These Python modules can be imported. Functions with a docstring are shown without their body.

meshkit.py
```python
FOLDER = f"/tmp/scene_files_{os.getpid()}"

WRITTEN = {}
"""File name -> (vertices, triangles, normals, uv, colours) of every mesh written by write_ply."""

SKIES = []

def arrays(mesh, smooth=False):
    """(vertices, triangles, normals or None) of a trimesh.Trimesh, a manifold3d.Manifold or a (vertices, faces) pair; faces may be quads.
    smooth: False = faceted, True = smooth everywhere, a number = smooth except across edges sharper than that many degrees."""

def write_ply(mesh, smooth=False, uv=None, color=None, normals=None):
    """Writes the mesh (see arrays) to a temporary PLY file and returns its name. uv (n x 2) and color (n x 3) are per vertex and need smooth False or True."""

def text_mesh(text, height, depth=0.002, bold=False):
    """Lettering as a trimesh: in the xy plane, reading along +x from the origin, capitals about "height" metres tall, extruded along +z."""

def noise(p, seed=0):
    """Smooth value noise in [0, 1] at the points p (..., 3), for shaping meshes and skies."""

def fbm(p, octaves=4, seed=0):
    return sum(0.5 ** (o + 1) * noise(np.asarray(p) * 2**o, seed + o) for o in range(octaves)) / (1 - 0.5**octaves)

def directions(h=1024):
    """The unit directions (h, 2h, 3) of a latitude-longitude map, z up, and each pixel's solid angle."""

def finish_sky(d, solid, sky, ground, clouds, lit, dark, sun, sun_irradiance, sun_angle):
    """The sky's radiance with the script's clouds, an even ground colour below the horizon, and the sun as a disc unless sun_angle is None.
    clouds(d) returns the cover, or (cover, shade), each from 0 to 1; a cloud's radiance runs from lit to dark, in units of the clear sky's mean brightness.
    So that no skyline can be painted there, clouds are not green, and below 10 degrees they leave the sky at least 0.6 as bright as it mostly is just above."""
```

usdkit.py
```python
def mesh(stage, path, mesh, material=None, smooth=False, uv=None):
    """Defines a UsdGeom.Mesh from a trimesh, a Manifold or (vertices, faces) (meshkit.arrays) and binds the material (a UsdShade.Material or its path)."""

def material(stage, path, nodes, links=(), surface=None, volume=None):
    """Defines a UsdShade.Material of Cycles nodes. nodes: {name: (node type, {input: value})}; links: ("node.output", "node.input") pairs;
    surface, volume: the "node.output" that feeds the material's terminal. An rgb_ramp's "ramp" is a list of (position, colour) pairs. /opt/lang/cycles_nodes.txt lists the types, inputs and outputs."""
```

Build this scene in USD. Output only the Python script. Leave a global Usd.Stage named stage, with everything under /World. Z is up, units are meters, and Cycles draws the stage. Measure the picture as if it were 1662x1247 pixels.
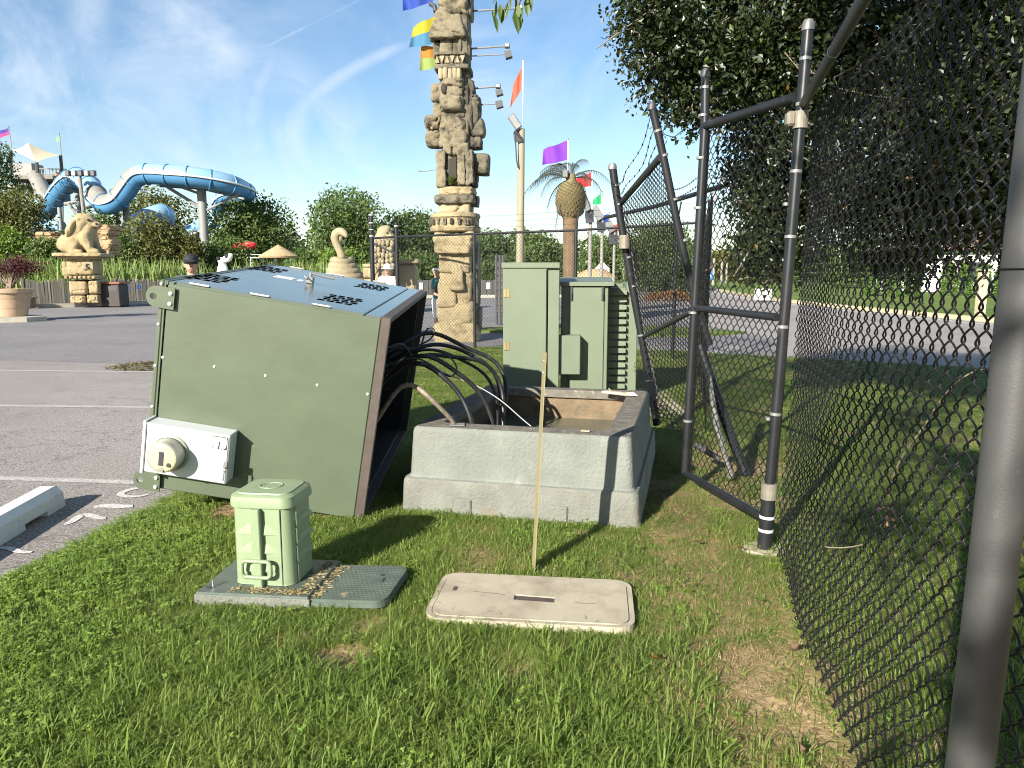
import math, random
import numpy as np
import trimesh, manifold3d, usdkit, meshkit
from shapely.geometry import Polygon, Point, LineString
from scipy.spatial import cKDTree
from scipy.interpolate import CubicSpline
from pxr import Usd, UsdGeom, UsdLux, UsdShade, Gf, Sdf, Vt

stage = Usd.Stage.CreateInMemory()
UsdGeom.SetStageUpAxis(stage, 'Z'); UsdGeom.SetStageMetersPerUnit(stage, 1.0)
UsdGeom.Xform.Define(stage, '/World'); UsdGeom.Scope.Define(stage, '/World/Looks')

# ---------------------------------------------------------------- camera
EYE, PITCH = 1.55, math.radians(8.67)
cam = UsdGeom.Camera.Define(stage, '/World/camera')
cam.AddTransformOp().Set(Gf.Matrix4d(1, 0, 0, 0, 0, math.sin(PITCH), math.cos(PITCH), 0, 0, -math.cos(PITCH), math.sin(PITCH), 0, 0, 0, EYE, 1))
cam.CreateHorizontalApertureAttr(36.0); cam.CreateVerticalApertureAttr(27.0)
cam.CreateFocalLengthAttr(36.0 * 1200 / 1662)
cam.CreateClippingRangeAttr(Gf.Vec2f(0.05, 5000))
cam.CreateExposureAttr(1.36)

# ---------------------------------------------------------------- sky and sun
SUN_EL, SUN_X, SUN_Y = math.radians(25.0), -0.53, -0.848
SUN = np.array([SUN_X * math.cos(SUN_EL), SUN_Y * math.cos(SUN_EL), math.sin(SUN_EL)]); SUN /= np.linalg.norm(SUN)


def ray(px, py):
    u, v = (px - 831) / 1200.0, (623.5 - py) / 1200.0
    c, s = math.cos(PITCH), math.sin(PITCH)
    return np.array([u, c + v * s, -s + v * c])


def sky():
    n = {
        'sky': ('sky_texture', {'sky_type': 'single_scattering', 'sun_disc': False, 'sun_elevation': SUN_EL, 'sun_rotation': math.atan2(SUN_X, SUN_Y), 'altitude': 20.0, 'air_density': 1.0, 'aerosol_density': 0.35, 'ozone_density': 1.6}),
        'tc': ('texture_coordinate', {}),
        'sep': ('separate_xyz', {}),
        # gnomonic coordinates of the cloud layer, so that the wisps thin out and flatten towards the horizon
        'zc': ('math', {'math_type': 'maximum', 'value2': 0.02}), 'zo': ('math', {'math_type': 'add', 'value2': 0.55}),
        'px': ('math', {'math_type': 'divide'}), 'py': ('math', {'math_type': 'divide'}),
        'pv': ('combine_xyz', {'z': 1.3}),
        'map': ('mapping', {'rotation': (0, 0, 0.5), 'scale': (1.0, 0.8, 1.0)}),
        'n1': ('noise_texture', {'scale': 5.5, 'detail': 9.0, 'roughness': 0.62, 'distortion': 0.7}),
        'n2': ('noise_texture', {'scale': 1.9, 'detail': 3.0, 'roughness': 0.5, 'distortion': 0.3}),
        'r1': ('rgb_ramp', {'ramp': [(0.42, (0, 0, 0)), (0.85, (.85, .85, .85))]}),
        'r2': ('rgb_ramp', {'ramp': [(0.40, (0.06, 0.06, 0.06)), (0.64, (1, 1, 1))]}),
        'mul': ('math', {'math_type': 'multiply'}),
        'rip': ('noise_texture', {'scale': 9.0, 'detail': 4.0, 'roughness': 0.6, 'distortion': 1.2}),
    }
    links = [('tc.generated', 'sky.vector'), ('tc.generated', 'sep.vector'), ('sep.z', 'zc.value1'), ('zc.value', 'zo.value1'),
             ('sep.x', 'px.value1'), ('zo.value', 'px.value2'), ('sep.y', 'py.value1'), ('zo.value', 'py.value2'),
             ('px.value', 'pv.x'), ('py.value', 'pv.y'), ('pv.vector', 'map.vector'), ('map.vector', 'n1.vector'), ('pv.vector', 'n2.vector'),
             ('n1.fac', 'r1.fac'), ('n2.fac', 'r2.fac'), ('r1.color', 'mul.value1'), ('r2.color', 'mul.value2'), ('pv.vector', 'rip.vector')]
    del links[0]
    last = 'mul.value'
    # drifting plane trails: soft bands about curves u = a + b w + c w^2 (u = x / y, w = z / y), in front of and behind the viewer alike
    n['u'] = ('math', {'math_type': 'divide'}); n['w'] = ('math', {'math_type': 'divide'})
    links += [('sep.x', 'u.value1'), ('sep.y', 'u.value2'), ('sep.z', 'w.value1'), ('sep.y', 'w.value2')]
    n['tn'] = ('noise_texture', {'scale': 14.0, 'detail': 5.0, 'roughness': 0.6, 'distortion': 0.6})
    n['tn2'] = ('noise_texture', {'scale': 5.0, 'detail': 2.0})
    links += [('tc.generated', 'tn.vector'), ('tc.generated', 'tn2.vector')]
    def fit(px):
        d = np.array([ray(*x) for x in px]); u, w = d[:, 0] / d[:, 1], d[:, 2] / d[:, 1]; k = np.polyfit(w, u, 2); return k[2], k[1], k[0], w.min(), w.max()
    trails = []  # a, b, c, half width, wobble, w from, w to, strength
    for px, hw, wob, k in [([(150, -40), (140, 60), (170, 130), (235, 195), (310, 250), (370, 300)], .022, .03, .34), ([(740, 40), (640, 90), (560, 115), (510, 150), (488, 200), (476, 250)], .013, .035, .36),
                           ([(450, 90), (412, 150), (410, 190), (428, 240), (442, 300)], .011, .03, .36), ([(455, 180), (460, 240), (474, 300)], .009, .04, .30), ([(330, 128), (440, 72), (560, 12)], .0035, .003, .30), ([(380, 90), (372, 150), (392, 215), (425, 300)], .016, .05, .30)]:
        a, b, c, w0, w1 = fit(px); trails.append((a, b, c, hw, wob, w0 - .05, w1 + .04, k))
    for i, (a, b, c, hw, wob, w0, w1, k) in enumerate(trails):
        p = f't{i}'
        n[p + 'c'] = ('math', {'math_type': 'multiply_add', 'value2': c, 'value3': b})
        n[p + 'b'] = ('math', {'math_type': 'multiply_add', 'value3': a})
        n[p + 'd'] = ('math', {'math_type': 'subtract'})
        n[p + 'o'] = ('math', {'math_type': 'multiply_add', 'value2': wob, 'value3': -wob / 2})
        n[p + 'e'] = ('math', {'math_type': 'add'})
        n[p + 'a'] = ('math', {'math_type': 'absolute'})
        n[p + 'm'] = ('map_range', {'range_type': 'smoothstep', 'from_min': 0.0, 'from_max': hw * 2.2, 'to_min': k, 'to_max': 0.0, 'clamp': True})
        n[p + 'f'] = ('map_range', {'range_type': 'smoothstep', 'from_min': w0, 'from_max': w0 + 0.06, 'to_min': 0.0, 'to_max': 1.0, 'clamp': True})
        n[p + 'g'] = ('map_range', {'range_type': 'smoothstep', 'from_min': w1 - 0.08, 'from_max': w1, 'to_min': 1.0, 'to_max': 0.0, 'clamp': True})
        n[p + 't'] = ('map_range', {'from_min': 0.35, 'from_max': 0.62, 'to_min': 0.25, 'to_max': 1.0, 'clamp': True})
        for q in 'xyz':
            n[p + q] = ('math', {'math_type': 'multiply'})
        n[p + 's'] = ('math', {'math_type': 'maximum'})
        links += [('w.value', p + 'c.value1'), ('w.value', p + 'b.value1'), (p + 'c.value', p + 'b.value2'), ('u.value', p + 'd.value1'), (p + 'b.value', p + 'd.value2'),
                  ('tn2.fac', p + 'o.value1'), (p + 'd.value', p + 'e.value1'), (p + 'o.value', p + 'e.value2'), (p + 'e.value', p + 'a.value1'), (p + 'a.value', p + 'm.value'),
                  ('w.value', p + 'f.value'), ('w.value', p + 'g.value'), ('tn.fac', p + 't.value'),
                  (p + 'm.result', p + 'x.value1'), (p + 'f.result', p + 'x.value2'), (p + 'x.value', p + 'y.value1'), (p + 'g.result', p + 'y.value2'),
                  (p + 'y.value', p + 'z.value1'), (p + 't.result', p + 'z.value2'), (p + 'z.value', p + 's.value1'), (last, p + 's.value2')]
        last = p + 's.value'
    n['cl'] = ('math', {'math_type': 'minimum', 'value2': 0.82})
    n['mix'] = ('mix_color', {'b': (6.0, 6.4, 7.1), 'use_clamp': False})
    n['sat'] = ('hsv', {'hue': 0.5, 'saturation': 1.12, 'value': 1.0, 'fac': 1.0})
    n['bg'] = ('background_shader', {'strength': 0.068})
    links += [(last, 'cl.value1'), ('cl.value', 'mix.fac'), ('sky.color', 'sat.color'), ('sat.color', 'mix.a'), ('mix.result', 'bg.color')]
    m = usdkit.material(stage, '/World/Looks/sky', n, links, surface='bg.background')
    d = UsdLux.DomeLight.Define(stage, '/World/sky')
    d.CreateIntensityAttr(1.0)
    UsdShade.MaterialBindingAPI.Apply(d.GetPrim()).Bind(m)
    d.GetPrim().SetCustomDataByKey('kind', 'structure')
    d.GetPrim().SetCustomDataByKey('label', 'blue morning sky with thin white wisps'); d.GetPrim().SetCustomDataByKey('category', 'sky')


sky()
sun = UsdLux.DistantLight.Define(stage, '/World/sun')
sun.CreateIntensityAttr(1.25); sun.CreateAngleAttr(0.5); sun.CreateColorAttr(Gf.Vec3f(1.0, 0.94, 0.84)); sun.GetPrim().CreateAttribute('inputs:normalize', Sdf.ValueTypeNames.Bool).Set(True)
_z = SUN; _x = np.cross([0, 0, 1.0], _z); _x /= np.linalg.norm(_x); _y = np.cross(_z, _x)
sun.AddTransformOp().Set(Gf.Matrix4d(*_x, 0, *_y, 0, *_z, 0, 0, 0, 20, 1))

# ---------------------------------------------------------------- helpers
rng = np.random.default_rng(7)
LOOK = {}
used = {}


def at(px, py, Y):          # the point seen at a pixel of the photograph, Y metres in front
    d = ray(px, py); return d * (Y / d[1]) + [0, 0, EYE]


def gr(px, py, z=0.0):      # the point seen at a pixel, at height z
    d = ray(px, py); return d * ((z - EYE) / d[2]) + [0, 0, EYE]


def uniq(parent, name):
    k = (parent, name); i = used.get(k, 0); used[k] = i + 1
    return f'{parent}/{name}' + (f'_{i:03d}' if i else '')


def tag(p, label=None, cat=None, group=None, kind=None):
    p = p.GetPrim() if hasattr(p, 'GetPrim') else p
    for k, v in (('label', label), ('category', cat), ('group', group), ('kind', kind)):
        if v: p.SetCustomDataByKey(k, v)
    return p


class T:
    """A thing: an Xform under /World whose children are its parts."""
    def __init__(self, name, label, cat, loc=(0, 0, 0), rot=None, group=None, kind=None):
        self.path = uniq('/World', name); self.loc = np.array(loc, float)
        x = UsdGeom.Xform.Define(stage, self.path)
        R = np.eye(3) if rot is None else np.asarray(rot if np.ndim(rot) == 2 else rotz(rot), float)
        m = np.eye(4); m[:3, :3] = R.T; m[3, :3] = self.loc; self.R = R
        x.AddTransformOp().Set(Gf.Matrix4d(*m.ravel().tolist()))
        self.prim = tag(x, label, cat, group, kind)


def rotz(a):
    c, s = math.cos(a), math.sin(a); return np.array([[c, -s, 0], [s, c, 0], [0, 0, 1.0]])


def copy_of(src, label, loc, rot=None, group=None, name=None):
    """A copy of a thing with its parts."""
    p = uniq('/World', name or src.path.split('/')[-1].rstrip('0123456789').rstrip('_'))
    x = UsdGeom.Xform.Define(stage, p)
    x.GetPrim().GetReferences().AddInternalReference(src.path); x.GetPrim().SetInstanceable(True)
    R = np.eye(3) if rot is None else np.asarray(rot if np.ndim(rot) == 2 else rotz(rot), float)
    m = np.eye(4); m[:3, :3] = R.T; m[3, :3] = loc
    UsdGeom.Xformable(x).ClearXformOpOrder()
    (x.GetPrim().HasAttribute('xformOp:transform') and UsdGeom.Xformable(x).SetXformOpOrder([UsdGeom.XformOp(x.GetPrim().GetAttribute('xformOp:transform'))])) or x.AddTransformOp()
    x.GetPrim().GetAttribute('xformOp:transform').Set(Gf.Matrix4d(*m.ravel().tolist()))
    tag(x, label, src.prim.GetCustomDataByKey('category'), group or src.prim.GetCustomDataByKey('group'))
    return p


def perp(t):
    t = t / np.linalg.norm(t)
    a = np.array([0, 0, 1.0]) if abs(t[2]) < 0.9 else np.array([1.0, 0, 0])
    n = np.cross(t, a); n /= np.linalg.norm(n); return n, np.cross(t, n)


class MB:
    """Collects shapes into one mesh."""
    def __init__(self): self.v, self.f, self.n = [], [], 0

    def add(self, v, f):
        v = np.asarray(v, float); f = np.asarray(f, int)
        if f.shape[1] == 4: f = np.vstack([f[:, [0, 1, 2]], f[:, [0, 2, 3]]])
        self.v.append(v); self.f.append(f + self.n); self.n += len(v); return self

    def tm(self, m): return self.add(m.vertices, m.faces)

    def box(self, lo, hi, ch=0.0, R=None, c=None):
        lo, hi = np.minimum(lo, hi).astype(float), np.maximum(lo, hi).astype(float)
        ch = min(ch, 0.45 * (hi - lo).min())
        if ch <= 0:
            P = np.array([[x, y, z] for x in (lo[0], hi[0]) for y in (lo[1], hi[1]) for z in (lo[2], hi[2])])
            F = np.array([[0, 1, 3, 2], [4, 6, 7, 5], [0, 4, 5, 1], [2, 3, 7, 6], [0, 2, 6, 4], [1, 5, 7, 3]])
        else:
            P = []
            for sx in (0, 1):
                for sy in (0, 1):
                    for sz in (0, 1):
                        p = np.array([hi[0] if sx else lo[0], hi[1] if sy else lo[1], hi[2] if sz else lo[2]]); s = np.where([sx, sy, sz], -1, 1) * ch
                        for k in range(3):
                            q = p.copy(); q[(k + 1) % 3] += s[(k + 1) % 3]; q[(k + 2) % 3] += s[(k + 2) % 3]; P.append(q)
            h = trimesh.convex.convex_hull(np.array(P)); P, F = h.vertices, h.faces
        if R is not None:
            c = np.zeros(3) if c is None else np.asarray(c); P = (P - c) @ np.asarray(R).T + c
        return self.add(P, F)

    def tube(self, pts, r, n=8, caps=True, closed=False):
        pts = np.asarray(pts, float); m = len(pts); r = np.broadcast_to(np.asarray(r, float), (m,))
        t = np.roll(pts, -1, 0) - np.roll(pts, 1, 0)
        if not closed: t[0] = pts[1] - pts[0]; t[-1] = pts[-1] - pts[-2]
        t /= np.maximum(np.linalg.norm(t, axis=1, keepdims=True), 1e-9)
        a, _ = perp(t[0]); V = []
        ang = np.linspace(0, 2 * np.pi, n, endpoint=False)
        for i in range(m):
            a = a - t[i] * (a @ t[i]); a /= max(np.linalg.norm(a), 1e-9); b = np.cross(t[i], a)
            V.append(pts[i] + r[i] * (np.cos(ang)[:, None] * a + np.sin(ang)[:, None] * b))
        V = np.vstack(V); F = []
        for i in range(m if closed else m - 1):
            j = (i + 1) % m
            k = np.arange(n); F.append(np.stack([i * n + k, i * n + (k + 1) % n, j * n + (k + 1) % n, j * n + k], 1))
        F = np.vstack(F); F = np.vstack([F[:, [0, 1, 2]], F[:, [0, 2, 3]]])
        if caps and not closed:
            V = np.vstack([V, pts[0], pts[-1]]); k = np.arange(n)
            F = np.vstack([F, np.stack([np.full(n, m * n), (k + 1) % n, k], 1), np.stack([np.full(n, m * n + 1), (m - 1) * n + k, (m - 1) * n + (k + 1) % n], 1)])
        return self.add(V, F)

    def lathe(self, prof, n=24, c=(0, 0, 0)):
        prof = np.asarray(prof, float); ang = np.linspace(0, 2 * np.pi, n, endpoint=False)
        V = np.stack([prof[:, None, 0] * np.cos(ang), prof[:, None, 0] * np.sin(ang), np.broadcast_to(prof[:, None, 1], (len(prof), n))], -1).reshape(-1, 3) + c
        F = []
        for i in range(len(prof) - 1):
            k = np.arange(n); F.append(np.stack([i * n + k, i * n + (k + 1) % n, (i + 1) * n + (k + 1) % n, (i + 1) * n + k], 1))
        return self.add(V, np.vstack(F))

    def prism(self, poly, z0, z1, to=None):
        """A shapely polygon extruded from z0 to z1; to maps (n,3) points."""
        for g in getattr(poly, 'geoms', [poly]):
            m = trimesh.creation.extrude_polygon(g, z1 - z0, engine='earcut'); v = m.vertices + [0, 0, z0]
            self.add(to(v) if to else v, m.faces)
        return self

    def hull(self, pts):
        h = trimesh.convex.convex_hull(np.asarray(pts, float)); return self.add(h.vertices, h.faces)

    def ball(self, c, r, sub=2):
        m = trimesh.creation.icosphere(sub, 1.0); return self.add(m.vertices * r + c, m.faces)

    def grid(self, P):
        """P (m, n, 3): a sheet."""
        m, n = P.shape[:2]; i = (np.arange(m - 1)[:, None] * n + np.arange(n - 1)).ravel()
        return self.add(P.reshape(-1, 3), np.stack([i, i + 1, i + n + 1, i + n], 1))

    def xf(self, R=None, t=(0, 0, 0)):
        self.v = [(x if R is None else x @ np.asarray(R).T) + np.asarray(t) for x in self.v]; return self

    def build(self, name, mat, parent=None, smooth=False, label=None, cat=None, group=None, kind=None, off=None, sub=None):
        base = '/World' if parent is None else (parent if isinstance(parent, str) else parent.path)
        V, F = np.vstack(self.v), np.vstack(self.f)
        if off is not None: V = V - np.asarray(off)
        p = uniq(base, name)
        usdkit.mesh(stage, p, (V, F), LOOK[mat] if isinstance(mat, str) else mat, smooth=smooth)
        tag(stage.GetPrimAtPath(p), label, cat, group, kind)
        return p


def spline(P, n):
    P = np.asarray(P, float); t = np.r_[0, np.cumsum(np.linalg.norm(np.diff(P, axis=0), axis=1))]
    return CubicSpline(t, P)(np.linspace(0, t[-1], n))


# ---------------------------------------------------------------- materials
def M(name, col, rough=0.6, metal=0.0, var=0.15, scale=5.0, bump=0.0, bscale=80.0, col2=None, spec=0.5, spots=None, island=0.0, trans=0.0, stretch=None, bdist=0.01):
    """A surface whose colour drifts between col and col2 with noise; spots=(colour, scale, from, to) adds a second layer of wear."""
    col = np.array(col, float); lo, hi = col * (1 - var), col * (1 + var)
    if col2 is not None: lo, hi = col, np.array(col2, float)
    n = {'g': ('geometry', {}), 'm': ('mapping', {'scale': stretch or (1, 1, 1)}), 'n1': ('noise_texture', {'scale': scale, 'detail': 5.0, 'roughness': 0.62}),
         'r': ('rgb_ramp', {'ramp': [(0.30, tuple(lo)), (0.70, tuple(hi))]}),
         'p': ('principled_bsdf', {'roughness': rough, 'metallic': metal, 'specular_ior_level': spec})}
    l = [('g.position', 'm.vector'), ('m.vector', 'n1.vector'), ('n1.fac', 'r.fac')]
    out = 'r.color'
    if spots:
        n['n2'] = ('noise_texture', {'scale': spots[1], 'detail': 6.0, 'roughness': 0.65}); n['r2'] = ('rgb_ramp', {'ramp': [(spots[2], (0, 0, 0)), (spots[3], (1, 1, 1))]})
        n['mx'] = ('mix_color', {'b': spots[0]}); l += [('m.vector', 'n2.vector'), ('n2.fac', 'r2.fac'), ('r2.color', 'mx.fac'), (out, 'mx.a')]; out = 'mx.result'
    if island:
        n['ir'] = ('map_range', {'from_min': 0.0, 'from_max': 1.0, 'to_min': 1 - island, 'to_max': 1 + island}); n['hv'] = ('hsv', {'hue': 0.5, 'saturation': 1.0, 'fac': 1.0})
        l += [('g.random_per_island', 'ir.value'), ('ir.result', 'hv.value'), (out, 'hv.color')]; out = 'hv.color'
    l.append((out, 'p.base_color')); surf = 'p.BSDF'
    if bump:
        n['nb'] = ('noise_texture', {'scale': bscale, 'detail': 4.0, 'roughness': 0.6}); n['b'] = ('bump', {'strength': bump, 'distance': bdist})
        l += [('m.vector', 'nb.vector'), ('nb.fac', 'b.height'), ('b.normal', 'p.normal')]
    if trans:
        n['tl'] = ('translucent_bsdf', {}); n['mc'] = ('mix_closure', {'fac': trans}); n['tb'] = ('hsv', {'hue': 0.49, 'saturation': 1.15, 'value': 1.25, 'fac': 1.0})
        l += [(out, 'tb.color'), ('tb.color', 'tl.color'), ('p.BSDF', 'mc.closure1'), ('tl.BSDF', 'mc.closure2')]; surf = 'mc.closure'
    LOOK[name] = usdkit.material(stage, '/World/Looks/' + name, n, l, surface=surf)


M('cabinet_green', (0.08, 0.101, 0.064), 0.42, var=0.1, scale=2.5, bump=0.12, bscale=2.2, spots=((0.22, 0.24, 0.19), 26, 0.70, 0.78), bdist=0.02, stretch=(1, 1, 1.8))
M('cabinet_door', (0.088, 0.108, 0.086), 0.16, var=0.05, scale=3, spec=0.8)
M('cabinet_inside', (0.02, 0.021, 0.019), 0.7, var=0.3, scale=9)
M('brown_trim', (0.064, 0.05, 0.041), 0.6, var=0.2, scale=14, bump=0.15)
M('zinc', (0.385, 0.385, 0.371), 0.35, metal=0.7, var=0.1, scale=30)
M('bolt_white', (0.62, 0.63, 0.60), 0.4, var=0.1, scale=40)
M('meter_grey', (0.48, 0.5, 0.49), 0.4, var=0.03, scale=5)
M('meter_cream', (0.385, 0.385, 0.252), 0.3, var=0.05, scale=20)
M('meter_ring', (0.294, 0.294, 0.231), 0.35, metal=0.3, var=0.1, scale=20)
M('white_sticker', (0.78, 0.78, 0.78), 0.4, var=0.03)
M('vent_black', (0.003, 0.003, 0.003), 1.0, spec=0.0)
M('dark_print', (0.03, 0.03, 0.035), 0.5, var=0.1)
M('pedestal_green', (0.19, 0.245, 0.14), 0.5, var=0.07, scale=6, bump=0.08, bscale=60, spots=((0.19, 0.2, 0.11), 9, 0.6, 0.78))
M('base_plate_green', (0.075, 0.098, 0.078), 0.5, var=0.25, scale=12, bump=0.2, bscale=140, spots=((0.30, 0.23, 0.13), 8, 0.60, 0.70))
M('pad_concrete', (0.152, 0.163, 0.142), 0.85, var=0.14, scale=4, bump=0.7, bscale=48, spots=((0.22, 0.225, 0.2), 7, 0.62, 0.8), bdist=0.014)
M('pad_base', (0.152, 0.155, 0.132), 0.9, var=0.18, scale=6, bump=0.8, bscale=55, spots=((0.17, 0.13, 0.085), 5, 0.58, 0.76), bdist=0.014)
M('pad_rim', (0.122, 0.112, 0.09), 0.85, var=0.35, scale=12, bump=0.4, spots=((0.34, 0.28, 0.2), 20, 0.57, 0.68))
M('pad_inner', (0.12, 0.085, 0.05), 0.9, col2=(0.21, 0.155, 0.09), scale=14, bump=0.6, bscale=30, spots=((0.08, 0.07, 0.05), 7, 0.5, 0.65))
M('mud_water', (0.1, 0.1, 0.07), 0.25, var=0.2, scale=5, bump=0.05, bscale=16)
M('cable_black', (0.016, 0.016, 0.017), 0.38, var=0.3, scale=18, spots=((0.16, 0.13, 0.10), 13, 0.60, 0.72))
M('cable_dusty', (0.07, 0.06, 0.05), 0.6, col2=(0.24, 0.19, 0.14), scale=30)
M('wire_grey', (0.25, 0.25, 0.25), 0.5)
M('marker_yellow', (0.25, 0.215, 0.115), 0.5, var=0.12, scale=10)
M('cover_tan', (0.37, 0.325, 0.24), 0.85, var=0.1, scale=6, bump=0.5, bscale=240, spots=((0.2, 0.16, 0.11), 4, 0.5, 0.76), bdist=0.004)
M('cover_seam', (0.07, 0.055, 0.04), 0.9)
M('xfmr_green', (0.128, 0.155, 0.104), 0.45, var=0.06, scale=3, bump=0.05, bscale=40, spots=((0.36, 0.33, 0.2), 12, 0.68, 0.76))
M('xfmr_trim', (0.1, 0.12, 0.08), 0.45, var=0.08)
M('brass', (0.294, 0.238, 0.112), 0.45, metal=0.5, var=0.15)
M('wood_old', (0.42, 0.36, 0.26), 0.85, var=0.25, scale=9, bump=0.4, bscale=60, stretch=(1, 1, 0.2))
M('post_black', (0.014, 0.015, 0.017), 0.38, var=0.25, scale=7, spec=0.35, spots=((0.085, 0.085, 0.082), 9, 0.62, 0.82))
M('post_grey', (0.048, 0.048, 0.047), 0.5, var=0.14, scale=3, spots=((0.14, 0.14, 0.13), 15, 0.64, 0.78), bump=0.08, bscale=200)
M('fence_wire', (0.008, 0.008, 0.009), 0.5, var=0.25, scale=20, spec=0.3)
M('band_silver', (0.24, 0.24, 0.23), 0.4, metal=0.45, var=0.15, scale=40)
M('band_old', (0.18, 0.165, 0.13), 0.6, metal=0.2, var=0.2, scale=30)
M('concrete_old', (0.36, 0.31, 0.23), 0.9, var=0.2, scale=12, bump=0.5)
M('stop_white', (0.58, 0.58, 0.56), 0.75, var=0.06, scale=8, bump=0.4, bscale=50, spots=((0.34, 0.33, 0.31), 11, 0.60, 0.74))
M('paint_white', (0.62, 0.6, 0.56), 0.8, var=0.1, scale=25, spots=((0.32, 0.3, 0.28), 60, 0.54, 0.64))
M('paint_spray', (0.58, 0.56, 0.53), 0.85, var=0.1, scale=25, spots=((0.26, 0.24, 0.225), 85, 0.47, 0.60))
M('paint_worn', (0.47, 0.45, 0.42), 0.85, var=0.1, scale=25, spots=((0.28, 0.26, 0.245), 60, 0.42, 0.55))
M('kerb_concrete', (0.34, 0.31, 0.25), 0.9, var=0.15, scale=3, bump=0.3)
M('kerb_cream', (0.42, 0.364, 0.231), 0.85, var=0.1, scale=2)
M('leaf_litter', (0.22, 0.13, 0.05), 0.9, col2=(0.10, 0.14, 0.04), scale=5, bump=0.6, bscale=30)
M('stone_totem', (0.178, 0.15, 0.095), 0.9, var=0.2, scale=1.6, bump=0.7, bscale=9, spots=((0.036, 0.032, 0.022), 3.2, 0.49, 0.66), bdist=0.05)
M('stone_grey', (0.135, 0.118, 0.08), 0.9, var=0.25, scale=1.8, bump=0.7, bscale=8, spots=((0.034, 0.031, 0.024), 2.9, 0.46, 0.64), bdist=0.05)
M('stone_block', (0.275, 0.222, 0.125), 0.9, var=0.14, scale=1.8, bump=0.8, bscale=9, spots=((0.1, 0.075, 0.04), 3.4, 0.52, 0.7), bdist=0.05)
M('stone_dark', (0.035, 0.03, 0.022), 0.95)
M('stone_lion', (0.29, 0.225, 0.12), 0.85, var=0.12, scale=1.3, bump=0.5, bscale=6, spots=((0.3, 0.24, 0.14), 3, 0.56, 0.75), bdist=0.05)
M('stone_pale', (0.26, 0.215, 0.13), 0.85, var=0.15, scale=1.5, bump=0.5, bscale=6, bdist=0.05)
M('rock_red', (0.34, 0.22, 0.12), 0.9, var=0.3, scale=1.5, bump=0.6, bscale=4, stretch=(1, 1, 3))
M('pole_wood', (0.248, 0.214, 0.146), 0.85, var=0.15, scale=6, bump=0.2, stretch=(1, 1, 0.1))
M('pole_steel', (0.205, 0.192, 0.167), 0.6, var=0.12, scale=2)
M('pole_dark', (0.05, 0.05, 0.055), 0.5)
M('lamp_grey', (0.20, 0.20, 0.20), 0.5, metal=0.4)
M('lamp_dark', (0.04, 0.04, 0.045), 0.5)
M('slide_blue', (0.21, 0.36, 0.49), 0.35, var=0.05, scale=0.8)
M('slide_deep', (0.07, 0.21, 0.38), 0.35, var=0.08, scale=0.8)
M('slide_white', (0.66, 0.68, 0.68), 0.5)
M('slide_grey', (0.2, 0.192, 0.17), 0.6, var=0.12, scale=2)
M('steel_pale', (0.204, 0.207, 0.198), 0.6, var=0.1, scale=1)
M('tent_cream', (0.62, 0.54, 0.38), 0.8, var=0.04, trans=0.25)
M('tent_white', (0.75, 0.75, 0.74), 0.7, var=0.03)
M('thatch', (0.36, 0.26, 0.14), 0.95, var=0.25, scale=6, bump=0.8, bscale=18, stretch=(1, 1, 0.3))
M('picket_wood', (0.175, 0.16, 0.135), 0.9, var=0.3, scale=4, stretch=(2, 2, 0.2))
M('dark_fence', (0.07, 0.068, 0.06), 0.9, var=0.25, scale=2)
M('bench_wood', (0.16, 0.12, 0.08), 0.85, var=0.2)
M('sign_white', (0.72, 0.74, 0.76), 0.5)
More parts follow.
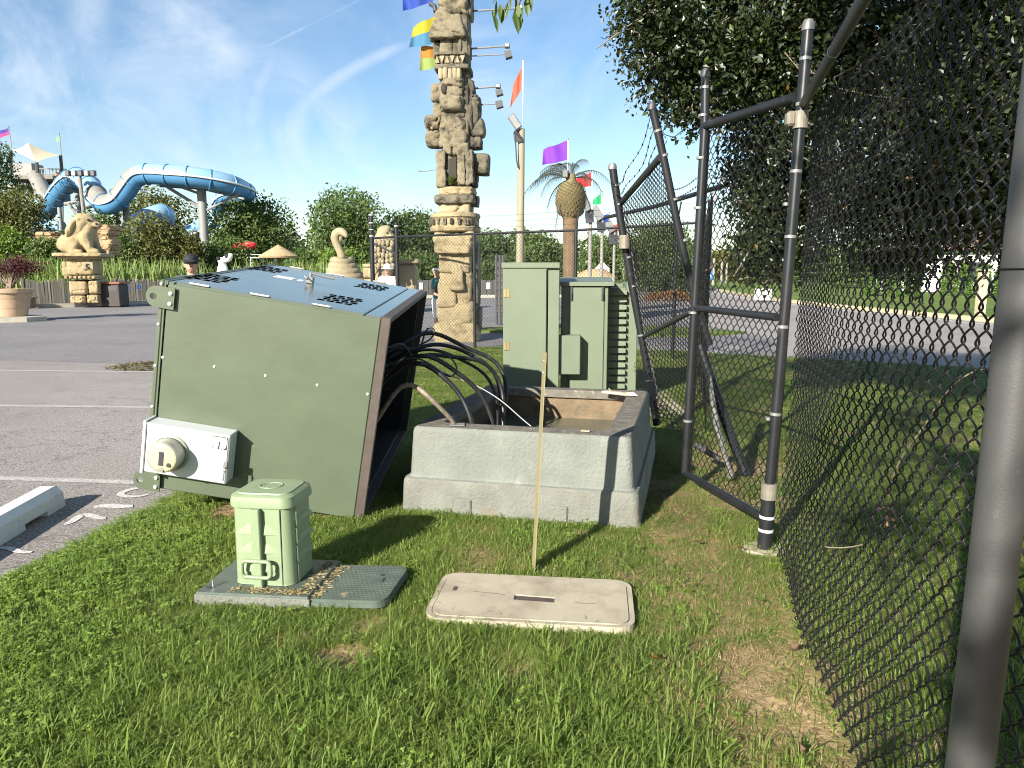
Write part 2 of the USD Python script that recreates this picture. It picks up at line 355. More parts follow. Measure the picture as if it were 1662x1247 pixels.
M('sign_blue', (0.03, 0.20, 0.62), 0.5)
M('bin_dark', (0.035, 0.028, 0.024), 0.7)
M('bin_brown', (0.20, 0.08, 0.04), 0.7)
M('pot_clay', (0.35, 0.245, 0.158), 0.8, var=0.08, scale=5)
M('soil', (0.06, 0.045, 0.03), 0.95, var=0.3, scale=20)
M('maple_leaf', (0.075, 0.012, 0.016), 0.6, col2=(0.13, 0.022, 0.024), scale=4, island=0.35, trans=0.2)
M('maple_twig', (0.24, 0.18, 0.14), 0.8)
M('agave', (0.50, 0.50, 0.10), 0.6)
M('leaf_dark', (0.024, 0.046, 0.011), 0.42, col2=(0.056, 0.084, 0.021), scale=1.2, island=0.5, trans=0.22, spec=0.6)
M('leaf_fresh', (0.12, 0.19, 0.03), 0.5, var=0.2, island=0.3, trans=0.4)
M('leaf_yellow', (0.26, 0.16, 0.02), 0.5, var=0.2, island=0.3, trans=0.4)
M('leaf_brown', (0.15, 0.085, 0.04), 0.7, var=0.2, island=0.3)
M('leaf_oak', (0.085, 0.145, 0.028), 0.6, col2=(0.15, 0.23, 0.05), scale=0.5, island=0.35, trans=0.25)
M('leaf_deep', (0.065, 0.12, 0.03), 0.6, col2=(0.11, 0.175, 0.045), scale=0.5, island=0.35, trans=0.25)
M('leaf_olive', (0.12, 0.145, 0.034), 0.65, col2=(0.21, 0.215, 0.048), scale=0.6, island=0.35, trans=0.25)
M('leaf_lime', (0.15, 0.25, 0.038), 0.6, col2=(0.21, 0.31, 0.05), scale=0.8, island=0.3, trans=0.3)
M('leaf_hedge', (0.114, 0.219, 0.0315), 0.6, var=0.2, island=0.3, trans=0.2)
M('reed', (0.2, 0.33, 0.07), 0.6, col2=(0.38, 0.47, 0.15), scale=0.9, island=0.35, trans=0.3)
M('leaf_rust', (0.30, 0.13, 0.03), 0.7, var=0.25, island=0.3)
M('bark', (0.11, 0.085, 0.06), 0.9, var=0.25, scale=8, bump=0.6, stretch=(1, 1, 0.3))
M('twig', (0.20, 0.155, 0.11), 0.85, var=0.25, scale=8)
M('palm_trunk', (0.13, 0.085, 0.048), 0.9, var=0.25, scale=4, bump=0.6, bscale=14)
M('palm_bulb', (0.14, 0.112, 0.052), 0.9, var=0.25, scale=3, bump=0.5, bscale=10)
M('palm_frond', (0.05, 0.06, 0.05), 0.7, var=0.2)
M('grass_blade', (0.245, 0.385, 0.082), 0.5, col2=(0.42, 0.54, 0.135), scale=1.7, island=0.42, trans=0.5, spec=0.25)
M('grass_dry', (0.46, 0.37, 0.18), 0.7, var=0.2, island=0.3, trans=0.3)
M('clover', (0.225, 0.365, 0.055), 0.55, col2=(0.335, 0.465, 0.09), scale=2.0, island=0.35, trans=0.3)
M('skin', (0.42, 0.235, 0.16), 0.55, var=0.05)
M('hair_dark', (0.03, 0.022, 0.018), 0.7)
M('cap_black', (0.012, 0.013, 0.016), 0.8)
M('hat_white', (0.74, 0.74, 0.72), 0.35)
M('shirt_white', (0.66, 0.62, 0.54), 0.85)
M('shirt_teal', (0.025, 0.13, 0.155), 0.85)
M('shirt_dark', (0.06, 0.065, 0.075), 0.85)
M('shorts_white', (0.62, 0.60, 0.57), 0.85)
M('trousers', (0.05, 0.055, 0.075), 0.85)
M('shoe', (0.05, 0.045, 0.04), 0.7)
M('raft_red', (0.55, 0.035, 0.025), 0.45)
M('barrier_orange', (0.62, 0.17, 0.03), 0.6, var=0.15)
M('wall_white', (0.66, 0.64, 0.60), 0.8, var=0.04)
M('roof_brown', (0.20, 0.12, 0.09), 0.85)
M('window_dark', (0.03, 0.035, 0.045), 0.15)
for nm, c in dict(blue=(0.02, 0.06, 0.33), yellow=(0.42, 0.36, 0.02), sky=(0.06, 0.19, 0.31), orange=(0.42, 0.17, 0.02), lime=(0.24, 0.31, 0.08), purple=(0.20, 0.045, 0.44), red=(0.52, 0.02, 0.025), green=(0.02, 0.36, 0.13), coral=(0.62, 0.12, 0.07), pink=(0.5, 0.05, 0.22), amber=(0.62, 0.29, 0.03), mint=(0.25, 0.52, 0.22), navy=(0.07, 0.04, 0.28)).items():
    M('flag_' + nm, c, 0.75, var=0.05, trans=0.35)


def ground_mats():
    # asphalt: dark binder with pale and brownish stones
    n = {'g': ('geometry', {}), 'n1': ('noise_texture', {'scale': 0.35, 'detail': 5.0, 'roughness': 0.6}), 'r1': ('rgb_ramp', {'ramp': [(0.3, (0.215, 0.203, 0.190)), (0.7, (0.295, 0.280, 0.263))]}),
         'n2': ('noise_texture', {'scale': 62.0, 'detail': 5.0, 'roughness': 0.85}), 'r2': ('rgb_ramp', {'ramp': [(0.36, (0.30, 0.28, 0.28)), (0.49, (0.90, 0.86, 0.84)), (0.58, (1.5, 1.43, 1.36)), (0.66, (2.3, 2.2, 2.1))]}),
         'mx': ('mix_color', {'blend_type': 'multiply', 'fac': 1.0, 'use_clamp': False}),
         'n3': ('noise_texture', {'scale': 1.1, 'detail': 6.0, 'roughness': 0.7, 'distortion': 1.5}), 'r3': ('rgb_ramp', {'ramp': [(0.60, (0, 0, 0)), (0.72, (0.45, 0.45, 0.45))]}), 'mx3': ('mix_color', {'b': (0.14, 0.13, 0.122)}),
         'n4': ('noise_texture', {'scale': 0.55, 'detail': 7.0, 'roughness': 0.6, 'distortion': 0.4}), 'r4': ('rgb_ramp', {'ramp': [(0.494, (0, 0, 0)), (0.5, (0.55, 0.55, 0.55)), (0.506, (0, 0, 0))]}), 'mx4': ('mix_color', {'b': (0.05, 0.047, 0.044)}),
         'b': ('bump', {'strength': 0.5, 'distance': 0.008}), 'p': ('principled_bsdf', {'roughness': 0.85, 'specular_ior_level': 0.3})}
    l = [('g.position', 'n1.vector'), ('g.position', 'n2.vector'), ('g.position', 'n3.vector'), ('n1.fac', 'r1.fac'), ('n2.fac', 'r2.fac'), ('r1.color', 'mx.a'), ('r2.color', 'mx.b'), ('n3.fac', 'r3.fac'), ('r3.color', 'mx3.fac'), ('mx.result', 'mx3.a'), ('g.position', 'n4.vector'), ('n4.fac', 'r4.fac'), ('r4.color', 'mx4.fac'), ('mx3.result', 'mx4.a'), ('mx4.result', 'p.base_color'),
         ('n2.fac', 'b.height'), ('b.normal', 'p.normal')]
    LOOK['asphalt'] = usdkit.material(stage, '/World/Looks/asphalt', n, l, surface='p.BSDF')
    n = {**n, 'r1': ('rgb_ramp', {'ramp': [(0.3, (0.165, 0.163, 0.165)), (0.7, (0.215, 0.212, 0.214))]})}
    LOOK['drive_asphalt'] = usdkit.material(stage, '/World/Looks/drive_asphalt', n, l, surface='p.BSDF')
    # earth below the grass: dry straw and soil, greener in patches
    n = {'g': ('geometry', {}), 'n1': ('noise_texture', {'scale': 1.3, 'detail': 6.0, 'roughness': 0.65}), 'r1': ('rgb_ramp', {'ramp': [(0.34, (0.10, 0.10, 0.035)), (0.52, (0.29, 0.215, 0.115)), (0.70, (0.50, 0.375, 0.21))]}),
         'n2': ('noise_texture', {'scale': 60.0, 'detail': 5.0, 'roughness': 0.7}), 'r2': ('rgb_ramp', {'ramp': [(0.3, (0.45, 0.42, 0.4)), (0.7, (1.5, 1.45, 1.4))]}), 'mx': ('mix_color', {'blend_type': 'multiply', 'fac': 1.0, 'use_clamp': False}),
         'b': ('bump', {'strength': 0.8, 'distance': 0.02}), 'p': ('principled_bsdf', {'roughness': 0.95, 'specular_ior_level': 0.2})}
    l = [('g.position', 'n1.vector'), ('g.position', 'n2.vector'), ('n1.fac', 'r1.fac'), ('n2.fac', 'r2.fac'), ('r1.color', 'mx.a'), ('r2.color', 'mx.b'), ('mx.result', 'p.base_color'), ('n2.fac', 'b.height'), ('b.normal', 'p.normal')]
    LOOK['earth'] = usdkit.material(stage, '/World/Looks/earth', n, l, surface='p.BSDF')
    n = {'g': ('geometry', {}), 'n1': ('noise_texture', {'scale': 0.25, 'detail': 5.0}), 'r1': ('rgb_ramp', {'ramp': [(0.3, (0.085, 0.135, 0.025)), (0.7, (0.15, 0.20, 0.045))]}), 'n2': ('noise_texture', {'scale': 20.0, 'detail': 5.0, 'roughness': 0.7}),
         'b': ('bump', {'strength': 1.0, 'distance': 0.06}), 'p': ('principled_bsdf', {'roughness': 0.95, 'specular_ior_level': 0.2})}
    l = [('g.position', 'n1.vector'), ('g.position', 'n2.vector'), ('n1.fac', 'r1.fac'), ('r1.color', 'p.base_color'), ('n2.fac', 'b.height'), ('b.normal', 'p.normal')]
    LOOK['far_grass'] = usdkit.material(stage, '/World/Looks/far_grass', n, l, surface='p.BSDF')


ground_mats()

# ================================================================ ground
def sheet(name, pts, z, mat, label, cat, kind='structure', thick=None, group=None):
    m = MB(); p = Polygon(pts)
    if thick: m.prism(p, z - thick, z)
    else:
        v, f = trimesh.creation.triangulate_polygon(p, engine='earcut'); m.add(np.c_[v, np.full(len(v), z)], f)
    return m.build(name, mat, label=label, cat=cat, kind=kind, group=group)


def smooth_line(P, n=60):
    return spline(np.asarray(P, float), n)


S = 700.0
sheet('ground', [(-S, -80), (S, -80), (S, S), (-S, S)], -0.06, 'far_grass', 'flat grassy ground reaching to the horizon', 'ground')
sheet('parking_lot', [(-60, -30), (16, -30), (16.3, 14), (15.2, 22), (14.5, 30), (14.3, 36), (15.4, 50), (18.6, 71), (24, 95), (10, 95), (6, 60), (4, 46), (-14, 44), (-20, 32.6), (-60, 33.5)], -0.03, 'asphalt', 'worn grey asphalt of the parking lot and road', 'asphalt')

sheet('drive', [(-60, 13.0), (-9, 13.2), (-6.8, 12.7), (-3.0, 13.1), (-1.9, 14.6), (-1.0, 15.7), (6, 15.9), (6, 18), (4.0, 45.5), (-14.2, 43.4), (-19.8, 32.4), (-60, 33.2)], -0.0262, 'drive_asphalt', 'smoother bluish grey asphalt drive crossing beyond the parking lot', 'asphalt')

LAWN = np.vstack([smooth_line([(-3.6, -6), (-3.2, -1), (-2.78, 1.8), (-2.60, 3.57), (-2.42, 4.95), (-2.25, 7.5), (-2.2, 10.5), (-2.1, 13.2), (-1.5, 14.9), (0.4, 15.4), (2.4, 14.9), (3.92, 14.2), (7.8, 12.0), (12.0, 9.4), (13.4, 6.5), (13.4, 0), (13.4, -6)], 160)])
LAWN_POLY = Polygon(LAWN)


def lawn_height(x, y):
    """The mown mound: up from the lot's edge, nearly level inside."""
    d = lawn_edge.query(np.c_[x, y])[0]
    return 0.0 + 0.035 * np.clip(d / 0.25, 0, 1) - 0.035 + 0.018 * (meshkit.noise(np.stack([x * 1.3, y * 1.3, 0 * x], -1), 3) - 0.5) * np.clip(d / 0.5, 0, 1)


lawn_edge = cKDTree(np.vstack([np.linspace(LAWN[i], LAWN[i + 1], 12)[:-1] for i in range(len(LAWN) - 1)]))


def lawn():
    xs, ys = np.arange(-3.8, 13.8, 0.16), np.arange(-6, 15.8, 0.16)
    X, Y = np.meshgrid(xs, ys)
    import shapely
    inside = shapely.contains_xy(LAWN_POLY, X.ravel(), Y.ravel())
    P = np.vstack([np.c_[X.ravel(), Y.ravel()][inside], LAWN[::1]])
    P = P[np.r_[0, 1 + np.nonzero(np.linalg.norm(np.diff(P, axis=0), axis=1) > 1e-6)[0]]]
    from scipy.spatial import Delaunay
    tri = Delaunay(P).simplices
    cen = P[tri].mean(1); tri = tri[shapely.contains_xy(LAWN_POLY, cen[:, 0], cen[:, 1])]
    a, b, c = P[tri[:, 0]], P[tri[:, 1]], P[tri[:, 2]]
    flip = np.cross(b - a, c - a) < 0; tri[flip] = tri[flip][:, ::-1]
    z = lawn_height(P[:, 0], P[:, 1]) + 0.0
    m = MB(); m.add(np.c_[P, z], tri)
    # the cut edge of the turf down to the asphalt
    e = np.c_[LAWN, np.full(len(LAWN), -0.035)]; e2 = e.copy(); e2[:, 2] = -0.07
    m.grid(np.stack([e2, e]))
    m.build('lawn_soil', 'earth', smooth=True, label='dry straw-coloured soil showing between the tufts of the lawn', cat='soil', kind='structure')


lawn()

# verge, island and strips on the far side
sheet('grass_strip', [(-1.9, 19.6), (1.2, 21.4), (4.2, 21.0), (6.0, 18.9), (4.5, 17.8), (1.5, 18.3)], 0.03, 'far_grass', 'narrow grass strip across the drive behind the fence', 'grass', thick=0.07)
verge_line = np.array([(17.2, 2), (16.9, 10), (16.2, 15), (15.3, 22), (14.6, 30), (14.4, 36), (15.5, 50), (18.8, 71.6), (25, 100)])
vl = smooth_line(verge_line, 60)
sheet('verge', [*vl.tolist(), (120, 100), (120, 2)], 0.09, 'far_grass', 'bright mown grass verge beyond the road', 'grass')
k = MB(); off = vl + np.array([-0.3, 0]); k.prism(Polygon([*vl.tolist(), *off[::-1].tolist()]), -0.03, 0.11)
k.build('road_kerb', 'kerb_cream', label='cream painted kerb along the far side of the road', cat='kerb', kind='structure')
l = MB(); o1, o2 = vl + [-1.1, 0], vl + [-0.98, 0]
v, f = trimesh.creation.triangulate_polygon(Polygon([*o1.tolist(), *o2[::-1].tolist()]), engine='earcut'); l.add(np.c_[v, np.full(len(v), -0.025)], f)
l.build('edge_line', 'paint_white', label='long white edge line painted beside the far kerb', cat='road line', kind='structure')

for i, (a, b, lab) in enumerate([((-8.6, 8.80), (-2.66, 8.44), 'worn white bay line farther up the lot, left of the fallen cabinet'), ((-7.2, 5.86), (-2.70, 5.40), 'nearer white bay line meeting the fallen cabinet above the wheel stop'), ((-9.5, 11.9), (-2.6, 11.4), 'farthest worn white bay line on the lot')]):
    a, b = np.array(a), np.array(b); n_ = np.array([-(b - a)[1], (b - a)[0]]); n_ = n_ / np.linalg.norm(n_) * 0.05
    m = MB(); m.grid(np.array([[[*(a - n_), -0.026], [*(a + n_), -0.026]], [[*(b - n_), -0.026], [*(b + n_), -0.026]]])[:, ::-1])
    m.build('bay_line', 'paint_worn', label=lab, cat='bay line', kind='structure')

strokes = [([(252, 796), (238, 791), (214, 795), (196, 802), (214, 807), (240, 803)], 'curled white spray mark by the low corner of the fallen cabinet', 0.030),
           ([(152, 824), (178, 822), (205, 823), (216, 822)], 'short straight white spray mark between two others', 0.036),
           ([(104, 852), (122, 844), (136, 837), (152, 839), (172, 842)], 'bent white spray mark nearest the lawn edge', 0.034),
           ([(0, 890), (14, 891), (30, 896), (52, 897)], 'faint white spray mark below the wheel stop', 0.026)]
for px, lab, w in strokes:
    P = spline([gr(x, y, -0.03)[:2] for x, y in px], 24); t = np.gradient(P, axis=0); t /= np.linalg.norm(t, axis=1)[:, None]; nn = np.c_[-t[:, 1], t[:, 0]]
    ww = (w * (0.55 + 0.45 * np.sin(np.linspace(0.3, 2.9, 24))))[:, None] * (1.15 if 'straight' in lab else .85)
    m = MB(); m.grid(np.stack([np.c_[P - nn * ww, np.full(24, -0.0255)], np.c_[P + nn * ww, np.full(24, -0.0255)]])[::-1])
    m.build('spray_mark', 'paint_spray', label=lab, cat='spray mark')

# leafy patch on the lot
def leaf_patch():
    rs = np.random.default_rng(14); n = 1500; a, u = rs.uniform(0, 6.28, n), np.sqrt(rs.random(n)); C = np.stack([-6.0 + .72 * u * np.cos(a), 12.3 + .62 * u * np.sin(a), -.02 + .09 * rs.random(n) * (1 - u)], 1)
    d = rs.normal(size=(n, 3)) * [1, 1, .35]; d /= np.linalg.norm(d, axis=1)[:, None]; e = np.cross(d, [0, .2, 1.0]); s = rs.uniform(.03, .075, n)[:, None]
    V = np.stack([C, C + d * s * .5 + e * s * .35, C + d * s, C + d * s * .5 - e * s * .35], 1).reshape(-1, 3); F = (np.array([[0, 1, 2], [0, 2, 3]])[None] + 4 * np.arange(n)[:, None, None]).reshape(-1, 3)
    MB().add(V, F).build('leaf_patch', 'leaf_litter', label='small patch of brown fallen leaves on the lot left of the cabinet', cat='leaf litter', kind='stuff')


leaf_patch()


# ================================================================ wheel stop
def wheel_stop():
    t = T('wheel_stop', 'white painted concrete wheel stop at the left edge of the lot', 'wheel stop', (-3.14, 4.86, -0.03), math.radians(5.0))
    m = MB()
    sec = [(-0.10, 0.0), (0.095, 0.0), (0.085, 0.10), (0.045, 0.145), (-0.05, 0.145), (-0.09, 0.10)]
    ys = [0.0, -0.02, -0.55, -0.57, -1.25, -1.27, -1.83, -1.85]
    P = []
    for y, lift in [(0, .02), (-.025, 0), (-1.82, 0), (-1.85, .02)]:
        P.append([[x * (0.97 if lift else 1), y, max(z - lift * (z > 0.05) * .4, 0)] for x, z in sec])
    P = np.array(P); n = len(sec)
    m.grid(np.concatenate([P, P[:, :1]], 1))
    for q, o in ((P[0], 1), (P[-1], -1)):
        m.add(q, [[0, i, i + 1][::o] for i in range(1, n - 1)])
    s = MB(); s.v, s.f, s.n = m.v, m.f, m.n
    a = trimesh.Trimesh(np.vstack(m.v), np.vstack(m.f)); a.merge_vertices(); trimesh.repair.fix_normals(a)
    # drain notches through the foot
    man = manifold3d.Manifold(manifold3d.Mesh(np.asarray(a.vertices, np.float32), np.asarray(a.faces, np.uint32)))
    for y in (-0.36, -1.40):
        man = man - manifold3d.Manifold.cube((0.5, 0.26, 0.07), True).translate((0, y, 0.0))
    q = man.to_mesh(); body = MB().add(q.vert_properties[:, :3], q.tri_verts)
    body.build('body', 'stop_white', t, smooth=25)
    pin = MB().lathe([(0.0, 0.150), (0.014, 0.150), (0.014, 0.14)], 10, (0, -0.9, 0)); pin.build('pin', 'zinc', t)


wheel_stop()

# ================================================================ the fallen cabinet
CR = np.array([[0.9856307840786339, -0.009146669962196385, 0.16866622633218556], [0.017754792030895427, 0.998611381885863, -0.049599146443731874], [-0.16797834633213007, 0.05188107937013032, 0.9844245165409653]])
CT = np.array([-0.9365, 4.474, -0.005])
CW, CD, CH = 1.369, 2.08, 1.296


def cabinet():
    t = T('electrical_cabinet', 'large dark green steel switch cabinet tipped on its side, open base facing right', 'cabinet', CT, CR)
    W, D, H = CW, CD, CH
    MB().box((-W + .045, 0, .004), (-.06, .03, H - .012), .006).build('side_panel', 'cabinet_green', t)
    MB().box((-W + .045, D - .03, .004), (-.06, D, H - .012), .006).build('side_panel', 'cabinet_green', t)
    MB().box((-W + .045, .031, 0), (-.06, D - .031, .03), .005).build('back_panel', 'cabinet_green', t)
    # roof pan: wraps the left end, with a seam before the side panel
    m = MB(); m.box((-W, -.006, 0), (-W + .03, D + .006, H + .004), .008)
    m.box((-W + .031, -.006, 0.002), (-W + .040, .02, H - .002)); m.box((-W + .031, -.004, H - .02), (-W + .05, D, H + .002))
    m.build('roof_pan', 'cabinet_green', t)
    # brown strips round the open base
    for lo, hi in [((-.058, -.004, 0), (0, .028, H)), ((-.058, D - .028, 0), (0, D + .004, H)), ((-.058, .029, H - .03), (0, D - .029, H + .003)), ((-.058, .029, -.003), (0, D - .029, .028))]:
        MB().box(lo, hi, .004).build('base_flange', 'brown_trim', t)
    # frame of the door side
    for a, b in ((-.155, -.061), (-W + .051, -W + .085)): MB().box((a, .0, H - .022), (b, D, H - .001), .003).build('door_frame', 'cabinet_door', t)
    x0, x1 = -W + .092, -.163
    ym = 1.06
    for i, (a, b) in enumerate(((.006, ym - .004), (ym + .004, D - .006))):
        p = MB().box((x0, a, H - .03), (x1, b, H + .003), .005).build('door', 'cabinet_door', t, label='near door leaf with hinges on the near edge' if i == 0 else 'far door leaf')
        for xc in (-1.235, -.40):
            yc = (a + b) / 2 + (-.06 if i == 0 else .05)
            v = MB()
            for r in range(5):
                for c in range(4):
                    xx = xc + (c - 1.5) * .058 + (r % 2) * .018 - .008; yy = yc + (r - 2) * .085
                    v.box((xx - .021, yy - .026, H + .0032), (xx + .021, yy + .026, H + .0045))
            v.build('vent_slots', 'vent_black', p, kind='stuff')
        e = a if i == 0 else b
        s = -1 if i == 0 else 1
        for xc in (-1.14, -.785, -.42):
            h = MB(); h.box((xc - .05, e - .012, H + .004), (xc + .05, e + .030 * -s, H + .008), .001)
            h.tube([(xc - .055, e + s * .003, H + .009), (xc + .055, e + s * .003, H + .009)], .0075, 8)
            h.build('hinge', 'zinc', p)
    h = MB(); h.box((-.80, ym + .015, H + .004), (-.745, ym + .06, H + .055), .006); h.tube([(-.772, ym + .04, H + .05), (-.772, ym + .04, H + .085)], .012, 10)
    h.tube([(-.775, ym + .04, H + .08), (-.70, ym + .05, H + .072), (-.60, ym + .06, H + .066)], .010, 8); h.tube([(-.79, ym + .02, H + .03), (-.80, ym - .01, H + .055), (-.78, ym - .02, H + .04)], .006, 8)
    h.build('door_handle', 'lamp_grey', t)
    s = MB(); s.box((-1.06, ym + .1, H + .0035), (-.92, ym + .22, H + .005)); s.build('warning_sticker', 'white_sticker', t)
    s = MB(); s.box((-.89, ym + .12, H + .0035), (-.85, ym + .19, H + .005)); s.build('warning_sticker', 'white_sticker', t)
    # lifting lugs
    for z0, z1 in ((1.135, 1.262), (-.01, .112)):
        a = np.linspace(np.pi / 2, 1.5 * np.pi, 14); zc, r = (z0 + z1) / 2, (z1 - z0) / 2
        poly = Polygon([(-W + .10, z0), (-W + .10, z1), *[(-W - .005 + r * .95 * math.cos(q), zc + r * math.sin(q)) for q in a]]).difference(Point(-W - .022, zc).buffer(.019))
        m = MB().prism(poly, 0.0, 0.012, lambda v: np.c_[v[:, 0], -.020 - v[:, 2] + .008, v[:, 1]])
        lug = m.build('lifting_lug', 'cabinet_green', t)
        for q in (-.03, .03):
            MB().lathe([(0, .012), (.009, .011), (.0125, .006), (.013, 0)], 8).xf(np.array([[1, 0, 0], [0, 0, -1], [0, 1, 0.]]), (-W + .078, -.024, zc + q)).build('bolt', 'bolt_white', lug)
    for x, z in [(-1.009, .831), (-.701, .826), (-.387, .821), (-.080, .816), (-1.357, 1.275), (-1.357, 1.033), (-1.318, .836), (-1.357, .78), (-1.357, .525), (-1.357, .012)]:
        MB().lathe([(0, .007), (.006, .006), (.009, .002), (.0095, 0)], 8).xf(np.array([[1, 0, 0], [0, 0, -1], [0, 1, 0.]]), (x, 0 if x > -1.34 else -.006, z)).build('rivet', 'bolt_white', t)
    # inside: liner, shelf beam and black insulators
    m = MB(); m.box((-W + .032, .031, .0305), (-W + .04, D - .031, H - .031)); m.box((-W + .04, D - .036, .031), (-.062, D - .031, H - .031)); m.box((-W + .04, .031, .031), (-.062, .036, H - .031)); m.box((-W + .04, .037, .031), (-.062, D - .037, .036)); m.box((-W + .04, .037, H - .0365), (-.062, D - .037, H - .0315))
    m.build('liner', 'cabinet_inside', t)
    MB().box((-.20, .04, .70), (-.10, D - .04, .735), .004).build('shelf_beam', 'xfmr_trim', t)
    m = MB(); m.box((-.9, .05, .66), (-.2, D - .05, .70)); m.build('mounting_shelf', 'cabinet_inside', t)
    for i in range(5):
        q = MB(); yy = .35 + i * .33
        q.lathe([(0, 0), (.05, 0), (.05, .05), (.075, .06), (.05, .09), (.05, .13), (.075, .14), (.05, .17), (.04, .24), (.0, .24)], 12).xf(np.array([[0, 0, 1.], [0, 1, 0], [-1, 0, 0]]), (-.62, yy, .95 - .05 * (i % 2)))
        q.build('insulator', 'cable_black', t)
    # the meter box on the near side
    mb = MB(); mb.box((-1.325, -.128, .150), (-.832, -.001, .452), .006); mb.box((-1.345, -.135, .140), (-1.327, .0, .470), .003); mb.box((-1.325, -.134, .446), (-.83, -.001, .462), .004)
    box = mb.build('meter_box', 'meter_grey', t)
    MB().box((-1.315, -.1315, .158), (-.840, -.1285, .441), .001).build('meter_box_lid', 'meter_grey', box)
    ring = np.array([[1, 0, 0], [0, 0, -1], [0, 1, 0.]])
    c = (-1.175, -.1315, .298)
    MB().lathe([(0, 0), (.112, 0), (.112, .012), (.100, .016)], 36).xf(ring, c).build('meter_ring', 'meter_ring', box, smooth=40)
    MB().lathe([(.097, .014), (.094, .085), (.092, .105), (.084, .112)], 36).xf(ring, c).build('meter_glass', 'meter_ring', box, smooth=40)
    MB().lathe([(.085, .110), (.070, .118), (0, .119)], 36).xf(ring, c).build('meter_face', 'meter_cream', box, smooth=40)
    d = MB(); d.box((c[0] - .014, c[1] - .1205, c[2] - .045), (c[0] + .014, c[1] - .119, c[2] + .04)); d.build('meter_display', 'dark_print', box)
    d = MB(); d.lathe([(0, .004), (.013, .003), (.014, 0)], 12).xf(ring, (c[0] + .045, c[1] - .118, c[2] - .035)); d.build('meter_knob', 'bin_dark', box)
    d = MB(); d.box((c[0] - .045, c[1] - .1202, c[2] - .03), (c[0] - .038, c[1] - .119, c[2] + .03)); d.box((c[0] - .03, c[1] - .1202, c[2] + .05), (c[0] + .03, c[1] - .119, c[2] + .054)); d.lathe([(0, .003), (.018, .002), (.018, 0)], 12).xf(ring, (c[0], c[1] - .118, c[2] - .07)); d.build('meter_print', 'meter_ring', box)
    # white sticker with its dark rim and strokes
    q = MB(); q.box((-.93, -.1335, .368), (-.845, -.132, .445)); q.build('sticker_rim', 'dark_print', box)
    q = MB()
    for poly in ([(-.926, .372), (-.896, .372), (-.896, .392), (-.893, .404), (-.893, .441), (-.926, .441)], [(-.886, .372), (-.862, .372), (-.849, .384), (-.849, .441), (-.886, .441)], [(-.894, .410), (-.887, .422), (-.887, .441), (-.894, .441)]):
        q.prism(Polygon(poly), 0, .001, lambda v: np.c_[v[:, 0], -.1336 - v[:, 2], v[:, 1]])
    q.build('sticker', 'white_sticker', box)
    q = MB(); q.box((-.852, -.150, .255), (-.826, -.1345, .30), .003); q.tube([(-.838, -.155, .27), (-.838, -.168, .255), (-.836, -.165, .235), (-.836, -.152, .25)], .004, 6); q.box((-.843, -.167, .185), (-.833, -.161, .235), .002); q.build('hasp', 'zinc', box)
    return t


CAB = cabinet()


def cab(x, y, z):
    return CR @ np.array([x, y, z]) + CT


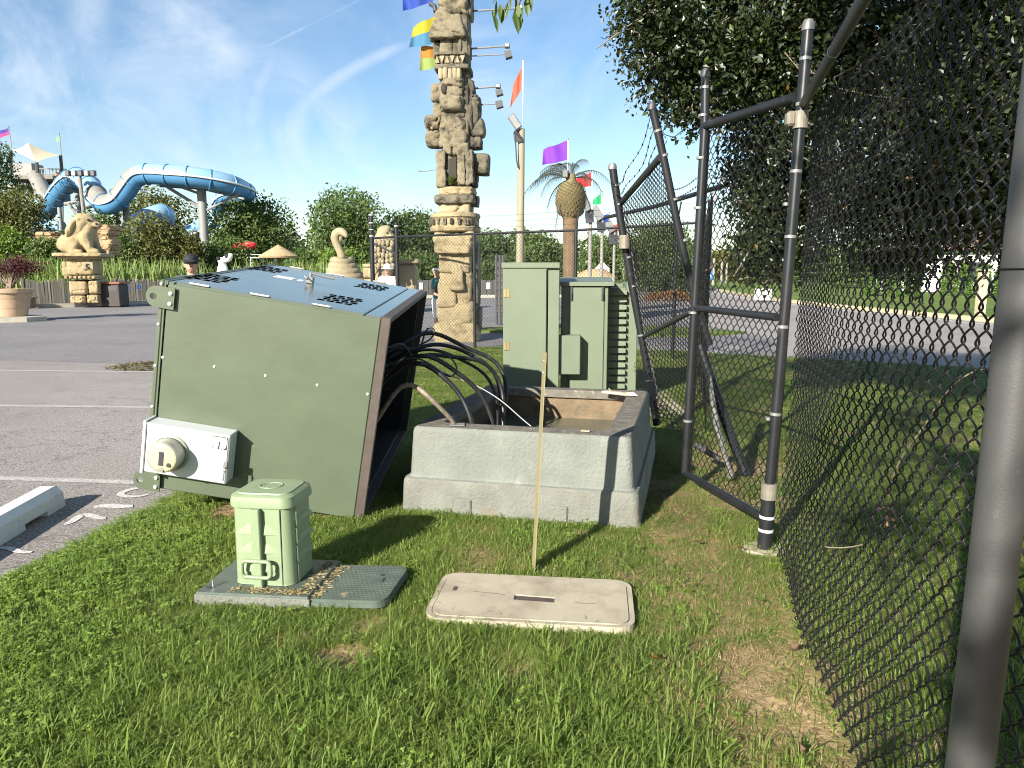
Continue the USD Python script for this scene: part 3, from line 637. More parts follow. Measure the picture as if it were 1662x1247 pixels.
# ================================================================ cables
def cables():
    pw = [  # control points, radius, material, label
        ([cab(-.5, .95, .90), cab(-.1, .95, .93), at(700, 541, 5.55), at(760, 566, 5.62), at(806, 590, 5.65), at(821, 622, 5.62), at(818, 664, 5.55), (-.02, 5.5, .2)], .019, 'highest black cable arching from the cabinet into the vault'),
        ([cab(-.5, .90, .85), cab(-.1, .90, .86), at(700, 560, 5.4), at(765, 576, 5.5), at(800, 603, 5.5), at(812, 636, 5.5), at(812, 672, 5.45), (-.06, 5.4, .2)], .018, 'second black cable from the top, dropping at the vault far corner'),
        ([cab(-.5, .75, .80), cab(-.1, .75, .81), at(690, 577, 5.2), at(740, 580, 5.25), at(786, 590, 5.35), at(812, 625, 5.4), at(817, 668, 5.35), (-.03, 5.3, .2)], .018, 'third black cable, level at first and then dropping into the vault'),
        ([cab(-.5, .62, .77), cab(-.1, .62, .78), at(692, 578, 5.0), at(738, 602, 5.0), at(775, 634, 5.05), at(795, 672, 5.05), (-.16, 5.05, .2)], .019, 'black cable slanting down across the middle of the gap'),
        ([cab(-.5, .50, .74), cab(-.1, .50, .745), at(680, 590, 4.9), at(715, 608, 4.85), at(748, 644, 4.85), at(764, 680, 4.82), at(768, 694, 4.82), (-.26, 4.82, .2)], .020, 'black cable bending steeply into the near left of the vault'),
        ([cab(-.4, .30, .60), cab(-.06, .28, .55), at(665, 625, 4.72), at(704, 652, 4.68), at(728, 676, 4.72), at(738, 688, 4.74)], .019, 'dusty brown cable resting on the near left rim of the vault'),
        ([cab(-.5, .85, .83), cab(-.15, .85, .845), at(702, 568, 5.3), at(748, 584, 5.35), at(790, 612, 5.4), at(806, 650, 5.4), at(808, 676, 5.4), (-.07, 5.3, .2)], .014, 'thinner black cable tucked under the upper cables')]
    for i, (P, r, lab) in enumerate(pw):
        MB().tube(spline(P, 44), r * .84, 10).build('power_cable', 'cable_dusty' if 'dusty' in lab else 'cable_black', smooth=True, label=lab, cat='cable')
    wires = [
        ([cab(-.2, .55, .98), cab(-.05, .6, .90), at(672, 565, 5.1), at(690, 556, 5.1), at(703, 545, 5.1), at(705, 535, 5.1), at(697, 532, 5.1), at(690, 540, 5.1), at(684, 558, 5.1), at(662, 566, 5.0), cab(-.15, .4, .86)], .006, 'cable_black', 'thin black wire looping up beside the cabinet opening'),
        ([cab(-.1, .6, .80), at(684, 568, 5.05), at(712, 569, 5.05), at(733, 583, 5.05), at(741, 602, 5.05), at(735, 610, 5.05), at(715, 603, 5.0), at(686, 585, 4.95), cab(-.1, .45, .72)], .006, 'cable_black', 'thin black wire sagging in a loop below the cables'),
        ([at(684, 583, 4.95), at(720, 605, 5.0), at(770, 625, 5.05), at(815, 652, 5.0), at(845, 678, 4.9), at(862, 692, 4.85)], .0045, 'wire_grey', 'thin grey ground wire slanting into the vault'),
        ([cab(-.15, .35, 1.10), cab(-.05, .4, 1.05), at(652, 560, 4.95), at(664, 572, 5.0), cab(-.1, .6, .72)], .010, 'cable_black', 'short black lead hanging inside the cabinet opening')]
    for P, r, mt, lab in wires:
        MB().tube(spline(P, 50), r, 7).build('wire', mt, smooth=True, label=lab, cat='wire')


# ================================================================ the vault base (box pad)
VA = math.radians(-13.6)
VO = np.array([-0.735, 4.650, 0.0])


def vault():
    t = T('vault_base', 'open grey-green fibreglass cable vault with stepped sides, in the middle of the lawn', 'cable vault', VO, VA)
    L, Dp = 1.555, 1.98
    def ring(i, z, r=.05):
        z = z * .892 if z > .23 else z
        P = Polygon([(i, i), (L - i, i), (L - i, Dp - i), (i, Dp - i)]).buffer(-r).buffer(r, quad_segs=3)
        c = np.array(P.exterior.coords)[:-1]; return np.c_[c, np.full(len(c), z)]
    def loft(rings):
        m = MB(); R = np.array([r_ if len(r_) == len(rings[0]) else None for r_ in rings]); m.grid(np.concatenate([R, R[:, :1]], 1)[:, ::-1] if False else np.concatenate([R, R[:, :1]], 1)); return m
    a = trimesh.Trimesh
    loft([ring(0, -.08), ring(.010, .14), ring(.014, .205), ring(.022, .222)]).build('foot', 'pad_base', t, smooth=35)
    loft([ring(.022, .222), ring(.040, .228), ring(.050, .275), ring(.066, .585), ring(.073, .610), ring(.086, .622)]).build('shell', 'pad_concrete', t, smooth=35)
    loft([ring(.086, .622), ring(.225, .626), ring(.233, .618)]).build('rim', 'pad_rim', t, smooth=25)
    loft([ring(.233, .618), ring(.235, .555)]).build('rim_lip', 'pad_rim', t)
    loft([ring(.235, .555), ring(.20, .54), ring(.17, .24)]).build('inner_wall', 'pad_inner', t)
    w = MB(); w.grid(np.array([[[.16, .16, .31], [L - .16, .16, .31]], [[.16, Dp - .16, .31], [L - .16, Dp - .16, .31]]])); w.build('muddy_water', 'mud_water', t)
    # moulded ribs on the foot's front
    for x in (.36, .98):
        MB().box((x, -.008, -.05), (x + .13, .05, .115), .010).build('rib', 'pad_base', t)
    m = MB(); m.box((.30, .12, .5585), (.40, .20, .566), .003, rotz(.3), (.35, .16, .562)); m.build('cable_clamp', 'zinc', t)
    MB().box((1.16, .145, .5595), (1.22, .175, .567), .003).build('pad_chip', 'concrete_old', t)


vault()
cables()
st = T('broken_stake', 'splintered pale wooden stake lying on the far right corner of the vault rim', 'stake', (.83, 5.93, .564), math.radians(-35))
MB().box((-.10, -.03, 0), (.10, .03, .02), .004).build('board', 'wood_old', st)
MB().hull([(.09, -.028, .002), (.09, .02, .002), (.22, -.01, .004), (.16, .02, .03), (.1, 0, .02)]).build('splinter', 'wood_old', st)
MB().tube([(-.05, .03, .02), (-.08, .06, .03), (-.1, .10, .02)], .004, 5).build('splinter', 'wood_old', st)

# ================================================================ marker strip
ms = T('marker_strip', 'thin tan fibreglass marker strip standing upright in the grass before the vault', 'marker strip', (.108, 3.652, -.05))
R_ = rotz(math.radians(6.0))
m = MB(); zs = np.linspace(0, 1.205, 14)
P = []
for z in zs:
    c = np.array([.055 * z / 1.2, 0, z])
    for dx, dy in ((-.002, -.047), (.002, -.047), (.002, .047), (-.002, .047)):
        P.append(R_ @ np.array([dx, dy, 0]) + c)
P = np.array(P).reshape(len(zs), 4, 3); m.grid(np.concatenate([P, P[:, :1]], 1)); m.add(P[-1], [[0, 1, 2], [0, 2, 3]])
m.build('strip', 'marker_yellow', ms)
for z in (1.16, 1.10):
    q = MB(); c = R_ @ np.array([-.0025, 0, 0]) + np.array([.055 * z / 1.2, 0, z]); q.ball(c, .006, 1); q.build('rivet', 'zinc', ms)


# ================================================================ pedestal
def pedestal():
    t = T('utility_pedestal', 'light green ribbed plastic utility pedestal with a loop handle on its front', 'pedestal', (-1.175, 3.495, 0.064), math.radians(-7))
    def rr(w, d, r, z):
        P = Polygon([(-w / 2, -d / 2), (w / 2, -d / 2), (w / 2, d / 2), (-w / 2, d / 2)]).buffer(-r).buffer(r, quad_segs=5)
        c = np.array(P.exterior.coords)[:-1]; return np.c_[c, np.full(len(c), z)]
    def loft(rings, cap=True):
        m = MB(); R = np.array(rings); m.grid(np.concatenate([R, R[:, :1]], 1))
        if cap:
            n = len(R[-1]); c = R[-1].mean(0); m.add(np.vstack([R[-1], c]), [[i, (i + 1) % n, n] for i in range(n)])
        return m
    W, Dd, Z = .306, .28, .385
    loft([rr(W, Dd, .055, 0), rr(W * .99, Dd * .99, .055, .01), rr(W * .97, Dd * .97, .055, Z)], False).build('body', 'pedestal_green', t, smooth=35)
    lid = loft([rr(W * .97, Dd * .97, .05, Z - .004), rr(W * 1.05, Dd * 1.06, .06, Z - .002), rr(W * 1.06, Dd * 1.07, .06, Z + .02), rr(W * 1.02, Dd * 1.03, .058, Z + .048), rr(W * .92, Dd * .93, .055, Z + .058), rr(W * .88, Dd * .88, .05, Z + .058), rr(W * .86, Dd * .86, .05, Z + .064), rr(W * .5, Dd * .5, .04, Z + .066)]).build('cap', 'pedestal_green', t, smooth=35)
    a = np.linspace(0, 2 * np.pi, 30, endpoint=False)
    MB().tube(np.c_[.055 * np.cos(a), .05 * np.sin(a), np.full(30, Z + .067)], .003, 6, closed=True).build('cap_ring', 'pedestal_green', lid)
    q = MB()
    for i, txt in enumerate(('CABLE',)):
        b = meshkit.text_mesh('TV', .022, .002); b.apply_translation([-.016, -.011, Z + .066]); 
    for k_ in range(7):
        q.tube([(.044 * math.cos(a_), .039 * math.sin(a_), Z + .067) for a_ in (k_ * .9, k_ * .9 + .25)], .002, 5)
    q.build('cap_mark', 'pedestal_green', lid)
    yf = -Dd / 2
    MB().box((-.034, yf - .030, -.005), (.010, yf + .01, Z - .004), .004).build('front_rib', 'pedestal_green', t)
    for z in (.068, .160, .252):
        # a scooped louvre behind the rib: a hood that swells out towards its flat lower edge
        x0, x1 = -.128, .092; U = np.linspace(0, 1, 15); V = np.linspace(0, 1, 6); P = np.zeros((6, 15, 3))
        for i, v in enumerate(V):
            for j, u in enumerate(U):
                bulge = math.sin(math.pi * u) ** .9
                P[i, j] = (x0 + (x1 - x0) * u, yf + .004 - .0115 * bulge * (1 - v ** 1.3), z + .062 * v * bulge)
        m = MB(); m.grid(P[:, ::-1]); bot = P[0].copy(); bot[:, 1] = yf + .01; m.grid(np.stack([P[0], bot])[:, ::-1]); m.build('louvre', 'pedestal_green', t, smooth=50)
    # panel joint by the right corner
    MB().box((.097, yf - .002, .0), (.101, yf + .02, Z - .006), .001).build('corner_seam', 'base_plate_green', t)
    MB().box((.1535, yf + .055, .0), (.1575, yf + .065, Z - .006), .002).build('corner_strip', 'pedestal_green', t)
    for z in (.09, .18, .27):
        y = np.linspace(-Dd / 2 + .05, Dd / 2 - .03, 7); P = np.zeros((4, 7, 3))
        for i, v in enumerate((0, .33, .66, 1)):
            for j in range(7): P[i, j] = (W / 2 * .985 + .007 * (1 - v), y[j], z + .03 * v + .02 * math.sin(j / 6 * 3.1))
        m = MB(); m.grid(P); bot = P[0].copy(); bot[:, 0] = W / 2 * .97; m.grid(np.stack([bot, P[0]])); m.build('louvre', 'pedestal_green', t, smooth=50)
    # loop handle
    a = np.array(Polygon([(-.085, .052), (.058, .052), (.058, .132), (-.085, .132)]).buffer(-.022).buffer(.022, quad_segs=4).exterior.coords)[:-1]
    MB().tube(np.c_[a[:, 0], np.full(len(a), yf - .034), a[:, 1]], .010, 8, closed=True).build('handle', 'pedestal_green', t, smooth=True)
    b = T('pedestal_plate', 'dark green square ground plate under the light green pedestal', 'ground plate', (-1.19, 3.475, 0.022), math.radians(-6))
    # plate with a raised edge
    m = MB(); m.box((-.275, -.225, -.03), (.275, .225, .040), .006); m.build('plate', 'base_plate_green', b)
    m = MB(); m.box((-.28, -.228, -.05), (.28, -.216, .030), .003); m.build('skirt', 'pad_base', b)
    for x, y in ((-.235, -.17), (.235, .17)):
        MB().lathe([(0, .043), (.016, .043), (.018, .0405)], 12, (x, y, 0)).build('bolt_hole', 'dark_print', b)
    MB().box((-.222, -.165, .04), (-.215, -.158, .075), .001).build('stud', 'zinc', b)
    q = MB(); r_ = np.random.default_rng(4)
    for _ in range(420):
        u, v = r_.uniform(-.12, .24), r_.normal(-.175, .018)
        if r_.random() < .45: u, v = r_.normal(.235, .02), r_.uniform(-.2, .19)
        a_ = r_.uniform(0, 6.28); l_ = r_.uniform(.006, .018); dx, dy = l_ * math.cos(a_), l_ * math.sin(a_)
        q.add([(u - dx, v - dy, .042), (u + dx, v + dy, .043), (u + dy * .15, v - dx * .15, .047)], [[0, 1, 2]])
    q.build('grass_clippings', 'grass_dry', b, kind='stuff')
    o = T('access_cover', 'dark green textured cover with rounded corners set beside the pedestal plate', 'access cover', (-.735, 3.42, .030), np.array(rotz(math.radians(-8))) @ trimesh.transformations.rotation_matrix(math.radians(-2.0), [0, 1, 0])[:3, :3])
    P = Polygon([(-.20, -.215), (.19, -.215), (.19, .20), (-.20, .20)]); P = P.buffer(-.06).buffer(.06, quad_segs=5).union(Polygon([(-.20, -.215), (0, -.215), (0, .20), (-.20, .20)]))
    MB().prism(P.buffer(-.004), .012, .026).build('tread', 'base_plate_green', o)
    MB().prism(P, -.01, .012).build('rim', 'base_plate_green', o)
    m = MB(); m.box((.10, -.005, .0262), (.112, .045, .0275)); m.lathe([(0, .0275), (.012, .0275), (.013, .0262)], 10, (.085, .075, 0)); m.build('lift_slot', 'dark_print', o)
    q = MB()
    for ix in range(17):
        for iy in range(18):
            x, y = -.18 + ix * .021 + (iy % 2) * .01, -.19 + iy * .0215
            if P.buffer(-.02).contains(Point(x, y)) and not (.06 < x < .13 and -.03 < y < .1): q.box((x - .006, y - .003, .026), (x + .006, y + .003, .0270))
    q.build('tread_bumps', 'base_plate_green', o, kind='stuff')
    q = MB()
    for _ in range(260):
        u, v = r_.normal(-.165, .022), r_.uniform(-.2, .19); a_ = r_.uniform(0, 6.28); l_ = r_.uniform(.006, .016); dx, dy = l_ * math.cos(a_), l_ * math.sin(a_)
        q.add([(u - dx, v - dy, .0285), (u + dx, v + dy, .0295), (u + dy * .15, v - dx * .15, .033)], [[0, 1, 2]])
    q.build('grass_clippings', 'grass_dry', o, kind='stuff')


pedestal()


# ================================================================ handhole cover
def cover():
    t = T('handhole_cover', 'large tan concrete handhole cover set flush in the foreground lawn', 'handhole cover', (.095, 3.26, .018), math.radians(-6.5))
    w, d = .93, .50
    def rr(w, d, r): return Polygon([(-w / 2, -d / 2), (w / 2, -d / 2), (w / 2, d / 2), (-w / 2, d / 2)]).buffer(-r).buffer(r, quad_segs=6)
    MB().prism(rr(w, d, .085).difference(rr(w - .045, d - .045, .07)), -.08, .026).build('frame', 'cover_tan', t)
    hole = Polygon([(-.085, -.035), (.105, -.045), (.105, .01), (-.085, .022)])
    MB().prism(rr(w - .053, d - .053, .068).difference(hole), .0, .029).build('lid', 'cover_tan', t)
    MB().prism(rr(w - .044, d - .044, .07), -.02, .012).build('seam', 'cover_seam', t)
    MB().prism(hole, .0125, .0235).build('pull_slot', 'brown_trim', t)
    m = MB(); m.tube([(-.28, .03, .0300), (-.18, .018, .0300), (-.13, .01, .0300)], .0016, 4); m.build('scratch', 'cover_seam', t)
    m = MB(); m.tube([(.20, -.035, .0300), (.25, -.045, .0300), (.30, -.03, .0300)], .0014, 4); m.build('scratch', 'cover_seam', t)
    MB().box((-.385, .03, .0292), (-.365, .075, .0302)).build('tag', 'brown_trim', t)
    # fine basket-weave tread
    q = MB(); P = rr(w - .09, d - .09, .06).difference(hole.buffer(.012))
    for ix in range(54):
        for iy in range(30):
            x, y = -.41 + ix * .0155, -.20 + iy * .0140
            if P.contains(Point(x, y)):
                a, b = (.0055, .0018) if (ix + iy) % 2 else (.0018, .0050)
                q.add([(x - a, y - b, .029), (x + a, y - b, .029), (x + a, y + b, .029), (x - a, y + b, .029), (x, y, .0296)], [[0, 1, 4], [1, 2, 4], [2, 3, 4], [3, 0, 4]])
    q.build('tread', 'cover_tan', t, kind='stuff')


cover()


# ================================================================ transformer and its tall cabinet, behind the vault
def transformer():
    c = T('metering_cabinet', 'tall narrow pale green metal cabinet with a flat cap, behind the vault', 'cabinet', (-.10, 8.2, -.02), math.radians(-4))
    MB().box((0, 0, 0), (.485, .50, 1.60), .006).build('body', 'xfmr_green', c)
    MB().box((-.012, -.014, 1.602), (.625, .52, 1.665), .006).build('cap', 'xfmr_green', c)
    MB().box((.488, .03, 0), (.62, .49, 1.60), .005).build('side_bay', 'xfmr_green', c)
    MB().box((.04, -.010, .05), (.478, -.001, 1.585), .004).build('door', 'xfmr_green', c)
    for z in (1.33, .75, .18):
        h = MB(); h.box((.008, -.014, z - .045), (.034, -.0105, z + .045), .001); h.box((.046, -.017, z - .045), (.075, -.0105, z + .045), .001); h.tube([(.04, -.016, z - .045), (.04, -.016, z + .045)], .007, 7); h.build('hinge', 'brass', c)
    MB().box((.43, -.03, .30), (.455, -.0105, .38), .004).build('padlock', 'brass', c)
    q = MB()
    for x in (.06, .24, .45): q.lathe([(0, .006), (.008, .004), (.009, 0)], 8).v[-1]
    q = MB()
    for x in (.06, .24, .44, .53, .59): q.box((x - .006, -.0175, 1.628), (x + .006, -.0145, 1.640))
    q.build('cap_screws', 'brass', c)
    t = T('transformer', 'pale green pad-mounted transformer with ribbed cooling fins, right of the tall cabinet', 'transformer', (.56, 8.45, -.02), math.radians(-4))
    MB().box((.0, .0, 0), (.53, .75, 1.405), .006).build('compartment', 'xfmr_green', t)
    MB().hull([(-.02, -.05, 1.407), (.59, -.05, 1.407), (-.02, -.05, 1.45), (.59, -.05, 1.45), (-.02, .80, 1.50), (.59, .80, 1.50), (-.02, .80, 1.407), (.59, .80, 1.407)]).build('lid', 'xfmr_green', t)
    MB().box((.09, -.018, .04), (.485, -.001, 1.39), .005).build('door', 'xfmr_green', t)
    MB().box((-.05, -.20, .42), (.22, -.019, .86), .008).build('control_box', 'xfmr_green', t)
    for x in (.115, .465):
        h = MB(); h.box((x - .012, -.035, 1.24), (x + .012, -.0185, 1.40), .003); h.tube([(x, -.04, 1.26), (x, -.04, 1.32)], .009, 7); h.build('lid_clamp', 'lamp_dark', t)
    # ribbed radiator
    for i in range(15):
        z = .10 + i * .085
        MB().hull([(.55, .30, z), (.55, .30, z + .07), (.76, .27, z + .01), (.76, .27, z + .06), (.76, .62, z + .01), (.76, .62, z + .06), (.55, .62, z), (.55, .62, z + .07)]).build('cooling_fin', 'xfmr_green', t)
    MB().box((.571, .36, .06), (.755, .60, 1.38), .004).build('fin_panel', 'xfmr_green', t)
    MB().box((.535, .30, .06), (.57, .60, 1.38), .004).build('fin_header', 'xfmr_trim', t)
    MB().box((.762, .34, .02), (.90, 1.0, 1.44), .01).build('tank', 'xfmr_green', t)
    MB().box((.53, .76, .02), (.761, 1.0, 1.42), .01).build('tank', 'xfmr_green', t)
    s = MB(); s.box((-.9, -.5, -.04), (1.4, 1.4, .03), .01); s.build('slab', 'concrete_old', t)


transformer()

# ================================================================ chain-link fences
def chain(W, H, wire=.0021, cell=.0359, per=3, sides=4, deep=None):
    """Woven wires in panel coordinates: x along, y through, z up."""
    n = int(round(W / cell)); m = int(round(H / cell))
    path = []
    for k in range(m):
        s = k % 2
        for q in range(per):
            u = q / per
            x = u if s == 0 else 1 - u
            xx = x * cell + (-wire * 1.1 if x < .02 else wire * 1.1 if x > .98 else 0)
            if per >= 4: xx = cell * (.5 - .5 * math.cos(math.pi * x) * (.82 + .18 * abs(math.cos(math.pi * x))) ) + (-wire if x < .02 else wire if x > .98 else 0)
            path.append((xx, wire * 1.15 * math.cos(math.pi * (u + s)) if per < 4 else (deep or wire * 1.3) * (1 if s == 0 else -1) * math.sin(math.pi * u) ** .7, (k + u) * cell))
    one = MB().tube(path, wire, sides, caps=False); v, f = one.v[0], one.f[0]
    w = v * [-1, -1, 1] + [cell, 0, 0]                  # neighbours wind the other way round, so that they hook into each other
    V = np.stack([(v if i % 2 == 0 else w) + [cell * i, 0, 0] for i in range(n)]).reshape(-1, 3)
    F = (f[None] + (np.arange(n) * len(v))[:, None, None]).reshape(-1, 3)
    return V, F


def panel(V, P00, P10, P01, P11, W, H, bow=None):
    """Maps panel coordinates onto a bilinear patch."""
    a, b = (V[:, 0] / W)[:, None], (V[:, 2] / H)[:, None]
    P = P00 * (1 - a) * (1 - b) + P10 * a * (1 - b) + P01 * (1 - a) * b + P11 * a * b
    n = np.cross(P10 - P00, P01 - P00); n /= np.linalg.norm(n)
    P = P + V[:, 1:2] * n
    return P if bow is None else bow(P, a[:, 0], b[:, 0], n)


def bands(t, A, B, zs, r, mat='band_silver', bolt=True):
    A, B = np.array(A, float), np.array(B, float)
    for f_ in zs:
        c = A + (B - A) * f_; d = (B - A) / np.linalg.norm(B - A)
        m = MB().tube([c - d * .008, c + d * .008], r + .0022, 18)
        n_, _ = perp(d)
        if bolt: m.tube([c + n_ * r, c + n_ * (r + .03)], .006, 6)
        m.build('tension_band', mat, t, off=t.loc)


def cap_on(t, p, r, mat='band_silver'):
    MB().lathe([(r + .004, -.03), (r + .004, .0), (r * .8, .022), (0, .03)], 16, p).build('post_cap', mat, t, off=t.loc, smooth=35)


def barb_wire(name, P, label, group=None, r=.0022, every=.11):
    m = MB(); P = np.array(P, float); m.tube(P, r, 4)
    L = np.r_[0, np.cumsum(np.linalg.norm(np.diff(P, axis=0), axis=1))]
    for s in np.arange(.05, L[-1], every):
        c = np.array([np.interp(s, L, P[:, k]) for k in range(3)])
        for a in (0.4, 2.0):
            d = np.array([math.cos(a) * .4, .6, math.sin(a)]); d /= np.linalg.norm(d); m.tube([c - d * .016, c + d * .016], r * .8, 3, caps=False)
        m.ball(c, r * 2.6, 0)
    return m.build(name, 'fence_wire', label=label, cat='barbed wire', group=group)


def near_fence():
    # corner (gate) post, rail, mesh and the near line post
    A, B = gr(1240, 895), at(1312, 40, 3.99)
    t = T('chain_link_fence', 'tall black chain-link fence running along the right towards the camera', 'fence', (A[0], A[1], 0))
    d = (B - A); MB().tube([A - d / np.linalg.norm(d) * .2, A + d * .5 + [.004, 0, 0], B], .0285, 20).build('corner_post', 'post_black', t, off=t.loc, smooth=40)
    MB().tube([A - d / np.linalg.norm(d) * .2, A + d * .108], .039, 20).build('post_sleeve', 'post_black', t, off=t.loc, smooth=40)
    cap_on(t, B, .0285, 'lamp_grey')
    bands(t, A, B, (.045, .072), .039, bolt=False, mat='meter_grey')
    bands(t, A, B, (.28, .45, .62, .74), .0285)
    bands(t, A, B, (.86, .94), .0285, bolt=False)
    c = A + d * .125; MB().tube([c - [0, 0, .045], c + [0, 0, .045]], .044, 18).build('gate_hinge', 'band_old', t, off=t.loc)
    c = A + d * .835; m = MB().tube([c - [0, 0, .05], c + [0, 0, .035]], .040, 18); m.box(c + [-.075, -.03, -.04], c + [-.03, .03, .035], .012); m.build('gate_hinge', 'band_old', t, off=t.loc)
    N0, N1 = np.array([.853, 1.27, 0]), np.array([.890, 1.27, 2.75])
    MB().tube([N0 - [0, 0, .2], N1], .0395, 24).build('line_post', 'post_grey', t, off=t.loc, smooth=40)
    a = np.linspace(0, 2 * np.pi, 20, endpoint=False); c = N0 + (N1 - N0) * .565
    MB().tube(np.c_[c[0] + .0405 * np.cos(a), c[1] + .0405 * np.sin(a), np.full(20, c[2])], .0016, 5, closed=True).build('tie_wire', 'fence_wire', t, off=t.loc)
    R0, R1 = A + d * .86 + [-.0, -.03, 0], np.array([.90, 1.2, 2.43])
    R1 = np.array([1.135, 2.55, 2.415]); u = (R1 - R0) / np.linalg.norm(R1 - R0); R2 = R0 + u * 3.6
    MB().tube([R0, R2], .0235, 16).build('top_rail', 'post_grey', t, off=t.loc, smooth=40)
    for s in (.9, 2.0, 2.9):
        c = R0 + u * s; n_, b_ = perp(u); MB().tube(np.array([c + .0245 * (math.cos(q) * n_ + math.sin(q) * b_) for q in a]), .0018, 5, closed=True).build('tie_wire', 'wire_grey', t, off=t.loc)
    # the mesh: outside the posts, slack at the foot
    F0, F1 = np.array([1.446, 3.88]), np.array([.86, .62])
    W = float(np.linalg.norm(F1 - F0)); H = 2.37
    V, F = chain(W, H, .0029, .0420, per=7, sides=5, deep=.0085)
    P00, P10 = np.r_[F0, .03], np.r_[F1, .03]; P01, P11 = np.r_[F0 + [.02, 0], H + .03], np.r_[F1 + [.02, .0], H + .03]
    # lean of the posts: top moves outwards as seen at the corner post
    P01[:2] += (B - A)[:2] * .8; P11[:2] += [.02, 0]

    def bow(P, a_, b_, n):
        amt = -.055 * np.exp(-((b_ - .02) / .10) ** 2) * np.sin(np.pi * np.clip(a_ * 1.1, 0, 1)) + .012 * np.sin(a_ * 17) * np.exp(-b_ * 3) + .008 * np.sin(a_ * 9 + b_ * 5)
        return P + np.outer(amt, [-1, .2, 0]) * -1.0
    V = panel(V, P00, P10, P01, P11, W, H, bow)
    MB().add(V, F).build('chain_link_mesh', 'fence_wire', t, off=t.loc, smooth=True)
    m = MB().tube([[A[0] + .034, A[1] - .01, .10], [B[0] * .82 + A[0] * .18 + .030, A[1] + .05, 2.35]], .006, 6); m.build('tension_bar', 'fence_wire', t, off=t.loc)
    f = MB(); f.lathe([(0, .022), (.10, .02), (.125, .0), (.13, -.05)], 18, A); f.build('post_footing', 'concrete_old', t, off=t.loc)
    # dry vine caught in the mesh
    v = T('dry_vine', 'dry brown vine twig caught in the near chain-link fence', 'vine', (1.2, 2.4, 0))
    P = spline([at(1425, 822, 2.55), at(1440, 800, 2.5), at(1462, 745, 2.42), at(1490, 705, 2.35), at(1520, 660, 2.3), at(1560, 615, 2.25), at(1600, 598, 2.2)], 30)
    MB().tube(P, np.linspace(.0042, .002, 30), 6).build('stem', 'twig', v, off=v.loc)
    MB().tube(spline([at(1340, 888, 2.5), at(1370, 889, 2.45), at(1400, 884, 2.4)], 10), .002, 5).build('stem', 'twig', v, off=v.loc)
    r_ = np.random.default_rng(5); m = MB()
    for px, py in ((1437, 832), (1446, 842), (1438, 850), (1428, 824), (1450, 830)):
        c = at(px, py, 2.56); a = r_.normal(size=(3, 3)) * .016; m.add(np.vstack([c + a[0], c + a[1], c - a[0], c - a[1], c + a[2] * .3]), [[0, 1, 4], [1, 2, 4], [2, 3, 4], [3, 0, 4]])
    m.build('dead_leaves', 'leaf_brown', v, off=v.loc)
    return A, B


GA, GB = near_fence()


def leaf_gate():
    A, B = GA, GB
    t = T('gate_leaf', 'upright open gate leaf of black pipe and chain-link hung on the corner post', 'gate', (A[0], A[1], 0))
    d = B - A
    S0, S1 = at(1112, 768, 5.0), at(1145, 118, 5.0)
    def hing(z): return A + d * (z / B[2]) + [-.030, .02, 0]
    T0 = at(1144, 205, 5.0)
    MB().tube([S0, T0, S1], .0285, 16).build('stile', 'post_black', t, off=t.loc, smooth=40)
    cap_on(t, S1, .0285, 'lamp_dark')
    H0, H1 = hing(.20), hing(2.44)
    MB().tube([S0, H0], .024, 14).build('bottom_rail', 'post_black', t, off=t.loc, smooth=40)
    MB().tube([T0, H1], .027, 14).build('top_rail', 'post_black', t, off=t.loc, smooth=40)
    M0, M1 = at(1128, 500, 5.0), hing(1.305)
    MB().tube([M0, M1], .022, 14).build('middle_rail', 'post_black', t, off=t.loc, smooth=40)
    bands(t, S0, S1, (.14, .42, .68), .0285)
    bands(t, S0, S1, (.80, .90, .965), .0285, bolt=False)
    for z in (.75, 1.9): bands(t, hing(z) - [0, 0, .05], hing(z) + [0, 0, .05], (.5,), .012)
    Hh = float(np.linalg.norm(T0 - S0)); W = float(np.linalg.norm((H0 - S0)[:2]))
    V, F = chain(W, Hh, .0028, .0385, per=4, sides=4)
    o = np.array([.02, .01, 0])
    V = panel(V, S0 + o, H0 + o, T0 + o, H1 + o, W, Hh, lambda P, a, b, n: P + np.outer(.02 * np.sin(a * 3.1) * np.sin(b * 9), n))
    MB().add(V, F).build('chain_link_mesh', 'fence_wire', t, off=t.loc, smooth=True)
    MB().tube([S0 + [.045, .03, .02], T0 + [.04, .03, -.02]], .006, 6).build('tension_bar', 'band_old', t, off=t.loc)
    # a bent second pipe hanging from the stile, knocked loose at the foot
    q = T('broken_gate_post', 'dark gate post snapped at its foot, leaning beyond the open gate leaf', 'post', (1.6, 5.6, 0))
    P = [at(1136, 560, 5.6), at(1158, 628, 5.55), at(1184, 700, 5.5), at(1210, 770, 5.42)]
    P = [np.array(p) for p in P]
    MB().tube(spline(P, 26), .037, 16).build('post', 'post_black', q, off=q.loc, smooth=40)
    MB().tube([at(1148, 600, 5.3), at(1163, 690, 5.3), at(1187, 775, 5.28)], .021, 12).build('loose_pipe', 'band_silver', q, off=q.loc, smooth=40)
    MB().tube([at(1128, 722, 5.5), at(1168, 745, 5.45)], .024, 12).build('loose_pipe', 'post_grey', q, off=q.loc, smooth=40)


leaf_gate()


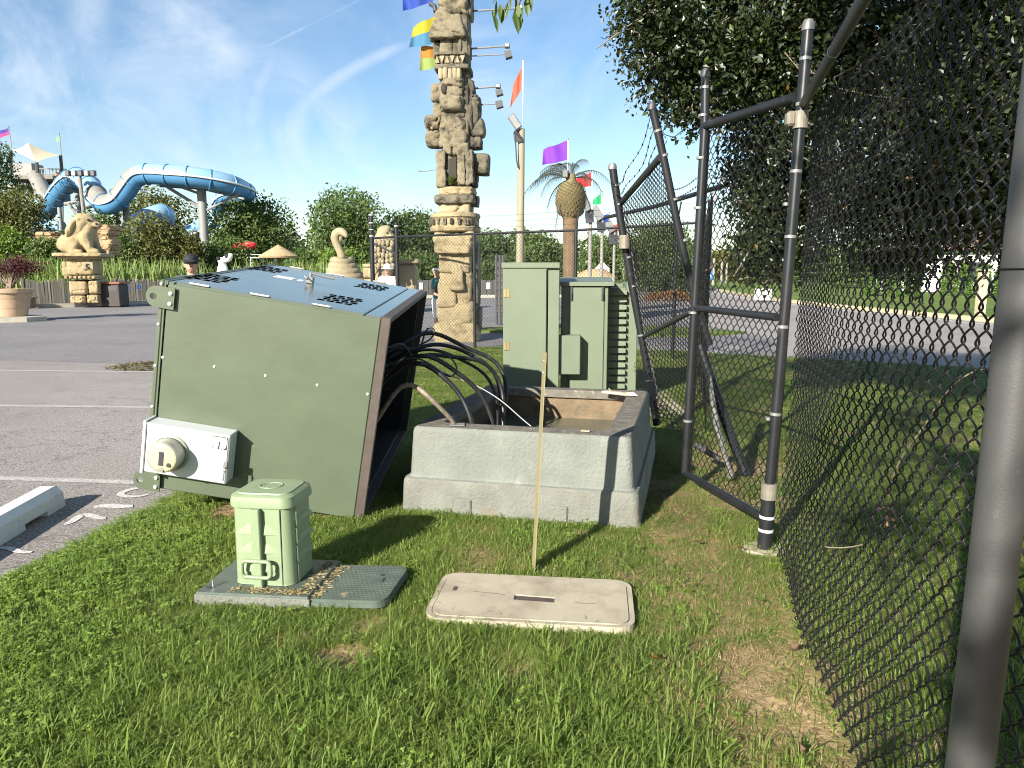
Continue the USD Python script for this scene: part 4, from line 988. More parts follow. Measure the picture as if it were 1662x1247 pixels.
def leaning_gate():
    t = T('leaning_gate_leaf', 'damaged second gate leaf leaning over beside the transformer, its mesh torn loose', 'gate', (1.5, 6.2, 0))
    L0, Lm, L1 = at(1058, 640, 6.95), at(1018, 420, 6.95), at(994, 270, 6.95)
    R0, Rm, R1 = at(1152, 560, 5.55), at(1112, 420, 5.55), at(1058, 172, 5.55)
    Lb = at(1066, 690, 6.95)
    MB().tube(spline([Lb, L0, Lm, L1], 16), .036, 16).build('stile', 'post_black', t, off=t.loc, smooth=40)
    MB().tube(spline([R0, Rm, at(1085, 295, 5.55), R1], 16), .029, 16).build('stile', 'post_black', t, off=t.loc, smooth=40)
    cap_on(t, L1, .036, 'lamp_grey'); cap_on(t, R1, .029, 'lamp_dark')
    tl, tr = at(1008, 330, 6.95), at(1071, 256, 5.55)
    MB().tube([tl, tr], .027, 14).build('top_rail', 'post_black', t, off=t.loc, smooth=40)
    ml, mr = at(1044, 547, 6.95), at(1128, 503, 5.55)
    MB().tube([ml, mr], .022, 14).build('middle_rail', 'post_black', t, off=t.loc, smooth=40)
    bands(t, Lb, L1, (.18, .36, .55, .66, .86, .93), .036, bolt=False); bands(t, R0, R1, (.25, .45, .62, .80, .90), .029, bolt=False)
    c = at(1013, 393, 6.9); MB().tube([c - [.0, .02, .06], c + [0, -.02, .06]], .05, 14).build('latch', 'band_old', t, off=t.loc)
    MB().tube([at(1015, 345, 6.9), at(1047, 545, 6.9), at(1068, 640, 6.9)], .008, 6).build('tension_bar', 'band_silver', t, off=t.loc)
    W, H = 1.42, 2.25
    V, F = chain(W, H, .0042, .0372, per=3, sides=4)
    P00, P10, P01, P11 = at(1066, 690, 6.9), at(1165, 640, 5.5), tl, tr

    def bow(P, a, b, n):
        return P + np.outer(.10 * np.sin(np.pi * a) * (1 - b) ** 2 + .03 * np.sin(7 * b + 3 * a) * np.sin(np.pi * a), -n)
    V = panel(V, P00, P10, P01, P11, W, H, bow)
    MB().add(V, F).build('chain_link_mesh', 'fence_wire', t, off=t.loc, smooth=True)
    # the loose foot of the mesh, rolled over itself beside the vault
    V, F = chain(.75, .85, .0040, .0372, per=3, sides=4)
    a, b = V[:, 0] / .75, V[:, 2] / .85
    c0 = np.array([at(1050, 618, 6.2), at(1056, 650, 6.1), at(1074, 684, 5.9), at(1104, 709, 5.6)]); cs = CubicSpline(np.linspace(0, 1, 4), c0)
    P = cs(b); P[:, 0] += .03 * a + .10 * np.sin(a * 5.5) * (.3 + .7 * b); P[:, 1] += .55 * a; P[:, 2] += .10 * (1 - np.cos(a * 5.5)) * .6 + .02 * b
    P2 = P + np.stack([.03 * np.sin(b * 7) - .02, .06 + 0 * b, .015 * np.cos(a * 9)], 1)
    MB().add(P, F).add(P2, F).build('rolled_mesh', 'fence_wire', t, off=t.loc, smooth=True)
    for i, (p, q) in enumerate((((994, 300), (1056, 188)), ((999, 318), (1061, 210)), ((1006, 322), (1067, 232)))):
        A, B = at(*p, 6.95), at(*q, 5.55); u = np.linspace(0, 1, 14)
        P = A * (1 - u)[:, None] + B * u[:, None]; P[:, 2] -= .12 * np.sin(np.pi * u) * (1.2 - i * .2); P[:, 0] += .03 * np.sin(u * 9 + i) * np.sin(np.pi * u)
        barb_wire('barbed_wire', P, ('top', 'middle', 'lowest')[i] + ' sagging barbed wire strand between the stiles of the leaning gate leaf', r=.0026)


leaning_gate()


def far_fences():
    pts = [(605, 16.3), (645, 16.0), (770, 15.0), (934, 14.0), (1096, 13.1), (1142, 12.85)]
    base = np.array([at(x, 450, y)[:2] for x, y in pts])
    rail = [387, 384.5, 380, 374, 364, 361]
    t = T('back_fence', 'black chain-link fence with barbed wire across the back of the enclosure', 'fence', (base[2][0], base[2][1], 0))
    tops = np.array([at(p[0], r_, p[1]) for p, r_ in zip(pts, rail)])
    for i, (b, w) in enumerate(zip(base, (.05, .045, .032, .034, .03, .03))):
        up = {0: .52, 1: .30}.get(i, .0)
        MB().tube([[b[0], b[1], -.1], [b[0], b[1], tops[i, 2] + up]], w, 14).build('post', 'post_black', t, off=t.loc, smooth=40)
        if up:
            bands(t, [b[0], b[1], 0], [b[0], b[1], tops[i, 2] + up], (.83, .88, .93, .99) if i == 0 else (.97,), w, mat='stop_white', bolt=False)
        else:
            MB().tube([[b[0], b[1], tops[i, 2]], [b[0] + .05, b[1] - .05, tops[i, 2] + .38]], .015, 8).build('barb_arm', 'post_black', t, off=t.loc)
    MB().tube(tops, .024, 10).build('top_rail', 'post_black', t, off=t.loc)
    MB().tube([tops[0] + [0, 0, -.1], [base[1][0], base[1][1], 1.9]], .02, 8).build('brace', 'post_black', t, off=t.loc)
    V_, F_ = [], []
    m = MB()
    for i in range(1, 5):
        W = float(np.linalg.norm(base[i + 1] - base[i])); H = float(tops[i, 2]); V, F = chain(W, H, .0027, .0372, per=2, sides=3)
        m.add(panel(V, np.r_[base[i], .02], np.r_[base[i + 1], .02], tops[i] + [0, 0, .04], tops[i + 1] + [0, 0, .04], W, H), F)
    V, F = chain(.5, 2.2, .0027, .0372, per=2, sides=3); m.add(panel(V, np.r_[base[0], .02], np.r_[base[1], .02], tops[0], tops[1], .5, 2.2), F)
    m.build('chain_link_mesh', 'fence_wire', t, off=t.loc)
    for k in range(3):
        P = []
        for i in range(1, 6):
            p = tops[i] + [.02 + .012 * k, -.02 - .012 * k, .13 + .11 * k]; P.append(p)
        P = spline(P, 60); P[:, 2] -= .015 * np.abs(np.sin(np.linspace(0, 12, 60)))
        m = MB().tube(P, .0028, 3)
        m.build('barbed_wire_strand', 'fence_wire', t, off=t.loc)
    # the right-hand side fence, running from the back corner to the broken gate
    s = T('side_fence', 'black chain-link side fence with its loose top rail, behind the damaged gate leaf', 'fence', (2.4, 9.5, 0))
    a, b = np.array([3.30, 12.85]), np.array([1.74, 6.45])
    pa, pb = at(984, 353, 11.3), at(1182, 299, 7.4); e = (pb - pa) / np.linalg.norm(pb - pa)
    MB().tube([pa, pa * .5 + pb * .5 + [0, 0, -.03], pb], .026, 12).build('top_rail', 'post_black', s, off=s.loc, smooth=40)
    for q in (.16, .55):
        c = a * (1 - q) + b * q; MB().tube([[*c, -.1], [*c, 2.42]], .034, 12).build('post', 'post_black', s, off=s.loc, smooth=40)
        MB().tube([[*c, 2.42], [c[0] + .16, c[1], 2.72]], .017, 8).build('barb_arm', 'post_black', s, off=s.loc)
    W = float(np.linalg.norm(b - a)) * .92; b2 = a + (b - a) * .92
    V, F = chain(W, 2.35, .0025, .0372, per=2, sides=3)
    V = panel(V, np.r_[a, .02], np.r_[b2, .02], np.r_[a, 2.36], np.r_[b2 + [-.03, 0], 2.3], W, 2.35, lambda P, x, z, n: P + np.outer(.04 * np.sin(np.pi * x * 1.3) ** 2 * np.sin(z * 3.1), n))
    MB().add(V, F).build('chain_link_mesh', 'fence_wire', s, off=s.loc)
    for k in range(2):
        u = np.linspace(0, 1, 12); P = np.outer(1 - u, at(1085 - 6 * k, 308 + 14 * k, 9.4)) + np.outer(u, at(1137, 284 + 14 * k, 7.6)); P[:, 2] -= .05 * np.sin(np.pi * u)
        barb_wire('barbed_wire', P, ('upper', 'lower')[k] + ' short barbed wire strand behind the upright gate leaf', r=.003)


far_fences()


# ================================================================ leaves, trees
def leaf_cards(C, size, rs, droop=0.0, aspect=.55, bend=.25, facing=None):
    """Two-triangle leaves at the points C."""
    n = len(C); d = rs.normal(size=(n, 3)); d[:, 2] -= droop; d /= np.linalg.norm(d, axis=1, keepdims=True)
    u = rs.normal(size=(n, 3)); 
    if facing is not None: u = np.cross(facing, d) + .45 * u
    u -= d * (u * d).sum(1, keepdims=True); u /= np.maximum(np.linalg.norm(u, axis=1, keepdims=True), 1e-6)
    w = np.cross(d, u); s = (size * rs.uniform(.65, 1.3, n))[:, None]
    P = np.stack([C, C + d * s * .5 + u * s * aspect * .5 + w * s * bend * .4, C + d * s, C + d * s * .5 - u * s * aspect * .5 + w * s * bend * .4], 1)
    f = np.array([[0, 1, 2], [0, 2, 3]]); F = (f[None] + 4 * np.arange(n)[:, None, None]).reshape(-1, 3)
    return P.reshape(-1, 3), F


def blob_points(blobs, n, rs, shell=.35, gap=.0, seed=0, clump=1.6):
    """Points in the outer shells of ellipsoids (c, r), thinned by noise into clumps."""
    w = np.array([np.prod(np.broadcast_to(r, 3)) ** (2 / 3) for c, r in blobs]); w /= w.sum(); P, Nn = [], []
    k = rs.choice(len(blobs), int(n * 1.9), p=w)
    d = rs.normal(size=(len(k), 3)); d /= np.linalg.norm(d, axis=1, keepdims=True)
    q = 1 - shell * rs.random(len(k)) ** 1.3 + .10 * rs.normal(size=len(k))
    C = np.array([b[0] for b in blobs])[k]; R = np.array([np.broadcast_to(b[1], 3) for b in blobs])[k]
    P = C + d * R * q[:, None]
    sc = clump / np.median(R)
    keep = meshkit.noise(P * sc * 2.2, seed) + .35 * meshkit.noise(P * sc * 6, seed + 1) > .50 + gap
    P, d = P[keep][:n], d[keep][:n]
    return P, d


def tree(name, label, base, h, blobs, mat, n, size, trunk_r=.16, group=None, cat='tree', seed=0, limbs=5, trunk='bark', gap=0.0, droop=.2, twigs=True, clump=1.6):
    """blobs relative to the base."""
    rs = np.random.default_rng(100 + seed); base = np.array(base, float)
    t = T(name, label, cat, base, group=group)
    P, d = blob_points([(np.array(c), np.array(r)) for c, r in blobs], n, rs, seed=seed, gap=gap, clump=clump)
    P = P[P[:, 2] > .02]
    v, f = leaf_cards(P, size, rs, droop=droop, facing=None)
    if trunk:
        m = MB(); top = np.mean([c for c, r in blobs], axis=0)
        tr = spline([(0, 0, -.1), (.02 * h, .01 * h, h * .22), (top[0] * .5, top[1] * .5, max(h * .42, top[2] * .6)), tuple(top)], 12)
        m.tube(tr, np.linspace(trunk_r, trunk_r * .4, 12), 8)
        for i, (c, r) in enumerate(blobs[:limbs]):
            k_ = 4 + i % 5; m.tube(spline([tr[k_], (tr[k_] + np.array(c)) / 2 + [0, 0, .1 * h * .3], np.array(c)], 6), np.linspace(trunk_r * .45, trunk_r * .12, 6), 6)
        m.build('trunk', trunk, t)
    MB().add(v, f).build('crown', mat, t)
    return t


def round_blobs(w, d, h, z0, n, rs, s=.42):
    """n lobes inside a box of that width, depth and height, its foot at z0."""
    out = []
    for _ in range(n):
        a, q, zz = rs.uniform(0, 6.283), rs.random() ** .6, rs.random()
        prof = math.sin(math.pi * min(.95, .22 + .70 * zz)) ** .6
        r = s * min(w, h) * rs.uniform(.55, 1.0) * .6
        out.append((( (w / 2 - r * .6) * q * math.cos(a) * prof, (d / 2) * q * math.sin(a) * prof, z0 + r * .7 + (h - 1.5 * r) * zz), (r, r, r * .85)))
    return out


def big_tree():
    rs = np.random.default_rng(31)
    t = T('overhanging_tree', 'large dark leafy tree hanging over the fence at the upper right', 'tree', (6.3, 7.4, 0))
    B = t.loc
    # lobes given by where they stand (x, y, z) in the world
    L = []
    def lobe(px, py, Y, r): L.append((at(px, py, Y), np.array(r) if np.ndim(r) else np.array([r, r, r])))
    lobe(1075, 60, 6.2, .42); lobe(1120, 110, 6.4, .55); lobe(1180, 60, 6.6, .70); lobe(1110, 150, 6.5, .28); lobe(1220, 130, 6.8, .55); lobe(1060, 15, 6.0, .38)
    lobe(1290, 60, 6.6, .8); lobe(1240, 250, 7.0, (.42, .6, .7)); lobe(1235, 330, 7.2, (.42, .5, .62)); lobe(1255, 400, 7.3, (.42, .5, .42)); lobe(1222, 400, 7.2, (.20, .3, .40)); lobe(1300, 330, 7.4, (.5, .6, .8))
    lobe(1340, 180, 6.8, .8); lobe(1400, 330, 7.5, (.8, .8, .7)); lobe(1430, 90, 6.2, 1.0); lobe(1540, 200, 6.0, 1.0); lobe(1500, 330, 7.0, (.7, .8, .65)); lobe(1620, 330, 6.5, (.8, .8, .65)); lobe(1640, 90, 5.6, 1.0); lobe(1570, -40, 5.8, 1.0)
    lobe(1180, -60, 6.4, .8); lobe(1330, -80, 6.4, 1.0); lobe(1760, 200, 6.0, 1.1); lobe(1800, 20, 6.0, 1.2); lobe(1478, 420, 7.4, (.22, .4, .28)); lobe(1425, 425, 7.4, (.25, .4, .16))
    P, d = blob_points([(c, r) for c, r in L], 125000, rs, shell=.85, seed=8, gap=-.10, clump=1.1)
    pick = rs.random(len(P))
    main = P[pick > .018]; inner, _ = blob_points([(c, r * .85) for c, r in L], 16000, rs, shell=1.0, seed=9, gap=-.5)
    v, f = leaf_cards(main, .045, rs, droop=.55, aspect=.62, bend=.3)
    # side sprays that reach out of the outline
    tw = MB(); lv, tips = [], []
    sprays = [((1075, 60), (1005, 42), 6.0), ((1085, 90), (1020, 98), 6.1), ((1060, 20), (1012, 8), 6.0), ((1100, 150), (1060, 130), 6.3), ((1130, 165), (1090, 200), 6.4), ((1160, 180), (1120, 232), 6.5), ((1200, 170), (1165, 215), 6.6), ((1090, 120), (1045, 65), 6.1),
              ((1250, 300), (1180, 260), 7.0), ((1240, 330), (1178, 330), 7.1), ((1230, 380), (1190, 450), 7.1), ((1250, 400), (1240, 480), 7.2), ((1280, 400), (1290, 470), 7.3), ((1420, 420), (1425, 478), 7.3), ((1500, 420), (1490, 500), 7.3), ((1100, 10), (1080, -30), 6.2)]
    for (a, b, Y) in sprays:
        A, Bp = at(*a, Y), at(*b, Y - .1); u = spline([A, (A + Bp) / 2 + rs.normal(size=3) * .04, Bp], 14); tw.tube(u, np.linspace(.008, .003, 14), 5)
        for q in u[2:]:
            for _ in range(5): lv.append(q + rs.normal(size=3) * .032)
    for _ in range(90):
        i = rs.integers(len(P)); tw.tube(spline([P[i], P[i] + rs.normal(size=3) * .2, P[i] + rs.normal(size=3) * .5], 6), .004, 4)
    lv = np.array(lv); v2, f2 = leaf_cards(lv, .050, rs, droop=.4, aspect=.62, bend=.3)
    m = MB(); v4, f4 = leaf_cards(inner, .085, rs, droop=.5, aspect=.62); m.add(v - B, f); m.add(v2 - B, f2); m.add(v4 - B, f4); m.build('crown', 'leaf_dark', t)
    odd = P[pick <= .018]; k = rs.random(len(odd))
    for nm, mt, sel in (('fresh_leaves', 'leaf_fresh', k < .55), ('yellow_leaves', 'leaf_yellow', (k >= .55) & (k < .80)), ('dead_leaves', 'leaf_brown', k >= .80)):
        v3, f3 = leaf_cards(odd[sel], .052, rs, droop=.4, aspect=.6); MB().add(v3 - B, f3).build(nm, mt, t, kind='stuff')
    tw.build('twigs', 'twig', t, off=B)
    tr = MB(); tk = spline([(0, 0, -.1), (-.1, .05, 1.2), (-.3, -.1, 2.4), (-.6, -.4, 3.6), (-.8, -.6, 5.0)], 16); tr.tube(tk, np.linspace(.24, .10, 16), 12)
    for px, py, Y in ((1430, 90, 6.2), (1180, 60, 6.6), (1300, 300, 7.4), (1540, 200, 6.0), (1640, 90, 5.6), (1120, 110, 6.4), (1480, 330, 7.2)):
        e = at(px, py, Y) - B; s0 = tk[8 + (px % 5)]; tr.tube(spline([s0, (s0 + e) / 2 + [0, 0, .25], e], 10), np.linspace(.085, .02, 10), 7)
    tr.build('trunk', 'bark', t)


big_tree()


def shade_tree():
    """The tree that stands by the photographer: its hanging twig shows at the top, its shade falls on the fence and the leaves at the right."""
    rs = np.random.default_rng(77)
    t = T('shade_tree', 'narrow-leaved branch hanging into the top of the picture right of the totem', 'tree', (4.2, -3.2, 0)); B = t.loc
    m = MB(); tk = spline([(0, 0, -.1), (-.1, .1, 1.5), (-.3, .3, 3.2), (-.6, .5, 5.0), (-.9, .6, 7.0)], 16); m.tube(tk, np.linspace(.22, .08, 16), 12)
    lobes = [((.8, -3.6, 5.6), 1.0), ((2.0, -3.4, 5.3), 1.1), ((3.2, -3.4, 5.0), 1.2), ((4.6, -3.0, 4.7), 1.2), ((5.6, -2.6, 4.4), 1.1), ((2.4, -2.6, 6.8), 1.2), ((3.8, -2.2, 6.4), 1.3), ((.9, -2.6, 6.9), .95), ((5.2, -1.8, 6.0), 1.2), ((6.6, -1.8, 5.0), 1.2), ((3.0, -3.6, 3.9), .7), ((4.6, -4.0, 3.6), .7), ((6.5, -3.4, 3.6), .9), ((.1, -3.0, 6.9), .6), ((2.3, -2.2, 7.9), .9), ((1.6, -.8, 6.2), .5), ((-2.3, -2.9, 5.9), .5), ((-1.6, -2.0, 6.3), .7), ((-1.0, -.6, 6.9), .8), ((-.6, .3, 6.6), .7), ((0, 1.2, 6.0), .6), ((.2, -.5, 7.2), .9), ((.9, .6, 6.6), .8), ((-2.7, -3.7, 4.5), .42), ((-2.0, -3.0, 5.0), .5), ((-3.0, -5.1, 4.3), .34), ((-2.2, -4.3, 4.2), .4), ((-1.2, -4.0, 4.6), .5)]
    for c, r in lobes[:12]:
        e = np.array(c) - B; s0 = tk[7 + int(c[0] * 3) % 7]; m.tube(spline([s0, (s0 + e) / 2 + [0, 0, .2], e], 8), np.linspace(.07, .02, 8), 7)
    br = spline([tk[9] + B, (2.3, 1.2, 5.4), (1.0, 3.0, 4.6), (.45, 3.45, 3.9), at(852, -20, 3.5), at(842, 8, 3.5)], 40); m.tube(br - B, np.linspace(.045, .004, 40), 7)
    for a, b in (((852, -20), (818, 16)), ((846, 0), (862, 6)), ((852, -22), (800, 4))):
        m.tube(spline([at(*a, 3.5), at((a[0] + b[0]) / 2, (a[1] + b[1]) / 2 - 6, 3.5), at(*b, 3.48)], 8) - B, np.linspace(.004, .002, 8), 5)
    m.build('trunk', 'bark', t)
    P, d = blob_points([(np.array(c) - B, np.array([r, r, r])) for c, r in lobes], 19000, rs, shell=.9, seed=3, clump=1.2)
    v, f = leaf_cards(P, .15, rs, droop=.8, aspect=.5)
    mm = MB().add(v, f)
    # the hanging narrow leaves in view
    for (px, py, L, tilt) in [(806, 8, 30, 1.2), (812, 14, 32, .2), (818, 10, 34, 1.6), (824, 12, 26, -.8), (803, 30, 28, .7), (835, 24, 36, .6), (842, 12, 36, -.4), (848, 20, 30, 1.9), (855, 2, 30, .1), (860, -6, 30, .9), (800, 24, 16, .3), (829, 4, 20, 2.0), (838, 0, 26, 1.1), (845, 30, 28, -.2), (866, -8, 22, -.6)]:
        c = at(px, py - 8, 3.5 + .05 * math.sin(px)); k = 3.5 / 1200; l = L * k; dx = .18 * math.sin(tilt * 3) * l
        u = np.array([math.cos(tilt), math.sin(tilt), 0]) * l * .18
        p = [c, c + [dx * .3, 0, -l * .35] + u, c + [dx * .4, .004, -l * .38], c + [dx * .3, 0, -l * .35] - u, c + [dx * .7, 0, -l * .7] + u * .7, c + [dx * .75, .004, -l * .72], c + [dx * .7, 0, -l * .7] - u * .7, c + [dx, 0, -l]]
        mm.add(np.array(p) - B, [[0, 1, 2], [0, 2, 3], [1, 4, 5], [1, 5, 2], [2, 5, 6], [2, 6, 3], [4, 7, 5], [5, 7, 6]])
    mm.build('crown', 'leaf_oak', t)


shade_tree()


# ================================================================ lawn
def grass():
    import shapely
    rs = np.random.default_rng(55)
    path = uniq('/World', 'grass')
    pi = UsdGeom.PointInstancer.Define(stage, path)
    tag(pi, 'uneven green lawn with long blades, clover and dry tufts', 'grass', kind='stuff')
    protos = []
    def tuft(name, n, h, w, spread, mat, lean=.5, seed=0, flat=False):
        r = np.random.default_rng(seed); m = MB()
        for _ in range(n):
            a = r.uniform(0, 6.283); rad = spread * math.sqrt(r.random()); b = np.array([rad * math.cos(a), rad * math.sin(a), -.01])
            L = h * r.uniform(.5, 1.15); az = r.uniform(0, 6.283) if r.random() < .6 else a + r.normal() * .5; le = lean * r.uniform(.2, 1.4)
            dx = np.array([math.cos(az), math.sin(az), 0]); sx = np.array([-math.sin(az), math.cos(az), 0]); ww = w * r.uniform(.7, 1.3)
            p1 = b + np.array([0, 0, L * .45]) + dx * L * .18 * le; p2 = b + np.array([0, 0, L * (.86 - .22 * le)]) + dx * L * .5 * le; p3 = b + np.array([0, 0, L * (1.05 - .55 * le)]) + dx * L * .95 * le
            m.add([b - sx * ww * .5, b + sx * ww * .5, p1 - sx * ww * .55, p1 + sx * ww * .55, p2 - sx * ww * .4, p2 + sx * ww * .4, p3], [[0, 1, 3], [0, 3, 2], [2, 3, 5], [2, 5, 4], [4, 5, 6]])
        protos.append(m.build(name, mat, path))
    tuft('tuft', 20, .062, .0027, .042, 'grass_blade', 1.1, 1); tuft('tuft', 20, .050, .0025, .045, 'grass_blade', 1.3, 2); tuft('tuft', 14, .088, .0034, .035, 'grass_blade', 1.2, 3); tuft('tuft', 22, .040, .0024, .05, 'grass_blade', 1.2, 4)
    tuft('dry_tuft', 14, .055, .0026, .045, 'grass_dry', 1.5, 5)
    # clover: small round leaves on short stems
    m = MB(); r = np.random.default_rng(9)
    for _ in range(20):
        c = np.array([r.uniform(-.045, .045), r.uniform(-.045, .045), r.uniform(.015, .065)]); tl = r.normal(size=2) * .35
        for k_ in range(3):
            a = k_ * 2.094 + r.uniform(0, .5); s = r.uniform(.0036, .0060); e = np.array([math.cos(a), math.sin(a), 0]); e2 = np.array([-math.sin(a), math.cos(a), 0])
            q = [c, c + e * s * .7 + e2 * s * .6, c + e * s * 1.5 + e2 * s * .35, c + e * s * 1.5 - e2 * s * .35, c + e * s * .7 - e2 * s * .6]
            q = [x + [0, 0, (x - c)[0] * tl[0] + (x - c)[1] * tl[1]] for x in q]; m.add(q, [[0, 1, 2], [0, 2, 3], [0, 3, 4]])
        m.add([c + [-.001, 0, 0], c + [.001, 0, 0], [c[0], c[1], -.01]], [[0, 1, 2]])
    protos.append(m.build('clover', 'clover', path))
    tuft('long_tuft', 7, .15, .0046, .02, 'grass_blade', 1.0, 11)
    pi.CreatePrototypesRel().SetTargets([Sdf.Path(p) for p in protos])
    pos, idx, scl = [], [], []

    def scatter(x0, x1, y0, y1, dens, big=1.0):
        n = int((x1 - x0) * (y1 - y0) * dens); X, Y = rs.uniform(x0, x1, n), rs.uniform(y0, y1, n)
        ok = shapely.contains_xy(LAWN_POLY, X, Y)
        # in view only (with a margin)
        ok &= (np.abs(X) < (Y + .6) * .80 + .5)
        ok &= ~((Y > 3.2) & (X < -1.25) & (Y < 3.7) & (X > -1.45) & False)
        def box(cx, cy, a, hx, hy):
            dx, dy = X - cx, Y - cy; u, v = dx * math.cos(a) + dy * math.sin(a), -dx * math.sin(a) + dy * math.cos(a); return (np.abs(u) < hx) & (np.abs(v) < hy)
        v0 = VO[:2] + np.array([math.cos(VA), math.sin(VA)]) * .78 + np.array([-math.sin(VA), math.cos(VA)]) * 1.01
        ok &= ~box(v0[0], v0[1], VA, .78, 1.01); ok &= ~box(-1.19, 3.475, math.radians(-6), .275, .215); ok &= ~box(-.735, 3.42, math.radians(-8), .195, .20)
        ok &= ~box(.095, 3.26, math.radians(-6.5), .455, .235); ok &= ~box(.5, 8.7, 0, .7, .7)
        # crushed under the cabinet
        cx = CT + CR @ np.array([-CW / 2, CD / 2, 0]); ok &= ~box(cx[0] + .15, cx[1], .018, .50, 1.0)
        nz = meshkit.fbm(np.stack([X * 1.5, Y * 1.5, 0 * X], -1), 3, 5)
        bare = np.zeros(n)
        # the trodden strip between vault and fence, and a few worn spots
        bare += .86 * np.exp(-((X - (.98 + .02 * (Y - 3))) / .46) ** 2) * np.clip((Y - 1.2) / 1.2, 0, 1) * np.clip((6.4 - Y) / 1.2, 0, 1)
        for (sx, sy, r_, k_) in [(*gr(780, 908)[:2], .22, .8), (*gr(1030, 930)[:2], .26, .9), (*gr(550, 1070)[:2], .13, 1.0), (*gr(590, 1015)[:2], .12, .9), (*gr(460, 1050)[:2], .09, .9), (*gr(1110, 985)[:2], .22, .8), (*gr(1200, 820)[:2], .40, .9), (*gr(1290, 1010)[:2], .2, .8), (*gr(850, 1100)[:2], .12, .5), (*gr(1350, 1200)[:2], .16, .6), (*gr(420, 925)[:2], .10, .6), (*gr(1160, 750)[:2], .5, .9)]:
            bare = np.maximum(bare, k_ * np.exp(-(((X - sx) ** 2 + ((Y - sy) * .8) ** 2) / r_ ** 2)))
        keep = rs.random(n) > np.clip(bare * 1.15 + (nz - .68) * 1.3, 0, .97)
        ok &= keep
        ok &= ~((X > 1.30 + .19 * (Y - 3.9)) & (Y < 3.9) & (rs.random(n) < .35))
        X, Y, bare, nz = X[ok], Y[ok], bare[ok], nz[ok]; n = len(X)
        Z = lawn_height(X, Y); u = rs.random(n)
        k = np.where(Y < 3.1, rs.choice(4, n, p=[.30, .18, .36, .16]), rs.choice(4, n, p=[.36, .28, .14, .22]))
        left = np.clip((-1.3 - X) / .7, 0, 1) * np.clip((5.2 - Y) / 1.0, 0, 1)
        k = np.where(u < .05 + .45 * bare, 4, k); k = np.where(rs.random(n) < .02 + .30 * left, 5, k); k = np.where((rs.random(n) < .05) & (Y < 3.0), 6, k)
        hgt = np.where(Y > 5.2, .75, 1.0) * (1 - .45 * bare) * rs.uniform(.7, 1.25, n) * (1 + .35 * (nz - .5)) * np.clip(1.05 + .10 * (2.8 - Y), .85, 1.15)
        near = (np.hypot((X + 1.0) / .75, (Y - 3.3) / .42) < 1) | (np.hypot((X - .1) / .62, (Y - 3.15) / .36) < 1)
        hgt = np.where(X > 1.0 + .19 * (Y - 2), hgt * .85, hgt) * np.where(near, .72, 1.0)
        for a in range(n):
            pos.append((X[a], Y[a], Z[a])); idx.append(int(k[a])); scl.append((big * rs.uniform(.85, 1.2), big * rs.uniform(.85, 1.2), hgt[a] * (1 if big < 1.2 else 1.05)))
    scatter(-3.3, 2.6, .9, 2.6, 1700); scatter(-3.3, 3.4, 2.6, 4.2, 1350); scatter(-3.0, 4.6, 4.2, 6.5, 700, 1.25); scatter(-2.6, 8.5, 6.5, 10.5, 300, 1.7); scatter(-2.6, 12, 10.5, 15.6, 150, 2.3)
    # fringe hanging over the edge of covers and plates
    fr = []
    def fringe(p, q, n):
        for _ in range(n):
            s = rs.random(); fr.append((np.array(p) * (1 - s) + np.array(q) * s) + rs.normal(size=2) * .012)
    c, s_ = math.cos(math.radians(-6.5)), math.sin(math.radians(-6.5))
    def cv(x, y): return (.095 + c * x - s_ * y, 3.26 + s_ * x + c * y)
    fringe(cv(-.46, -.272), cv(.46, -.272), 130); fringe(cv(-.46, .262), cv(.46, .262), 40); fringe(cv(.475, -.2), cv(.475, .2), 30); fringe(cv(-.475, -.2), cv(-.475, .2), 20)
    fringe((-1.46, 3.22), (-.92, 3.17), 16); fringe((-.92, 3.18), (-.56, 3.15), 20); fringe((-.52, 3.2), (-.50, 3.6), 60)
    fringe((-.74, 4.63), (.76, 4.21), 130); fringe((.80, 4.25), (1.2, 6.0), 20); fringe((-.95, 4.42), (-1.75, 4.40), 120)
    for q in fr:
        pos.append((q[0], q[1], 0.0)); idx.append(int(rs.choice([0, 1, 3]))); scl.append((1, 1, rs.uniform(.6, 1.0)))
    n = len(pos); ang = rs.uniform(0, 2 * np.pi, n)
    pi.CreatePositionsAttr(Vt.Vec3fArray.FromNumpy(np.array(pos, np.float32))); pi.CreateProtoIndicesAttr(Vt.IntArray.FromNumpy(np.array(idx, np.int32))); pi.CreateScalesAttr(Vt.Vec3fArray.FromNumpy(np.array(scl, np.float32)))
    q = np.zeros((n, 4), np.float32); q[:, 0] = np.cos(ang / 2); q[:, 3] = np.sin(ang / 2)
    pi.CreateOrientationsAttr(Vt.QuathArray([Gf.Quath(float(a[0]), 0, 0, float(a[3])) for a in q]))
    return n


NG = grass()

